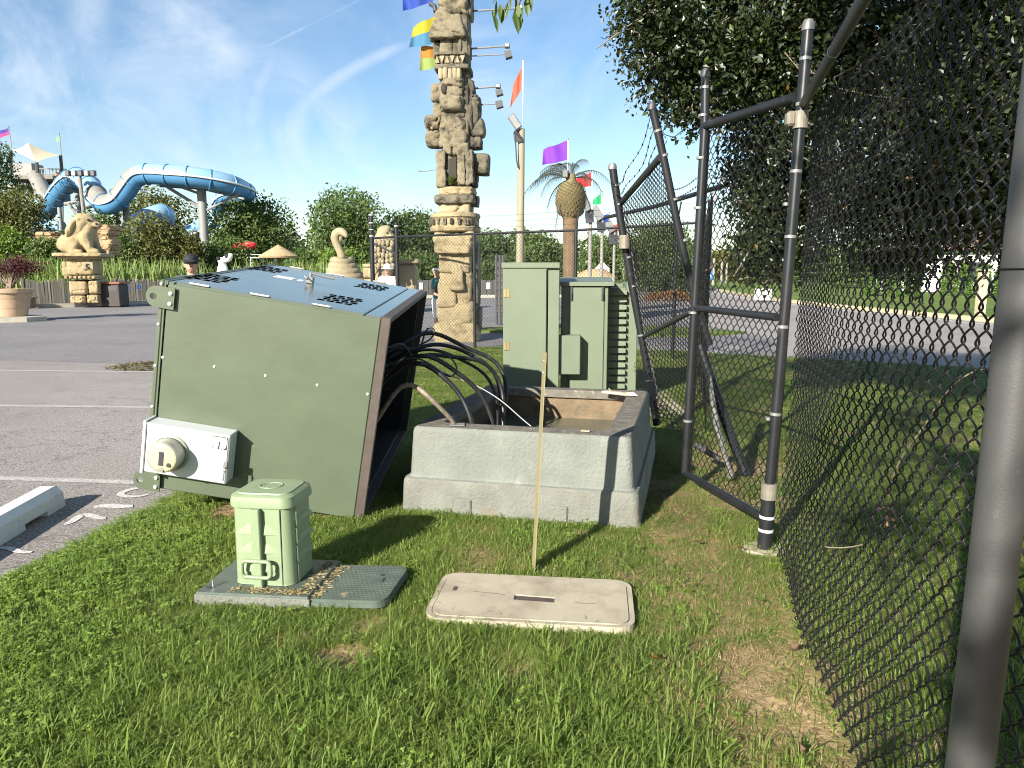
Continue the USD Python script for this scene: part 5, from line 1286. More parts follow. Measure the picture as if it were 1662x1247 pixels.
# dandelions, fallen leaves and bits on the lawn
for px, py, mt, lab in [(945, 1112 - 100, 'leaf_yellow', None)]: pass
for i, (px, py, mt, lab) in enumerate([(1203, 888, 'leaf_yellow', 'yellow fallen leaf beside the foot of the corner post'), (1232, 972, 'leaf_fresh', 'pale green fallen leaf in the trodden strip'), (1298, 1214, 'leaf_brown', 'reddish brown dead leaf at the bottom right of the lawn'), (1290, 1050, 'leaf_brown', 'brown dead leaf near the foot of the mesh'), (1132, 877, 'leaf_brown', 'curled tan leaf right of the vault'), (1062, 1066, 'leaf_yellow', 'small yellow leaf below the right end of the handhole cover')]):
    rs = np.random.default_rng(i); c = gr(px, py, .06); a = rs.uniform(0, 6.28); e, g = np.array([math.cos(a), math.sin(a), .25]), np.array([-math.sin(a), math.cos(a), -.1]); s = .032
    m = MB().add([c - e * s, c - e * s * .2 + g * s * .55, c + e * s, c - e * s * .2 - g * s * .55, c + [0, 0, -.010]], [[0, 4, 1], [1, 4, 2], [2, 4, 3], [3, 4, 0]])
    m.build('fallen_leaf', mt, label=lab, cat='leaf')

# ================================================================ organic shapes
def organic(bones, step=.06, smooth=6, noise_=0.0, nscale=3.0, cut=None):
    """Hulls of spheres at both ends of every bone (p, r, q, s), joined, refined and relaxed."""
    def ball(p, r):
        r = np.broadcast_to(r, 3); return manifold3d.Manifold.sphere(1.0, 14).scale(tuple(map(float, r))).translate(tuple(map(float, p)))
    parts = []
    for b in bones:
        parts.append(ball(b[0], b[1]) if len(b) == 2 else manifold3d.Manifold.batch_hull([ball(b[0], b[1]), ball(b[2], b[3])]))
    a = manifold3d.Manifold.batch_boolean(parts, manifold3d.OpType.Add)
    if cut: a = a - manifold3d.Manifold.batch_boolean([ball(p, r) for p, r in cut], manifold3d.OpType.Add)
    a = a.refine_to_length(step); q = a.to_mesh(); m = trimesh.Trimesh(q.vert_properties[:, :3], q.tri_verts); m.merge_vertices()
    if smooth: trimesh.smoothing.filter_taubin(m, iterations=smooth)
    if noise_:
        n = m.vertex_normals; m.vertices = m.vertices + n * ((meshkit.fbm(m.vertices * nscale, 3, 2) - .5) * 2 * noise_)[:, None]
    return m


def rock(lo, hi, rs, bump=.06, ch=.10, step=.10, taper=0.0, twist=0.0, pw=6):
    """A carved block: a box with worn edges and an uneven skin."""
    lo, hi = np.array(lo, float), np.array(hi, float); c, h = (lo + hi) / 2, (hi - lo) / 2
    m = trimesh.creation.box(2 * h); 
    while m.edges_unique_length.max() > step and len(m.faces) < 9000: m = m.subdivide()
    v = m.vertices / h
    k = np.maximum(np.abs(v).max(1, keepdims=True), 1e-6); e = (np.abs(v) ** pw).sum(1, keepdims=True) ** (1 / pw)
    v = v * (k / e) ** .8
    v = v * h; v[:, :2] *= (1 - taper * (v[:, 2:3] / h[2] * .5 + .5))
    d = v / np.maximum(np.linalg.norm(v, axis=1, keepdims=True), 1e-6)
    o_ = rs.uniform(0, 50); g_ = np.abs(meshkit.fbm((v + c) * 2.6 + o_ + 7, 3, 6) - .5)
    v = v + d * (((meshkit.fbm((v + c) * 1.9 + o_, 4, 4) - .5) * 2.2 * bump) - .9 * bump * np.exp(-(g_ / .035) ** 2))[:, None]
    if twist:
        a = twist; v[:, :2] = v[:, :2] @ np.array([[math.cos(a), -math.sin(a)], [math.sin(a), math.cos(a)]]).T
    return v + c, m.faces


# ================================================================ totem pole
def totem():
    rs = np.random.default_rng(12)
    Y = 17.0; sc = Y / 1187.0                     # metres per pixel of the photograph at the totem
    X0 = at(740, 450, Y)[0]
    t = T('totem_pole', 'towering carved stone totem of stacked grotesque faces behind the back fence', 'totem pole', (X0, Y, 0), math.radians(-4))
    def zz(py): return float(at(740, py, Y)[2])
    def dx(px): return (px - 742) * sc
    def block(name, x0, x1, y0, y1, mat='stone_block', d=.42, yoff=0, **k):
        v, f = rock((dx(x0), -d + yoff, zz(y1)), (dx(x1), d + yoff, zz(y0)), rs, **k); return MB().add(v, f).build(name, mat, t, smooth=50)
    # lower big face: cap, brow, nose and mouth in separate blocks
    block('footing_block', 708, 779, 522, 566, bump=.05)
    block('chin_block', 714, 776, 488, 530, bump=.05)
    block('chin_side', 768, 782, 500, 538, 'stone_grey', d=.25, yoff=.1)
    block('cheek_block', 717, 772, 438, 498, bump=.06, d=.40)
    block('jaw_fold', 716, 748, 455, 500, bump=.06, d=.30, yoff=-.16)
    block('nose', 735, 762, 428, 472, bump=.06, d=.22, yoff=-.36, taper=.45)
    block('upper_lip', 717, 770, 408, 444, bump=.05, d=.44)
    block('brow', 710, 776, 376, 416, bump=.07, d=.47)
    block('brow_ridge', 716, 770, 400, 413, bump=.04, d=.20, yoff=-.38)
    block('face_side', 770, 779, 395, 500, 'stone_grey', d=.30, yoff=.1)
    # collar carved with raised letters, then bands
    col = MB(); r0 = dx(783); a = np.linspace(0, 2 * np.pi, 40)
    prof = [(.50, zz(378)), (.56, zz(376)), (.575, zz(370)), (.54, zz(368)), (.54, zz(356)), (.57, zz(354)), (.55, zz(348)), (.45, zz(346))]
    col.lathe(prof, 36).build('collar', 'stone_block', t, smooth=30)
    for i, a_ in enumerate(np.linspace(-1.15, 1.15, 9)):
        q = MB(); w = .085
        R = rotz(a_)
        if i % 3 == 0: q.box((-w / 2, -.585, zz(367)), (-w / 2 + .03, -.535, zz(357))); q.box((w / 2 - .03, -.585, zz(367)), (w / 2, -.535, zz(357))); q.box((-w / 2 + .03, -.585, zz(367)), (w / 2 - .03, -.535, zz(364.5)))
        elif i % 3 == 1: q.box((-w / 2, -.585, zz(367)), (w / 2, -.535, zz(357)), .02)
        else: q.box((-.02, -.585, zz(367)), (.02, -.535, zz(360))); q.box((-w / 2, -.585, zz(359.8)), (w / 2, -.535, zz(357)))
        q.xf(R).build('carved_glyph', 'stone_dark' if i % 3 == 1 else 'stone_grey', t)
    block('neck', 719, 769, 330, 350, 'stone_pale', d=.36)
    block('lower_band', 714, 776, 318, 334, 'stone_grey', d=.45, bump=.05)
    block('lower_band_end', 768, 780, 318, 338, 'stone_grey', d=.2, bump=.05)
    block('upper_band', 720, 774, 305, 320, 'stone_block', d=.40, bump=.05)
    # the open-mouthed figure with robes
    block('core', 724, 768, -70, 312, 'stone_grey', d=.30, bump=.04)
    for x0, x1, y0, y1 in ((716, 733, 248, 307), (749, 762, 252, 306), (761, 775, 246, 306), (728, 742, 236, 256), (742, 768, 236, 258)):
        block('robe_fold', x0, x1, y0, y1, 'stone_totem' if x0 < 750 else 'stone_grey', d=.20, yoff=-.22, bump=.06)
    MB().hull([(dx(736), -.34, zz(262)), (dx(748), -.34, zz(258)), (dx(748), -.34, zz(300)), (dx(736), -.34, zz(303)), (dx(736), -.30, zz(262)), (dx(748), -.30, zz(258)), (dx(748), -.30, zz(300)), (dx(736), -.30, zz(303))]).build('robe_hollow', 'stone_dark', t)
    def lump(name, px, py, rx, ry, mat='stone_totem', d=.30, yo=-.12, n=.05):
        v, f = rock((dx(px) - rx * sc, yo - d, zz(py) - ry * sc), (dx(px) + rx * sc, yo + d, zz(py) + ry * sc), rs, n * 1.05, pw=3.2, step=.10, taper=rs.uniform(-.18, .22)); MB().add(v, f).build(name, mat, t, smooth=40)
    lump('belly', 742, 222, 24, 22); lump('chest', 744, 200, 23, 16); lump('shoulder', 758, 196, 15, 24, 'stone_grey', .28, 0)
    lump('face', 742, 160, 21, 28, d=.34); lump('muzzle', 743, 174, 18, 13, d=.42); lump('brow', 744, 140, 20, 10, d=.38)
    lump('ear', 716, 152, 10, 15, d=.22, yo=0); lump('ear', 764, 150, 11, 20, 'stone_grey', .22, 0)
    lump('jaw', 772, 180, 10, 25, 'stone_grey', .25, .05)
    lump('fist', 711, 202, 12, 11, d=.22, yo=-.05, n=.08); lump('fist', 712, 229, 12, 12, d=.22, yo=-.05, n=.08); lump('arm', 718, 182, 8, 14, d=.2, yo=0)
    lump('wing', 775, 208, 17, 16, 'stone_grey', .25, .05, .03)
    v, f = rock((dx(762), -.2, zz(243)), (dx(785), .25, zz(224)), rs, .05); MB().add(v, f).build('wing_slab', 'stone_grey', t, smooth=50)
    v, f = rock((dx(764), -.22, zz(285)), (dx(796), .25, zz(252)), rs, .08, taper=-.1); MB().add(v, f).build('wing_slab', 'stone_grey', t, smooth=50)
    v, f = rock((dx(762), -.15, zz(306)), (dx(779), .2, zz(284)), rs, .05); MB().add(v, f).build('wing_slab', 'stone_grey', t, smooth=50)
    m = MB(); m.ball(np.array([0, 0, 0]), 1.0, 2); m.v = [x * np.array([5.5 * sc, .09, 9 * sc]) + np.array([dx(732), -.39, zz(151)]) for x in m.v]; m.build('eye_hole', 'stone_dark', t, smooth=True)
    for px in (727, 734, 741, 748, 754): lump('finger', px, 127, 4.2, 10, 'stone_pale', .12, -.36, .01)
    # toothed band
    block('tooth_band', 719, 766, 96, 118, 'stone_grey', d=.42, bump=.03)
    block('tooth_band_lip', 716, 770, 112, 121, 'stone_grey', d=.46, bump=.03); block('tooth_band_brow', 716, 766, 93, 99, 'stone_grey', d=.46, bump=.03)
    for i, px in enumerate(np.linspace(722, 760, 6)):
        MB().hull([(dx(px - 3.5), -.45, zz(100)), (dx(px + 3.5), -.45, zz(100)), (dx(px), -.47, zz(111)), (dx(px - 3.5), -.40, zz(100)), (dx(px + 3.5), -.40, zz(100)), (dx(px), -.40, zz(111))] if i % 2 else [(dx(px - 3.5), -.45, zz(111)), (dx(px + 3.5), -.45, zz(111)), (dx(px), -.47, zz(100)), (dx(px - 3.5), -.40, zz(111)), (dx(px + 3.5), -.40, zz(111)), (dx(px), -.40, zz(100))]).build('tooth', 'stone_pale', t)
    for x0, x1 in ((724, 745), (744, 758), (757, 770)): block('column', x0, x1, 58, 97, 'stone_totem' if x0 < 740 else 'stone_grey', d=.22, yoff=-.12 + .1 * (x0 > 750), bump=.04)
    block('side_slab', 713, 726, 73, 100, 'stone_grey', d=.25, bump=.05)
    # the head above: broad lip, brows and crown (the top is above the picture)
    v, f = rock((dx(706), -.54, zz(74)), (dx(770), .42, zz(24)), rs, .08, taper=.42); w_ = np.clip((v[:, 2] - zz(74)) / (zz(50) - zz(74)), 0, 1); MB().add(v, f).build('lip', 'stone_totem', t, smooth=50)
    block('upper_face', 722, 768, -12, 32, 'stone_totem', d=.40, bump=.06); block('upper_side', 758, 772, -18, 34, 'stone_grey', d=.30, yoff=.05, bump=.05)
    block('hat', 712, 772, -64, -10, 'stone_grey', d=.44, bump=.07)
    MB().tm(organic([((0, 0, zz(-70)), (.42, .40, .35))], .09, 3, .05, 4)).build('crown_stone', 'stone_grey', t, smooth=True)
    q = MB()
    for s in range(22):
        a_, b_ = rs.uniform(0, 6.28), rs.uniform(.4, 1.3); e = np.array([math.cos(a_) * math.cos(b_), math.sin(a_) * math.cos(b_) - .3, math.sin(b_)]); c = np.array([dx(741), -.36, zz(303)]); g = np.cross(e, [0, 0, 1.]); g /= np.linalg.norm(g)
        q.add([c, c + e * .10 + g * .03, c + e * .2, c + e * .10 - g * .03], [[0, 1, 2], [0, 2, 3]])
    q.build('weed', 'leaf_fresh', t)
    m = MB().tube(spline([(dx(730), -.3, zz(283)), (dx(715), -.35, zz(279)), (dx(700), -.3, zz(281)), (dx(688), -.3, zz(280))], 10), .008, 5); m.build('loose_wire', 'pole_dark', t)
    # lamps on arms to the right
    for y, x1, big in ((17, 848, 0), (78, 828, 0), (90, 826, 1), (143, 814, 0), (170, 812, 1), (155, 812, 2)):
        if big == 2: continue
        b = MB(); b.tube([(dx(764), .05, zz(y + 1)), (dx(x1 - 6), .0, zz(y - 1 if not big else y))], .020 if not big else .014, 8); b.build('lamp_arm', 'lamp_grey', t)
        h = MB()
        if big: h.hull([(dx(x1 - 6), -.09, zz(y - 3)), (dx(x1 + 4), -.09, zz(y - 5)), (dx(x1 + 6), -.09, zz(y + 5)), (dx(x1 - 4), -.09, zz(y + 8)), (dx(x1 - 6), .09, zz(y - 3)), (dx(x1 + 4), .09, zz(y - 5)), (dx(x1 + 6), .09, zz(y + 5)), (dx(x1 - 4), .09, zz(y + 8))]); h.build('floodlight', 'lamp_dark', t)
        else: h.box((dx(x1 - 8), -.07, zz(y + 2)), (dx(x1), .07, zz(y - 5)), .015); h.tube([(dx(x1 - 3), 0, zz(y - 5)), (dx(x1 - 1), 0, zz(y + 11))], .015, 6); h.build('lamp_bracket', 'lamp_grey', t)
    h = MB(); h.hull([(dx(806), -.09, zz(149)), (dx(816), -.09, zz(147)), (dx(818), -.09, zz(155)), (dx(808), -.09, zz(158)), (dx(806), .09, zz(149)), (dx(816), .09, zz(147)), (dx(818), .09, zz(155)), (dx(808), .09, zz(158))]); h.build('floodlight', 'lamp_dark', t)
    m = MB().tube([(dx(709), -.1, zz(8)), (dx(716), -.15, zz(14)), (dx(718), -.2, zz(24))], .05, 8); m.build('lamp_arm', 'lamp_dark', t)


totem()


# ================================================================ flags
def flag(label, P, Y, colours, pole=None, group=None, depth=.12, waves=1.3, split=None, lift=0.0):
    """P: hoist top, hoist bottom, fly bottom, fly top in pixels of the photograph, at distance Y."""
    c = [at(x, y, Y) for x, y in P]; t = T('flag', label, 'flag', c[1], group=group)
    n, m_ = 16, 9
    u = np.linspace(0, 1, n); v = np.linspace(0, 1, m_); U, V = np.meshgrid(u, v, indexing='ij')
    Q = (c[0][None, None] * ((1 - U) * (1 - V))[..., None] + c[1][None, None] * ((1 - U) * V)[..., None] + c[2][None, None] * (U * V)[..., None] + c[3][None, None] * (U * (1 - V))[..., None])
    L = np.linalg.norm(c[3] - c[0]); Q[..., 1] += depth * L * U * np.sin(U * waves * 6.28 + V * 1.4); Q[..., 2] += .04 * L * np.sin(U * waves * 6.28 + 1.0) * U
    Q -= t.loc
    if len(colours) == 1:
        MB().grid(Q).build('cloth', 'flag_' + colours[0], t, smooth=True)
    else:
        k = m_ // 2; MB().grid(Q[:, :k + 1]).build('cloth', 'flag_' + colours[0], t, smooth=True); MB().grid(Q[:, k:]).build('cloth', 'flag_' + colours[1], t, smooth=True)
    if pole:
        a, b = at(*pole[0], Y), at(*pole[1], Y); MB().tube([a, b], max(.02, Y * .0006), 8).build('flagpole', 'sign_white' if Y < 40 else 'pole_steel', t, off=t.loc)
        MB().ball(a, max(.035, Y * .0011), 1).build('finial', 'pole_steel', t, off=t.loc)


flag('blue flag at the top edge left of the totem', [(712, -6), (700, 4), (654, 19), (652, -14)], 17.2, ['blue'], pole=((716, -30), (714, 30)))
flag('yellow and sky-blue flag flying left from the totem', [(718, 20), (712, 70), (664, 78), (670, 44)], 17.2, ['yellow', 'sky'])
flag('orange and lime flag below the yellow one on the totem', [(716, 76), (714, 108), (681, 116), (683, 75)], 17.3, ['orange', 'lime'])

# ---------------------------------------------------------------- poles, palm and their flags
def wood_pole(label, px, py_top, Y, w, flagspec=None, lamp=True, mat='pole_wood', group=None, bend=0):
    b = at(px, 450, Y); t = T('light_pole', label, 'pole', (b[0], Y, -.1), group=group)
    top = at(px + bend, py_top, Y)[2]; r = w / 2
    MB().tube([(0, 0, 0), (bend * Y / 1190 * .5, 0, top / 2), (bend * Y / 1190, 0, top)], [r * 1.1, r, r * .85], 12).build('pole', mat, t, smooth=40)
    if lamp:
        k = Y / 30; m = MB(); m.box((-.30 * k, -.25, top - .05), (-.02, -.05, top + .55 * k), .03, np.array([[.82, 0, -.57], [0, 1, 0], [.57, 0, .82]]), (-.15, -.1, top + .2)); m.build('floodlight', 'lamp_grey', t)
        m = MB(); m.hull([(-.2 * k, -.2, top - .55 * k), (.12 * k, -.2, top - .5 * k), (.12 * k, .05, top), (-.2 * k, .05, top - .05), (-.25 * k, -.22, top - .2 * k)]); m.build('junction_box', 'lamp_dark', t)
        if Y < 35: MB().tube([(-.18, -.2, top - .3), (-.12, -.22, top - 1.2), (-.06, -.2, top - 1.5)], .03, 6).build('brace', 'lamp_dark', t)
    return t


wood_pole('tall weathered wooden pole with floodlight under an orange flag', 843, 205, 30.0, .30, bend=3)
flag('orange flag hanging limp on the tall wooden pole', [(848, 107), (846, 146), (828, 176), (833, 138)], 30.0, ['coral'], pole=((849, 97), (848, 205)), depth=.1)
P_ = [(957, 337, 38, .20), (976, 352, 46, .22), (996, 372, 54, .22), (1012, 395, 60, .2)]
for i, (px, py, Y, w) in enumerate(P_):
    wood_pole(['slim pale pole below the green flag right of the palm', 'slim pale pole below the small blue flag', 'slim pale pole below the faded red flag', 'most distant slim pale pole beside the leaning gate leaf'][i], px, py, Y, w, mat='pole_steel', group=None, lamp=i < 3)
for i, (px, py, Y) in enumerate([(1151, 395, 70), (1158, 418, 80), (1171, 420, 90), (1179, 425, 95)]):
    wood_pole(['pale roadside pole seen through the gate beside the blue sign', 'second pale roadside pole beyond the gate', 'third thin roadside pole beyond the gate', 'farthest thin roadside pole beyond the gate'][i], px, py, Y, .3, lamp=False, mat='pole_steel')
flag('large purple flag above the palm', [(921, 228), (921, 260), (880, 269), (882, 243)], 26.0, ['purple'], pole=((922, 226), (921, 300)), depth=.12)
flag('red flag against the palm fronds', [(961, 279), (960, 302), (934, 306), (934, 292)], 30.0, ['red'], pole=((961, 277), (961, 340)), depth=.12)
flag('small green flag right of the palm', [(976, 313), (976, 331), (962, 333), (963, 325)], 38.0, ['green'], pole=((977, 311), (977, 346)), depth=.12)
flag('small blue flag on a distant slim pole', [(988, 347), (988, 360), (972, 363), (973, 352)], 46.0, ['blue'], pole=((989, 345), (989, 366)), depth=.12)
flag('faded red flag close to the leaning gate stile', [(1007, 362), (1007, 375), (993, 377), (994, 366)], 54.0, ['coral'], pole=((1008, 360), (1008, 384)), depth=.12)


def palm():
    rs = np.random.default_rng(3); Y = 26.0; X = at(925, 450, Y)[0]; sc = Y / 1190
    t = T('artificial_palm', 'artificial palm with a bulging crownshaft and thin grey-green fronds', 'palm tree', (X, Y, 0))
    def zz(py): return float(at(925, py, Y)[2])
    z0 = zz(352)
    MB().lathe([(.27, -.1), (.25, zz(430)), (.25, zz(380)), (.265, z0)], 20).build('trunk', 'palm_trunk', t, smooth=40)
    prof = [(.25, z0 - .1), (.30, z0), (.44, zz(345)), (.50, zz(330)), (.51, zz(322)), (.47, zz(310)), (.38, zz(302)), (.30, zz(297)), (0, zz(295))]
    MB().lathe(prof, 28).build('bulb', 'palm_bulb', t, smooth=40)
    q = MB()
    for i in range(300):            # overlapping cut leaf bases
        h_ = i / 300; a = i * 2.39996; py = 350 - 52 * h_; r = np.interp(zz(py), [p[1] for p in prof[1:-1]], [p[0] for p in prof[1:-1]])
        c = np.array([r * math.cos(a), r * math.sin(a), zz(py)]); o = np.array([math.cos(a), math.sin(a), 0]); s_ = np.array([-math.sin(a), math.cos(a), 0]); w = .05
        q.add([c - s_ * w - [0, 0, .05], c + s_ * w - [0, 0, .05], c + s_ * w * .6 + o * .06 + [0, 0, .05], c - s_ * w * .6 + o * .06 + [0, 0, .05]], [[0, 1, 2], [0, 2, 3]])
    q.build('leaf_bases', 'palm_bulb', t, kind='stuff')
    MB().lathe([(.20, zz(298)), (.16, zz(288)), (.13, zz(282)), (0, zz(281))], 14).build('heart', 'palm_bulb', t)
    tips = [(850, 322), (872, 293), (877, 280), (893, 270), (878, 318), (890, 335), (900, 372), (948, 264), (938, 268), (982, 305), (962, 345), (930, 262), (868, 300), (955, 300), (912, 266), (899, 268), (975, 318), (860, 310)]
    for i, (px, py) in enumerate(tips):
        e = np.array([(px - 925) * sc, rs.uniform(-1.2, 1.2), zz(py)]); s0 = np.array([0, 0, zz(292)]); mid = s0 * .45 + e * .55 + [0, 0, .25 + .1 * abs(e[0])]
        P = spline([s0, mid, e], 18); m = MB().tube(P, np.linspace(.028, .008, 18), 5)
        for k_ in range(4, 18):
            d = P[min(k_ + 1, 17)] - P[k_ - 1]; d /= np.linalg.norm(d); s_ = np.cross(d, [0, .6, .8]); s_ /= max(np.linalg.norm(s_), 1e-6)
            for sg in (-1, 1):
                for o in (0, .5):
                    p = P[k_] - d * .05 * o; l = .34 * (1 - .5 * abs(k_ - 10) / 10) * rs.uniform(.8, 1.2); tip = p + s_ * sg * l * .45 + d * l * .35 - np.array([0, 0, l * .75]); m.add([p - d * .008, p + d * .008, tip], [[0, 1, 2]])
        m.build('frond', 'palm_frond', t)
    MB().box((-.30, -.28, zz(290)), (-.12, -.1, zz(277)), .03).build('lamp', 'lamp_grey', t)


palm()


# ================================================================ the water slide
def water_slide():
    def C(x, y, Y): return at(x * .3048, y * .3048 + 180, Y)
    t = T('water_slide', 'long sky-blue covered tube water slide with a hump and a wide curve', 'water slide', (-28, 62, 0))
    raw = [(245, 540, 70), (300, 455, 68), (355, 385, 66), (405, 355, 64.5), (455, 375, 63), (500, 430, 61.5), (540, 485, 60.5), (585, 500, 60), (630, 470, 60), (680, 410, 60), (730, 350, 60), (790, 338, 60), (880, 342, 60), (990, 350, 60), (1110, 366, 60.5), (1220, 392, 61.5), (1290, 420, 63.2), (1305, 438, 65.2), (1260, 448, 67), (1200, 466, 68), (1160, 510, 68.5), (1130, 565, 68.5), (1090, 610, 68), (1050, 640, 67.5), (1000, 665, 67)]
    P = spline([C(*p) for p in raw], 150); r = .80
    T_ = np.gradient(P, axis=0); T_ /= np.linalg.norm(T_, axis=1)[:, None]; S = np.cross(T_, [0, 0, 1.]); S /= np.linalg.norm(S, axis=1)[:, None]; N = np.cross(S, T_)
    def arc(a0, a1, n, rad, i0=0, i1=150):
        a = np.linspace(a0, a1, n); return P[i0:i1, None] + rad * (np.cos(a)[None, :, None] * S[i0:i1, None] + np.sin(a)[None, :, None] * N[i0:i1, None])
    o = t.loc
    def sh(m, name, mat): m.build(name, mat, t, smooth=60, off=o)
    for i0, i1, top in ((0, 52, 'slide_blue'), (51, 74, 'slide_grey'), (73, 150, 'slide_blue')):
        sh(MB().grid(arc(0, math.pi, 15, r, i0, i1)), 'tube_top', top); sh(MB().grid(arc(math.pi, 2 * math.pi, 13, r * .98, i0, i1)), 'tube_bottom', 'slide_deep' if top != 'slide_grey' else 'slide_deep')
    for a in (0.0, math.pi):
        Q = P + (r * 1.06) * math.cos(a) * S; m = MB().tube(Q, .075, 6); sh(m, 'seam_flange', 'slide_white')
    for i in range(4, 148, 6):
        a = np.linspace(0, 2 * np.pi, 20, endpoint=False); Q = P[i] + (r + .03) * (np.cos(a)[:, None] * S[i] + np.sin(a)[:, None] * N[i]); MB().tube(Q, .045, 5, closed=True).build('joint_ring', 'slide_deep', t, off=o)
    # lower blue flume glimpsed in the bushes
    for (pts, nm, lab) in (([(705, 620, 72), (760, 585, 71), (830, 555, 71), (880, 575, 73)], 'lower_flume', 'lower blue flume among the shrubs right of the lion'), ([(190, 625, 75), (250, 612, 73), (330, 615, 72)], 'lower_flume', 'short blue flume end among the shrubs left of the lion')):
        q = T(nm, lab, 'water slide', C(*pts[1])); Q = spline([C(*p) for p in pts], 20); MB().tube(Q, .9 if pts[0][0] > 500 else .5, 14).build('tube', 'slide_blue', q, smooth=40, off=q.loc)
        for i in (4, 9, 14): a = np.linspace(0, 2 * np.pi, 16, endpoint=False); d = Q[i + 1] - Q[i]; n_, b_ = perp(d); rr_ = .93 if pts[0][0] > 500 else .53; MB().tube(np.array([Q[i] + rr_ * (math.cos(k) * n_ + math.sin(k) * b_) for k in a]), .05, 5, closed=True).build('joint_ring', 'slide_deep', q, off=q.loc)
    # columns with arms: things of their own, along the slide
    cols = [(1093, 400, 760, 62, .72, 'thick stained steel column carrying the outer curve of the slide'), (683, 475, 680, 61, .52, 'pale column under the middle of the water slide'), (425, 400, 590, 66, .5, 'pale column under the left hump of the water slide'), (578, 540, 640, 62, .45, 'short pale column under the dip of the slide'), (627, 540, 640, 63, .42, 'second short pale column beside the one under the dip'), (324, 515, 610, 68, .35, 'thin pale column under the left end of the slide')]
    for x, y0, y1, Y, w, lab in cols:
        b = C(x, y1, Y); top = C(x, y0, Y); g = T('slide_column', lab, 'column', (b[0], Y, 0), group=None)
        MB().tube([(0, 0, -.1), (0, 0, float(top[2]))], w / 2, 14).build('column', 'steel_pale', g, smooth=40)
        if x == 1093:
            for (xa, ya, xb, yb, rr_) in ((1085, 415, 850, 400, .11), (1075, 520, 890, 405, .13), (1085, 450, 960, 405, .10), (1100, 530, 1270, 440, .12), (1095, 470, 1035, 400, .10), (1095, 420, 1300, 470, .09)):
                A, B = C(xa, ya, Y), C(xb, yb, Y - .3); MB().tube([A, B], rr_, 8).build('arm', 'steel_pale', g, off=g.loc)
        elif x == 425:
            for (xa, ya, xb, yb) in ((345, 497, 420, 483), (365, 495, 425, 575), (440, 520, 500, 505)): MB().tube([C(xa, ya, Y), C(xb, yb, Y)], .16, 8).build('arm', 'steel_pale', g, off=g.loc)
    q = T('slide_floodlight', 'grey light pole with a bank of floodlights in front of the slide hump', 'floodlight pole', (C(460, 540, 60)[0], 60, 0))
    z1 = float(C(455, 350, 60)[2]); MB().tube([(0, 0, 0), (-.3, 0, z1)], .15, 10).build('pole', 'pole_steel', q)
    MB().tube([(-1.3, 0, z1 + .1), (.9, 0, z1 + .1)], .08, 6).build('crossbar', 'lamp_grey', q)
    for k in range(5): MB().box((-1.3 + k * .5, -.3, z1), (-.95 + k * .5, .05, z1 + .45), .04).build('lamp', 'lamp_grey' if k % 2 else 'lamp_dark', q)
    # start tower with stairs, rails and a grey chute
    w = T('slide_tower', 'open timber and steel slide tower with railings under the shade canopy', 'tower', C(230, 400, 78))
    def bx(x0, y0, x1, y1, Y, d, nm, mat): a, b = C(x0, y1, Y), C(x1, y0, Y); MB().box(a - [0, d, 0], b + [0, d, 0], .03).build(nm, mat, w, off=w.loc)
    bx(90, 360, 360, 380, 78, 2.5, 'deck', 'picket_wood'); bx(60, 405, 290, 420, 79, 2.0, 'deck', 'steel_pale'); bx(270, 380, 340, 500, 80, 1.0, 'screen', 'dark_fence'); bx(100, 285, 200, 360, 79, 1.0, 'stair_hut', 'steel_pale')
    for x in np.linspace(205, 355, 9): MB().tube([C(x, 370, 77), C(x, 312, 77)], .045, 5).build('rail_post', 'steel_pale', w, off=w.loc)
    for y in (312, 340): MB().tube([C(200, y - 4, 77), C(358, y, 77)], .05, 5).build('handrail', 'steel_pale', w, off=w.loc)
    for x in (95, 170, 250, 330): MB().tube([C(x, 380, 79), C(x, 640, 79)], .16, 6).build('leg', 'steel_pale', w, off=w.loc)
    bx(303, 330, 330, 358, 77.5, .4, 'life_ring_box', 'barrier_orange')
    ch = T('grey_chute', 'grey covered slide chute dropping from the tower at the left', 'water slide', C(220, 420, 72)); Q = spline([C(185, 350, 74), C(205, 380, 73), C(235, 440, 72), C(270, 510, 71)], 16); MB().tube(Q, np.linspace(.62, .8, 16), 14).build('tube', 'slide_grey', ch, smooth=40, off=ch.loc)
    # canopy
    s = T('shade_canopy', 'cream tensioned shade canopy on poles above the slide tower', 'canopy', C(190, 240, 76))
    ap, cr = C(150, 170, 76), [C(60, 210, 73), C(318, 237, 73.5), C(290, 248, 80), C(85, 268, 80)]
    cr = [C(58, 208, 76), C(195, 275, 71.5), C(322, 237, 76), C(205, 225, 81)]
    Pn = []
    for i in range(4):
        a, b = cr[i], cr[(i + 1) % 4]; G_ = np.zeros((9, 9, 3))
        for j, u in enumerate(np.linspace(0, 1, 9)):
            for k_, v in enumerate(np.linspace(0, 1, 9)):
                e = a * (1 - v) + b * v; e = e + (ap - e) * .05 * math.sin(math.pi * v); p = ap * (1 - u) + e * u; p[2] -= .18 * math.sin(math.pi * u); G_[j, k_] = p
        MB().grid(G_).build('canopy_panel', 'tent_cream', s, smooth=True, off=s.loc)
    for p, foot in ((cr[2], C(332, 345, 76)), (cr[1], C(200, 330, 71.5)), (cr[0], C(58, 330, 76))): MB().tube([p, foot], .16, 8).build('mast', 'pole_dark', s, off=s.loc)
    flag('small mint flag above the shade canopy corner', [((317) * .3048, 128 * .3048 + 180), (318 * .3048, 160 * .3048 + 180), (292 * .3048, 166 * .3048 + 180), (300 * .3048, 144 * .3048 + 180)], 76, ['mint'], pole=((316 * .3048, 122 * .3048 + 180), (326 * .3048, 240 * .3048 + 180)), depth=.1)
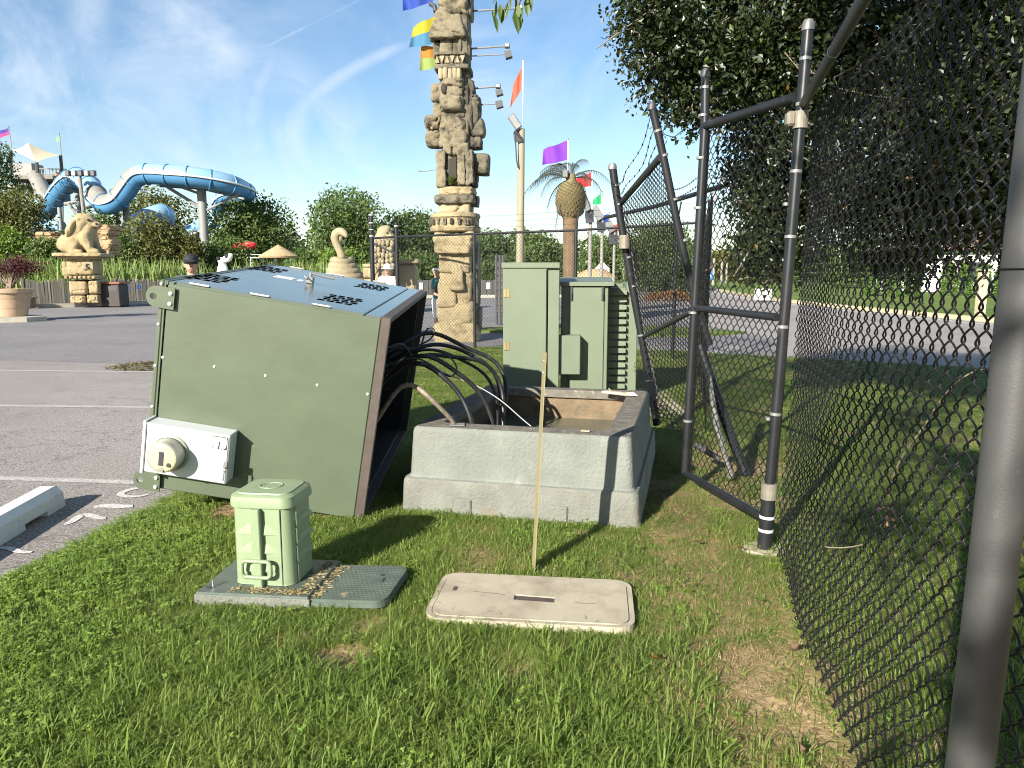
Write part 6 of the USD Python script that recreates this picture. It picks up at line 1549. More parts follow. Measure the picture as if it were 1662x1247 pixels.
    flag('navy and pink flag at the far left edge', [(14, 208), (15, 219), (-8, 227), (-6, 214)], 76, ['navy', 'pink'], pole=((14, 206), (19, 240)), depth=.1)


water_slide()


# ================================================================ stone animals
def lion():
    Y = 33.0
    def zz(py): return float(at(140, py, Y)[2])
    b = at(140, 450, Y); k = Y / 1190
    p = T('lion_plinth', 'carved stone plinth of stacked blocks with a flared top under the seated lion', 'plinth', (b[0], Y, 0), math.radians(14))
    rs = np.random.default_rng(2)
    def blk(x0, x1, y0, y1, mat='stone_lion', d=.9, ch=.05, nm='block', yo=0): v, f = rock((x0 * k, -d + yo, zz(y1)), (x1 * k, d + yo, zz(y0)), rs, .04); MB().add(v, f).build(nm, mat, p, smooth=40)
    for x0, x1, y0, y1 in ((-19, 4, 479, 492), (5, 23, 478, 492), (-19, 8, 455, 478), (9, 24, 454, 477)): blk(x0, x1, y0, y1, d=.8)
    for i in range(7): v, f = rock(((-22 + i * 6.4) * k, -.95, zz(453)), ((-16.4 + i * 6.4) * k, .9, zz(447.5)), rs, .02); MB().add(v, f).build('frieze_tooth', 'stone_lion', p, smooth=40)
    blk(-20, 20, 418, 447, d=.75, nm='shaft'); blk(-37, 37, 411, 418, d=1.15, nm='top_slab'); blk(-30, 30, 417.5, 421, d=.95, nm='cornice')
    blk(-31, -20, 425, 449, d=.3, nm='bracket')
    m = MB(); m.box((4 * k, -.80, zz(438)), (19 * k, -.76, zz(426)), .01); m.build('plaque', 'stone_pale', p)
    m = MB(); a = np.linspace(.6, 5.7, 12); m.tube(np.c_[(11.5 + 2.2 * np.cos(a)) * k, np.full(12, -.815), zz(432) + 2.6 * k * np.sin(a)], .03, 5); m.box((7 * k, -.815, zz(437)), (16 * k, -.80, zz(436))); m.build('plaque_letter', 'stone_dark', p)
    t = T('lion_statue', 'sandy stone lion with a flowing mane seated on a plinth, facing right', 'statue', (b[0], Y, zz(411)), math.radians(0))
    z = lambda py: zz(py) - zz(411)
    x = lambda px: (px - 140) * k
    bones = [((x(122), 0, z(398)), (.62, .60, .40), (x(140), 0, z(385)), (.42, .45, .65)), ((x(140), 0, z(385)), (.40, .42, .60), (x(150), 0, z(372)), (.36, .38, .45)),
             ((x(148), -.26, z(385)), .26, (x(157), -.28, z(407)), .17), ((x(148), .26, z(385)), .26, (x(157), .28, z(407)), .17), ((x(156), -.28, z(408)), .17, (x(166), -.30, z(409)), .13), ((x(156), .28, z(408)), .17, (x(166), .30, z(409)), .13),
             ((x(124), -.42, z(396)), (.50, .22, .40), (x(132), -.44, z(405)), .20), ((x(130), -.46, z(409)), .15, (x(144), -.46, z(410)), .12), ((x(124), .42, z(396)), (.50, .22, .40), (x(132), .44, z(405)), .20),
             ((x(147), 0, z(359)), (.40, .36, .36), (x(152), 0, z(362)), (.36, .32, .30)), ((x(157), 0, z(364)), (.28, .24, .18), (x(164), 0, z(366)), (.22, .2, .15)), ((x(155), 0, z(372)), (.22, .18, .10), (x(161), 0, z(372)), (.16, .14, .08)),
             ((x(143), 0, z(362)), (.45, .5, .42), (x(133), 0, z(378)), (.42, .52, .55)), ((x(135), 0, z(378)), (.34, .5, .45), (x(128), 0, z(388)), (.30, .45, .35)), ((x(143), -.42, z(358)), .10), ((x(143), .42, z(358)), .10)]
    m = organic(bones, .09, 5, .05, 3.5); MB().tm(m).build('body', 'stone_lion', t, smooth=True)
    for i in range(11):     # locks of the mane
        a = i / 10; y = -.48 + .06 * math.sin(i * 2); P = spline([(x(141 - 3 * a), y * (.6 + .4 * a), z(357 + 6 * a)), (x(136 - 6 * a), y - .06, z(366 + 8 * a)), (x(133 - 7 * a), y - .02, z(380 + 10 * a))], 8)
        MB().tube(P, np.array([.05, .09, .11, .11, .10, .08, .06, .02]), 7).build('mane_lock', 'stone_lion', t, smooth=True)
    MB().tube(spline([(x(112), .1, z(405)), (x(107), .1, z(398)), (x(110), .1, z(390)), (x(115), .1, z(382)), (x(112), .1, z(378))], 14), np.array([.12] * 6 + [.16, .2, .24, .26, .26, .22, .16, .06]), 9).build('tail', 'stone_lion', t, smooth=True)
    for px, py, s in ((157, 358, .06), (166, 364, .05)): MB().ball((x(px), -.30 if s > .055 else -.16, z(py)), s, 1).build('eye' if s > .055 else 'nostril', 'stone_dark', t)
    m = MB().box((x(156), -.26, z(370.5)), (x(165), -.12, z(368.8)), .01); m.build('mouth', 'stone_dark', t)


lion()


def cobra():
    Y = 30.0; k = Y / 1190; b = at(557, 450, Y)
    def zz(py): return float(at(557, py, Y)[2])
    x = lambda px: (px - 557) * k
    t = T('cobra_statue', 'pale stone cobra with curved hooded neck rising from a heap of coils', 'statue', (b[0], Y, 0))
    P = spline([(x(556), 0, zz(420)), (x(552), 0, zz(405)), (x(547), 0, zz(392)), (x(547), 0, zz(382)), (x(553), 0, zz(376.5)), (x(560), -.05, zz(378)), (x(566), -.12, zz(386))], 30)
    r = np.interp(np.linspace(0, 1, 30), [0, .2, .45, .65, .8, .92, 1], [.17, .15, .16, .18, .16, .12, .04])
    MB().tube(P, r, 12).build('neck', 'stone_pale', t, smooth=True)
    hood = [((x(549), .02, zz(393)), (.13, .07, .38)), ((x(552), .02, zz(384)), (.16, .08, .26))]
    MB().tm(organic(hood, .06, 3)).build('hood', 'stone_pale', t, smooth=True)
    for i in range(5):
        z_ = zz(424 + i * 8.5); rad = .34 + i * .09; a = np.linspace(0, 6.28, 26); MB().tube(np.c_[rad * np.cos(a) + x(556 + i), rad * np.sin(a), z_ + .04 * np.sin(a * 2)], .14 + .015 * i, 9).build('coil', 'stone_pale', t, smooth=True)
    MB().lathe([(.85, -.05), (.75, zz(455)), (.55, zz(430)), (0, zz(425))], 16).build('rock_base', 'stone_pale', t, smooth=40)
    for s in (-1, 1): MB().ball((x(562), -.05 + s * .10, zz(379.5)), .03, 1).build('eye', 'stone_dark', t)


cobra()


def second_lion():
    Y = 28.0; k = Y / 1190; b = at(626, 450, Y)
    def zz(py): return float(at(626, py, Y)[2])
    x = lambda px: (px - 626) * k
    t = T('lion_totem', 'upright stone lion with a shaggy mane behind the fence corner post', 'statue', (b[0], Y, 0))
    m = organic([((x(626), 0, zz(378)), (.30, .30, .28)), ((x(634), -.08, zz(384)), (.20, .22, .16), (x(640), -.1, zz(387)), (.12, .15, .10)), ((x(624), 0, zz(392)), (.40, .36, .36)), ((x(624), 0, zz(410)), (.42, .36, .5)), ((x(624), 0, zz(432)), (.36, .34, .6)), ((x(622), 0, zz(455)), (.32, .32, .6)), ((x(620), 0, zz(480)), (.32, .32, .6))], .07, 3, .07, 6)
    MB().tm(m).build('body', 'stone_pale', t, smooth=True)
    rs = np.random.default_rng(4)
    for i in range(26):
        px, py = 612 + (i % 5) * 6.5 + rs.uniform(-2, 2), 392 + (i // 5) * 9 + rs.uniform(-2, 2); MB().tube(spline([(x(px), -.36, zz(py)), (x(px + 1), -.44, zz(py + 5)), (x(px - 1), -.40, zz(py + 11))], 6), [.05, .08, .085, .08, .05, .02], 6).build('mane_lock', 'stone_pale', t, smooth=True)
    MB().ball((x(632), -.28, zz(379)), .035, 1).build('eye', 'stone_dark', t)
    p = T('stone_pedestal', 'pale stone block pedestal left of the upright lion', 'pedestal', (at(602, 450, 28.5)[0], 28.5, 0)); rs = np.random.default_rng(6)
    for x0, x1, y0, y1, nm in ((-11, 13, 428, 434, 'top_slab'), (-10, 11, 434, 452, 'block'), (-10, 11, 452, 475, 'block'), (-11, 12, 475, 486, 'block')): v, f = rock((x0 * k, -.4, zz(y1)), (x1 * k, .4, zz(y0)), rs, .02); MB().add(v, f).build(nm, 'stone_block', p, smooth=40)
    p = T('stone_ledge', 'low pale stone ledge right of the upright lion', 'ledge', (at(652, 450, 29)[0], 29, 0)); v, f = rock((-.5, -.4, 0), (.6, .4, zz(428)), rs, .03); MB().add(v, f).build('block', 'stone_pale', p, smooth=40); v, f = rock((-.6, -.5, zz(427.8)), (.75, .5, zz(421)), rs, .02); MB().add(v, f).build('slab', 'stone_pale', p, smooth=40)


second_lion()


def garden_figures():
    Y = 31; k = Y / 1190; b = at(366, 450, Y); zz = lambda py: float(at(366, py, Y)[2])
    t = T('cow_statue', 'small black and white painted animal figure among the reeds behind the cabinet', 'statue', (b[0], Y, 0))
    MB().tm(organic([((-.1, 0, zz(424)), (.18, .17, .17)), ((.12, 0, zz(420)), (.18, .16, .16), (.3, -.1, zz(415)), (.1, .1, .1)), ((-.1, 0, zz(445)), (.25, .2, .5)), ((-.1, 0, .3), (.25, .25, .4))], .07, 3)).build('body', 'wall_white', t, smooth=True)
    for c, r in (((.15, -.12, zz(416)), .10), ((-.2, -.15, zz(420)), .08)): MB().ball(c, r, 1).build('black_patch', 'cap_black', t, smooth=True)
    t = T('rock_outcrop', 'layered reddish artificial rock beside the lion statue', 'rock', (at(178, 450, 40)[0], 40, 0)); rs = np.random.default_rng(8); kk = 40 / 1190; z4 = lambda py: float(at(178, py, 40)[2])
    for i in range(6): v, f = rock(((-14 + 2 * (i % 2)) * kk, -.6, z4(415 - i * 8)), ((12 + 2 * (i % 3)) * kk, .6, z4(405.5 - i * 8)), rs, .09); MB().add(v, f).build('layer', 'rock_red', t, smooth=50)
    t = T('rock_outcrop', 'dark reddish artificial rock in the bushes left of the lion statue', 'rock', (at(85, 450, 45)[0], 45, 0)); kk = 45 / 1190; z4 = lambda py: float(at(85, py, 45)[2])
    for i in range(3): v, f = rock(((-18 + 3 * i) * kk, -.6, z4(400 - i * 8)), ((24 - 4 * i) * kk, .6, z4(391 - i * 7)), rs, .12); MB().add(v, f).build('layer', 'rock_red', t, smooth=50)


garden_figures()


# ================================================================ garden front: planter, pickets, bench, bins, reeds
def planter():
    Y = 24.5; b = gr(50, 512, .1); k = Y / 1190
    sheet('kerb_island', [(-30, 22.9), (-16.2, 22.7), (-15.2, 23.2), (-15.0, 23.9), (-15.6, 24.6), (-17, 25.0), (-30, 25.2)], .12, 'kerb_concrete', 'raised concrete kerb island under the red maple planter', 'kerb', thick=.16)
    t = T('maple_planter', 'large ribbed terracotta-coloured planter on the kerb island', 'planter', (-16.1, 23.9, .12)); s = 1.02
    MB().lathe([(0, 0), (.40, 0), (.42, .03), (.47, .25), (.475, .25), (.49, .28), (.54, .55), (.545, .55), (.56, .60), (.60, .74), (.66, .75), (.665, .88), (.60, .89), (.58, .80), (0, .78)], 36).build('pot', 'pot_clay', t, smooth=35)
    MB().lathe([(.585, .79), (0, .83)], 20).build('soil', 'soil', t)
    rs = np.random.default_rng(9)
    m = T('japanese_maple', 'dark red Japanese maple with spreading pale twigs growing in the planter', 'tree', (-16.1, 23.9, .93))
    tw = MB()
    P = []
    for i in range(22):
        a, h_, w = rs.uniform(0, 6.28), rs.uniform(.55, 1.0), rs.uniform(.3, 1.0); e = np.array([w * math.cos(a), w * math.sin(a) * .8, h_]); tw.tube(spline([(0, 0, -.05), e * [.35, .35, .5], e], 8), np.linspace(.035, .006, 8), 5)
        for _ in range(150): P.append(e * [1, 1, .95] + rs.normal(size=3) * [.19, .19, .11])
    P = np.array(P); P = P[P[:, 2] > .35]
    tw.build('twigs', 'maple_twig', m); v, f = leaf_cards(P, .085, rs, droop=.5, aspect=.35); MB().add(v, f).build('crown', 'maple_leaf', m)
    a_ = T('agave', 'yellow-green spiky plant at the rim of the planter', 'plant', (-15.72, 23.6, .90)); q = MB()
    for i in range(18):
        a = i * 2.4; e = np.array([math.cos(a), math.sin(a), .7]) * .24; g = np.array([-math.sin(a), math.cos(a), 0]) * .03; q.add([-g, g, e * .6 + g, e * .6 - g, e * [1, 1, .75]], [[0, 1, 2], [0, 2, 3], [3, 2, 4]])
    q.build('leaves', 'agave', a_)
    a_ = T('dry_fern', 'dry orange-brown plant beside the maple stem in the planter', 'plant', (-16.5, 23.6, .90)); r2 = np.random.default_rng(3); v, f = leaf_cards(r2.normal(size=(160, 3)) * [.13, .12, .13] + [0, 0, .2], .1, r2, aspect=.3); MB().add(v, f).build('leaves', 'leaf_brown', a_)


planter()


def garden_edge():
    sheet('planting_bed', [(-80, 33.2), (-21, 32.3), (-14.2, 43.8), (4, 46), (6, 60), (6, 140), (-120, 140)], .10, 'soil', 'dark planted ground of the garden behind the picket fence', 'ground', thick=.2)
    k_ = MB(); line = np.array([(-60, 33.2), (-28, 32.4), (-21, 32.0), (-19.5, 33.2), (-14.4, 43.6), (4.2, 45.8)]); off = line + [0.1, -.25]
    k_.prism(Polygon([*line.tolist(), *off[::-1].tolist()]), -.03, .14); k_.build('garden_kerb', 'kerb_concrete', label='grey kerb along the planted garden', cat='kerb', kind='structure')
    rs = np.random.default_rng(21)
    t = T('picket_fence', 'low grey fence of uneven rough pickets along the garden on the left', 'fence', (-24, 33, 0))
    def pickets(A, B, h, gap=.085, T_=t, mat='picket_wood', w=.075):
        A, B = np.array(A, float), np.array(B, float); L = np.linalg.norm(B - A); d = (B - A) / L; n = np.array([-d[1], d[0]]); a = math.atan2(d[1], d[0])
        for s in np.arange(0, L, gap):
            c = A + d * s; hh = h * rs.uniform(.86, 1.06); R = rotz(a + rs.normal() * .1); tl = rs.normal() * .03
            m = MB().hull([(-w / 2, -.02, 0), (w / 2, -.02, 0), (w / 2, .02, 0), (-w / 2, .02, 0), (-w / 2 + tl, -.02, hh - .06), (w / 2 + tl, -.02, hh - .05), (tl, 0, hh), (w / 2 + tl, .02, hh - .06), (-w / 2 + tl, .02, hh - .06)])
            m.xf(R, (c[0], c[1], 0.08)).build('picket', mat, T_, off=T_.loc)
    pickets((-28.2, 33.0), (-23.0, 32.85), 1.15); pickets((-21.9, 33.4), (-17.6, 37.5), 1.12, gap=.11, w=.1)
    MB().box((-28.2, 33.06, .35), (-23.0, 33.10, .45)).build('rail', 'picket_wood', t, off=t.loc)
    q = T('far_fence', 'long dark board fence across the far side of the drive', 'fence', (-8, 46, 0))
    A, B = np.array([-15.0, 44.6]), np.array([5.5, 47.2]); n_ = 58
    for i in range(n_):
        a, b = A + (B - A) * i / n_, A + (B - A) * (i + .93) / n_; c = (a + b) / 2; ang = math.atan2((B - A)[1], (B - A)[0]); w = np.linalg.norm(b - a); MB().box((-w / 2, -.03, 0), (w / 2, .03, .98 + .06 * rs.random()), .01, ).xf(rotz(ang), (c[0], c[1], 0)).build('board', 'dark_fence', q, off=q.loc)
    for i in range(5): c = A + (B - A) * (i + .3) / 5; MB().box((c[0] - .12, c[1] - .08, .45), (c[0] + .12, c[1] - .045, .85), .01).build('notice', 'sign_white', q, off=q.loc)
    # notices hung on the pickets
    for i, (px, py, w, h_, lab) in enumerate([(204, 467, 11, 13, 'larger white notice pinned to the pickets right of the plinth'), (226, 466, 7, 9, 'smaller white notice nearest to the fallen cabinet')]):
        Y = 34.4; k = Y / 1190; c = at(px, py, Y); s = T('notice', lab, 'sign', c, math.radians(30)); MB().box((-w * k / 2, -.02, -h_ * k / 2), (w * k / 2, 0, h_ * k / 2), .005).build('panel', 'sign_white', s); a = np.linspace(0, 2 * np.pi, 18, endpoint=False)
        MB().tube(np.c_[.30 * w * k * np.cos(a), np.full(18, -.024), .32 * h_ * k * np.sin(a)], .018, 4, closed=True).build('roundel', 'sign_blue', s)
    b = T('bench', 'low brown wooden bench beside the planter', 'bench', (-23.3, 31.6, 0))
    for i in range(3): MB().box((-3.2, -.3 + i * .2, .42), (3.0, -.13 + i * .2, .47), .01).build('slat', 'bench_wood', b)
    for x in (-2.8, 0, 1.6, 2.7): MB().box((x, -.28, 0), (x + .18, .28, .42), .01).build('leg', 'bench_wood', b)
    z = T('striped_figure', 'black and white striped seat shape at the left edge beside the planter', 'sculpture', (-22.9, 31.9, .45)); m = organic([((-.9, 0, .25), (.4, .3, .4)), ((-.2, 0, .2), (.5, .3, .35)), ((.2, 0, .05), (.4, .3, .3))], .09, 3); MB().tm(m).build('body', 'wall_white', z, smooth=True)
    for i in range(5): a = np.linspace(-.4, 2.2, 12); MB().tube(np.c_[-.9 + i * .3 + .1 * np.sin(a * 2), -.36 * np.cos(a * .6), .25 + .42 * np.sin(a - .2) * .9], .05, 6).build('stripe', 'cap_black', z, smooth=True)
    w = T('litter_bin', 'dark brown litter bin with an open top beside the stone plinth', 'litter bin', (at(184, 450, 33.2)[0], 33.2, 0)); MB().box((-.42, -.4, 0), (.42, .4, .98), .03).build('body', 'bin_dark', w); MB().box((-.48, -.46, .99), (.48, .46, 1.08), .02).build('lid', 'bin_brown', w); MB().box((-.30, -.405, .70), (.30, -.402, .90)).build('slot', 'dark_print', w)
    # reeds
    n = 9000; X = rs.uniform(-46, -6, n); u = rs.random(n); Yb = np.interp(X, [-46, -21, -17, -14, -6], [33.8, 33.8, 38.5, 44.2, 45.2]); Y = Yb + .4 + u * 5; dens = meshkit.noise(np.stack([X * .35, Y * .35, 0 * X], -1), 4); ok = dens > .28; X, Y = X[ok], Y[ok]; n = len(X)
    h = rs.uniform(1.3, 2.5, n) * np.interp(X, [-46, -20, -12, -6], [1.0, 1.0, 1.05, .8]); a = rs.uniform(0, 6.28, n); le = rs.uniform(.1, .6, n); V, F = [], []
    d = np.stack([np.cos(a), np.sin(a), 0 * a], 1); s = np.stack([-np.sin(a), np.cos(a), 0 * a], 1); w_ = rs.uniform(.02, .045, n)[:, None]; B0 = np.stack([X, Y, 0 * X + .1], 1); up = np.array([0, 0, 1.])
    P1 = B0 + up * (h * .6)[:, None] + d * (h * le * .15)[:, None]; P2 = B0 + up * (h * (1 - .25 * le))[:, None] + d * (h * le * .6)[:, None]
    V = np.stack([B0 - s * w_ * .6, B0 + s * w_ * .6, P1 - s * w_, P1 + s * w_, P2], 1).reshape(-1, 3); F = (np.array([[0, 1, 3], [0, 3, 2], [2, 3, 4]])[None] + 5 * np.arange(n)[:, None, None]).reshape(-1, 3)
    V2 = []
    MB().add(V, F).build('reeds', 'reed', label='band of tall bright green reeds behind the picket fence', cat='reeds', kind='stuff')
    for hx in ([-13.5, 1.0, .0],): pass
    tt = T('thatched_umbrella', 'straw thatched umbrella on a post above the reeds', 'umbrella', (at(454, 450, 50)[0], 50, 0)); zt, zb = float(at(454, 397, 50)[2]), float(at(454, 416, 50)[2]); R = 31 * 50 / 1190
    MB().lathe([(0, zt), (R * .3, zt - (zt - zb) * .3), (R, zb), (R * .97, zb - .12), (0, zb + .1)], 20).build('thatch', 'thatch', tt, smooth=30); MB().tube([(0, 0, 0), (0, 0, zb + .3)], .09, 8).build('post', 'pole_wood', tt)
    tt = T('thatched_roof', 'low brown thatched roof beyond the fence right of the palm', 'roof', (at(966, 450, 60)[0], 60, 0)); zt, zb = float(at(966, 436, 60)[2]), float(at(966, 452, 60)[2]); R = 34 * 60 / 1190
    MB().lathe([(0, zt), (R * .5, zt - .12), (R * .85, zt - .5), (R, zb), (R * .95, zb - .15), (0, zb)], 22).build('thatch', 'thatch', tt, smooth=30); MB().tube([(0, 0, -.1), (0, 0, zb + .2)], .2, 8).build('post', 'pole_wood', tt)
    tt = T('white_tent', 'small white peaked tent beside the thatched roof', 'tent', (at(977, 450, 66)[0], 66, 0)); k = 66 / 1190; z0, z1, z2 = 0, float(at(977, 437, 66)[2]), float(at(977, 424, 66)[2])
    MB().hull([(-11 * k, -.8, z1), (11 * k, -.8, z1), (-11 * k, .8, z1), (11 * k, .8, z1), (0, 0, z2)]).build('roof', 'tent_white', tt); MB().box((-10 * k, -.7, 0), (10 * k, .7, z1 - .02), .02).build('wall', 'tent_white', tt)
    tt = T('red_raft', 'red inflatable raft held up beyond the reeds', 'raft', at(397, 399, 52)); a = np.linspace(0, 2 * np.pi, 24, endpoint=False); MB().tube(np.c_[.62 * np.cos(a), .45 * np.sin(a), .10 * np.sin(a)], .2, 10, closed=True).build('tube', 'raft_red', tt, smooth=True); MB().box((-.55, -.4, -.12), (.55, .4, -.04), .03).build('floor', 'raft_red', tt)
    MB().tube([(0, 0, -.1), (0, .2, -float(at(397, 399, 52)[2]))], .07, 6).build('stand', 'pole_wood', tt)
    tt = T('rope_fence', 'pale post-and-rail fence beside a path above the reeds', 'fence', (at(395, 450, 54)[0], 54, 0)); z0 = float(at(395, 422, 54)[2]); x0 = [-1.2, -.3, .6, 1.5, 2.3]
    for x in x0: MB().tube([(x, 0, 0), (x, 0, z0 + .45)], .05, 6).build('post', 'wall_white', tt)
    for dz in (.15, .38): MB().tube([(-1.4, 0, z0 + dz), (2.4, 0, z0 + dz)], .035, 6).build('rail', 'wall_white', tt)
    tt = T('dark_gate', 'dark timber lattice structure beyond the back fence, left of the tall cabinet', 'gate', (at(812, 450, 22)[0], 22, 0)); k = 22 / 1190
    for x in (-6, 0, 5): MB().tube([(x * k, 0, 0), (x * k, 0, float(at(812, 414, 22)[2]))], .05, 6).build('post', 'pole_dark', tt)
    for i in range(7): MB().box((-7 * k, -.04, .35 + i * .22), (6 * k, -.01, .50 + i * .22), .005).build('slat', 'dark_fence', tt)


garden_edge()


# ================================================================ people
def person(label, loc, rot, shirt, legs, head='bare', long_sleeves=False, shorts=True, pose=0, h=1.75):
    s = h / 1.75; t = T('person', label, 'person', loc, rot)
    def B(*b): return [(np.array(x[0]) * s, np.array(x[1]) * s, np.array(x[2]) * s, np.array(x[3]) * s) if len(x) == 4 else (np.array(x[0]) * s, np.array(x[1]) * s) for x in b]
    fw = -1  # faces -y
    hand = []
    for sx in (-1, 1):
        w = np.array([sx * .27, -.10 + pose * -.12, .82 + pose * .2]); pal = w + [0, -.03, -.08]
        hand += [(w, .028, pal, (.022, .038, .04))] + [(pal + [0, (i - 1.5) * .018, -.02], .010, pal + [-sx * .012, (i - 1.5) * .019 - .01, -.09 + .012 * abs(i - 1.3)], .008) for i in range(4)] + [(pal + [-sx * .01, -.035, .02], .011, pal + [-sx * .025, -.06, -.035], .009)]
    body = organic(B(((0, 0, 1.62), (.072, .092, .105)), ((0, -.03, 1.57), (.052, .06, .06)), ((0, -.095, 1.605), (.014, .02, .022)), ((-.074, .0, 1.605), (.012, .022, .034)), ((.074, .0, 1.605), (.012, .022, .034)), ((0, .01, 1.52), .055, (0, .015, 1.44), .062),
        ((-.15, .01, 1.40), .075, (.15, .01, 1.40), .075), ((0, 0, 1.36), (.16, .10, .12), (0, 0, 1.10), (.13, .09, .10)), ((0, 0, 1.10), (.13, .095, .1), (0, .01, .94), (.155, .11, .09)),
        *[((sx * .19, .01, 1.39), .052, (sx * .25, .03, 1.11), .042) for sx in (-1, 1)], *[((sx * .25, .03, 1.11), .040, (sx * .27, -.10 + pose * -.12, .83 + pose * .2), .028) for sx in (-1, 1)], *hand,
        *[((sx * .09, .01, .92), .095, (sx * .105, -.01, .50), .058) for sx in (-1, 1)], *[((sx * .105, -.01, .50), .056, (sx * .11, .03, .09), .036) for sx in (-1, 1)], *[((sx * .11, .03, .045), .042, (sx * .12, -.13, .035), .032) for sx in (-1, 1)]), .022 * s, 3)
    MB().tm(body).build('body', 'skin', t, smooth=True)
    sl = .99 if long_sleeves else .55
    shirt_m = organic(B(((-.15, .01, 1.40), .088, (.15, .01, 1.40), .088), ((0, 0, 1.36), (.175, .115, .125), (0, 0, 1.08), (.15, .108, .10)), ((0, 0, 1.08), (.15, .108, .1), (0, .005, .93), (.172, .125, .06)), ((0, .012, 1.46), .068, (0, .012, 1.42), .09),
        *[((sx * .19, .01, 1.39), .066, (sx * (.19 + .06 * sl), .01 + .02 * sl, 1.39 - .28 * sl), .056) for sx in (-1, 1)], *([((sx * .25, .03, 1.11), .054, (sx * .268, -.08 + pose * -.12, .86 + pose * .2), .040) for sx in (-1, 1)] if long_sleeves else [])), .03 * s, 3)
    MB().tm(shirt_m).build('shirt', shirt, t, smooth=True)
    leg_m = organic(B(((0, .01, .96), (.17, .12, .07), (0, .01, .90), (.17, .12, .07)), *[((sx * .09, .01, .90), .108, (sx * .105, -.005, .52), .082) for sx in (-1, 1)], *([] if shorts else [((sx * .105, -.01, .52), .078, (sx * .11, .03, .10), .058) for sx in (-1, 1)])), .03 * s, 3)
    MB().tm(leg_m).build('shorts' if shorts else 'trousers', legs, t, smooth=True)
    for sx in (-1, 1):
        MB().tm(organic(B(((sx * .11, .035, .05), .052, (sx * .12, -.14, .04), .042)), .02, 2)).build('shoe', 'shoe', t, smooth=True)
        MB().ball(np.array([sx * .03, -.083, 1.628]) * s, .010 * s, 1).build('eye', 'hair_dark', t)
    m = MB(); m.box(np.array([-.025, -.092, 1.555]) * s, np.array([.025, -.084, 1.560]) * s, .002); m.build('mouth', 'raft_red', t)
    if head == 'cap':
        MB().tm(organic(B(((0, .008, 1.668), (.094, .112, .085))), .02, 1)).build('cap', 'cap_black', t, smooth=True); m = MB().hull(np.array([(-.07, -.08, 1.66), (.07, -.08, 1.66), (-.055, -.19, 1.645), (.055, -.19, 1.645), (-.07, -.08, 1.674), (.07, -.08, 1.674), (0, -.205, 1.645)]) * s); m.build('cap_peak', 'cap_black', t)
        MB().tm(organic(B(((0, .055, 1.60), (.07, .05, .05))), .02, 1)).build('hair', 'hair_dark', t, smooth=True)
    elif head == 'hard':
        MB().tm(organic(B(((0, .005, 1.70), (.115, .135, .105))), .02, 1)).build('hard_hat', 'hat_white', t, smooth=True)
        MB().lathe(np.array([(.10, 1.675), (.165, 1.665), (.165, 1.672), (.10, 1.69)]) * s, 24).build('hat_brim', 'hat_white', t, smooth=40)
    else:
        MB().tm(organic(B(((0, .02, 1.66), (.082, .095, .085))), .02, 1)).build('hair', 'stone_pale', t, smooth=True)
        if head == 'visor': MB().lathe(np.array([(.08, 1.695), (.13, 1.69), (.13, 1.70), (.085, 1.74), (0, 1.75)]) * s, 20).build('sun_hat', 'hat_white', t, smooth=40)


p1 = at(311, 440, 9.6); person('person in a black cap standing behind the fallen cabinet, only the head showing', (p1[0], 9.6, -.03), math.radians(12), 'shirt_dark', 'trousers', 'cap', shorts=False, h=1.80)
p2 = at(629, 440, 18.4); person('person in a white hard hat and pale shirt behind the cabinet, by the fence corner', (p2[0], 18.4, -.03), math.radians(-10), 'shirt_white', 'trousers', 'hard', long_sleeves=True, shorts=False, h=1.72)
p3 = at(709, 440, 18.3); person('person in a teal shirt and white shorts half hidden by the totem', (p3[0], 18.3, -.03), math.radians(75), 'shirt_teal', 'shorts_white', 'visor', pose=1, h=1.66)


# ================================================================ trees and shrubs of the distance
def far_tree(label, px0, px1, py_top, Y, mat, seed, n=4200, size=None, cat='tree', zb=0.0, name='tree', lobes=9, py_base=452, d=None, group=None, gap=0.0, s=.62):
    rs = np.random.default_rng(seed); k = Y / 1190; w = (px1 - px0) * k; X = ((px0 + px1) / 2 - 831) * k; top = float(at((px0 + px1) / 2, py_top, Y)[2]); base = zb; h = top - base
    bl = round_blobs(w, d or w * .8, h, .0 if name == 'shrub' else h * .12, lobes, rs, s)
    # the crown reaches its full width and height
    r = min(w, h) * .28; bl += [((0, 0, h - r * .9), (r * 1.2, r * 1.1, r)), ((-w / 2 + r, 0, h * .48), (r, r, r)), ((w / 2 - r, 0, h * .50), (r, r, r)), ((0, 0, h * .45), (w * .33, w * .3, h * .33)), ((-w * .22, 0, h * .72), (r, r, r)), ((w * .2, 0, h * .74), (r, r, r)), ((-w * .25, 0, h * .2), (r, r, r * .9)), ((w * .25, 0, h * .2), (r, r, r * .9))]
    return tree(name, label, (X, Y, base), h, bl, mat, int(n * 1.7), size or .0045 * Y, trunk_r=.05 * min(w, h) * .5, seed=seed, cat=cat, group=group, gap=gap, clump=1.5)


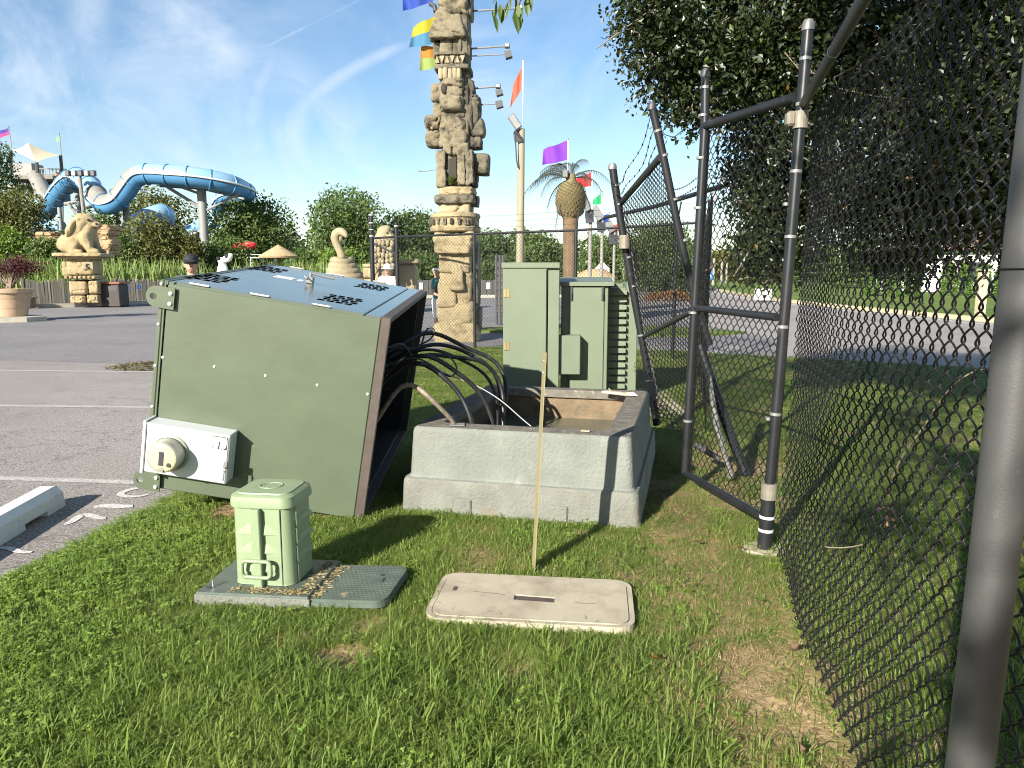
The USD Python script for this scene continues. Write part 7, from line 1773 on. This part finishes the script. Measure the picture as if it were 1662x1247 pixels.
far_tree('broad mid-green tree right of the slide column', 355, 492, 318, 66, 'leaf_oak', 1, n=6500)
far_tree('tall dome-crowned tree right of the gap, behind the cobra', 508, 640, 310, 62, 'leaf_oak', 2, n=7500)
far_tree('darker tree between the dome-crowned tree and the totem', 615, 735, 343, 66, 'leaf_deep', 3, n=6000)
far_tree('dark green tree just right of the totem', 755, 835, 383, 58, 'leaf_deep', 4, n=4500)
far_tree('rounded tree behind the tall wooden pole', 815, 905, 378, 64, 'leaf_oak', 5, n=4500)
far_tree('small distant tree left of the palm trunk', 885, 925, 412, 80, 'leaf_deep', 6, n=2000)
far_tree('bushy tree behind the slim poles right of the palm', 935, 1065, 385, 75, 'leaf_oak', 7, n=5500)
far_tree('olive tree behind the leaning gate leaf', 1000, 1130, 362, 58, 'leaf_oak', 8, n=6000)
far_tree('distant hazy row tree at the end of the road', 1130, 1200, 412, 120, 'leaf_olive', 9, n=2600)
far_tree('brownish tree beyond the road under the hanging leaves', 1180, 1275, 415, 85, 'leaf_olive', 10, n=3000)
far_tree('distant tree beyond the verge at the right', 1260, 1360, 405, 110, 'leaf_oak', 27, n=3000)
far_tree('green tree beyond the verge behind the hanging leaves', 1330, 1430, 410, 64, 'leaf_oak', 28, n=3500)
far_tree('wide green tree beyond the verge left of the clipped shrubs', 1400, 1500, 402, 70, 'leaf_deep', 29, n=3500)
far_tree('dark tree on the slope behind the slide curve', 400, 452, 330, 82, 'leaf_deep', 11, n=3000)
far_tree('leafy tree under the slide between the columns', 208, 330, 310, 76, 'leaf_olive', 12, n=5000)
far_tree('tall dark tree at the left edge below the canopy', -60, 62, 238, 58, 'leaf_deep', 13, n=6500)
far_tree('lime-green bushy tree at the left below the tower', -20, 110, 318, 52, 'leaf_olive', 14, n=6000)
far_tree('low dark tree in the gap right of the broad tree', 440, 540, 385, 95, 'leaf_deep', 15, n=3000)
far_tree('dark trees beyond the far fence left of the totem', 640, 790, 400, 80, 'leaf_deep', 16, n=4000)
for i, (a, b, y, Y, mt, lab) in enumerate([(215, 300, 345, 46, 'leaf_olive', 'yellow-green shrub in front of the slide columns'), (290, 345, 372, 47, 'leaf_olive', 'olive shrub left of the thick slide column'), (95, 175, 372, 49, 'leaf_deep', 'dark shrub behind the lion statue'), (-10, 70, 365, 44, 'leaf_lime', 'light green shrub above the red maple'), (60, 130, 385, 43, 'leaf_oak', 'mid-green shrub between maple and lion'), (335, 420, 385, 50, 'leaf_oak', 'green shrub beneath the broad tree'), (180, 240, 378, 45, 'leaf_oak', 'green shrub right of the lion statue'), (520, 600, 400, 52, 'leaf_lime', 'light green shrub behind the cobra'), (640, 720, 410, 50, 'leaf_oak', 'green shrub behind the fence corner'), (470, 525, 405, 54, 'leaf_oak', 'green shrub beside the thatched umbrella'), (770, 870, 415, 52, 'leaf_deep', 'dark hedge shrub right of the totem'), (130, 225, 340, 60, 'leaf_oak', 'green shrub below the slide hump'), (1050, 1130, 418, 45, 'leaf_deep', 'dark shrub beyond the side fence')]):
    far_tree(lab, a, b, y, Y, mt, 40 + i, n=2600, name='shrub', cat='shrub', lobes=7)

# ================================================================ the far side of the road
def road_side():
    rs = np.random.default_rng(18)
    for i, px in enumerate((1405, 1440, 1470, 1527, 1553, 1582, 1612)):
        Y = 44 - i * .6; k = Y / 1190; X = (px - 831) * k; h = float(at(px, 437 if i > 2 else 442, Y)[2]) + .25; w = 22 * k if i > 2 else 24 * k
        lab = ['first clipped cone shrub of the row, partly behind hanging leaves', 'second clipped cone shrub of the row', 'third clipped cone shrub of the row', 'clipped columnar shrub left of the first white gap in the wall', 'clipped columnar shrub between the two white gaps', 'clipped columnar shrub beside the pale post', 'clipped columnar shrub nearest the fence post at the right'][i]
        h = max(h, 1.9); t = T('conical_shrub', lab, 'shrub', (X, Y, .09)); n = 2200; u = rs.random(n); a = rs.uniform(0, 6.28, n); r = w / 2 * np.sin(np.pi * np.clip(.16 + .80 * u, 0, 1)) ** .55 * rs.uniform(.82, 1.03, n); P = np.stack([r * np.cos(a), r * np.sin(a), u * h], 1); v, f = leaf_cards(P, .13, rs, aspect=.5); MB().add(v, f).build('crown', 'leaf_hedge', t); MB().tube([(0, 0, -.1), (0, 0, h * .85)], [w * .40, w * .16], 8).build('trunk', 'leaf_deep', t)
    b = T('white_building', 'low white building with brown roof behind the clipped shrubs', 'building', (38.5, 54, 0))
    MB().box((-9, 0, 0), (16, 8, 3.0), .02).build('wall', 'wall_white', b); MB().hull([(-9.6, -.6, 3.02), (16.6, -.6, 3.02), (16.6, 8.6, 3.02), (-9.6, 8.6, 3.02), (-6, 4, 4.8), (13, 4, 4.8)]).build('roof', 'roof_brown', b)
    for x in (-6, -2, 2.5, 7, 11): w = MB().box((x, -.03, 1.0), (x + 1.4, -.003, 2.2), .01).build('window', 'window_dark', b); MB().box((x - .08, -.06, .92), (x + 1.48, -.035, .99)).build('sill', 'wall_white', w)
    p = T('pale_post', 'square pale concrete post on the verge near the right fence post', 'post', gr(1590, 512, .09)); MB().box((-.13, -.13, -.1), (.13, .13, 1.45), .03).build('post', 'kerb_cream', p); MB().box((-.16, -.16, 1.455), (.16, .16, 1.52), .02).build('cap', 'kerb_cream', p)
    s = T('blue_sign', 'blue roadside sign seen through the open gate leaf', 'sign', (*at(1151, 447, 60)[:2], 0)); z = float(at(1151, 447, 60)[2]); MB().box((-.28, -.02, z - .33), (.28, .02, z + .33), .02).build('panel', 'sign_blue', s); MB().box((-.16, -.03, z - .1), (.16, -.021, z + .1), .01).build('emblem', 'sign_white', s); MB().tube([(0, .04, 0), (0, .04, z + .3)], .04, 6).build('post', 'pole_steel', s)
    v = T('utility_box', 'small white utility box on the verge below the hanging leaves', 'utility box', gr(1238, 487, .09), math.radians(-20))
    MB().box((-.42, -.25, 0), (.42, .25, .50), .03).build('body', 'wall_white', v); MB().box((-.46, -.29, .502), (.46, .29, .56), .02).build('lid', 'wall_white', v); MB().tube([(0, .3, -.1), (0, .3, 1.5)], .035, 6).build('post', 'sign_white', v)
    o = T('orange_plants', 'low orange-brown planting beside the drive, seen through the side fence', 'plants', gr(1092, 488)); P, d = blob_points([((-.9, 0, .2), (.7, .4, .3)), ((.1, 0, .25), (.7, .4, .35)), ((1.0, 0, .15), (.6, .4, .25))], 1500, rs, shell=.6); v_, f_ = leaf_cards(P, .11, rs); MB().add(v_, f_).build('foliage', 'leaf_rust', o)
    # the wood that closes the horizon
    n = 16000; a = rs.uniform(math.radians(35), math.radians(145), n); R = rs.uniform(150, 190, n); hh = 5 + 4 * meshkit.noise(np.stack([a * 26, 0 * a, 0 * a], -1), 3); z = rs.random(n) ** .8 * hh; P = np.stack([R * np.cos(a), R * np.sin(a), z], 1); keep = meshkit.noise(P * .25, 6) + .3 * rs.random(n) > .42; v, f = leaf_cards(P[keep], 1.5, rs, aspect=.7)
    MB().add(v, f).build('distant_wood', 'leaf_deep', label='dark band of distant woodland along the horizon', cat='woodland', kind='stuff')


road_side()
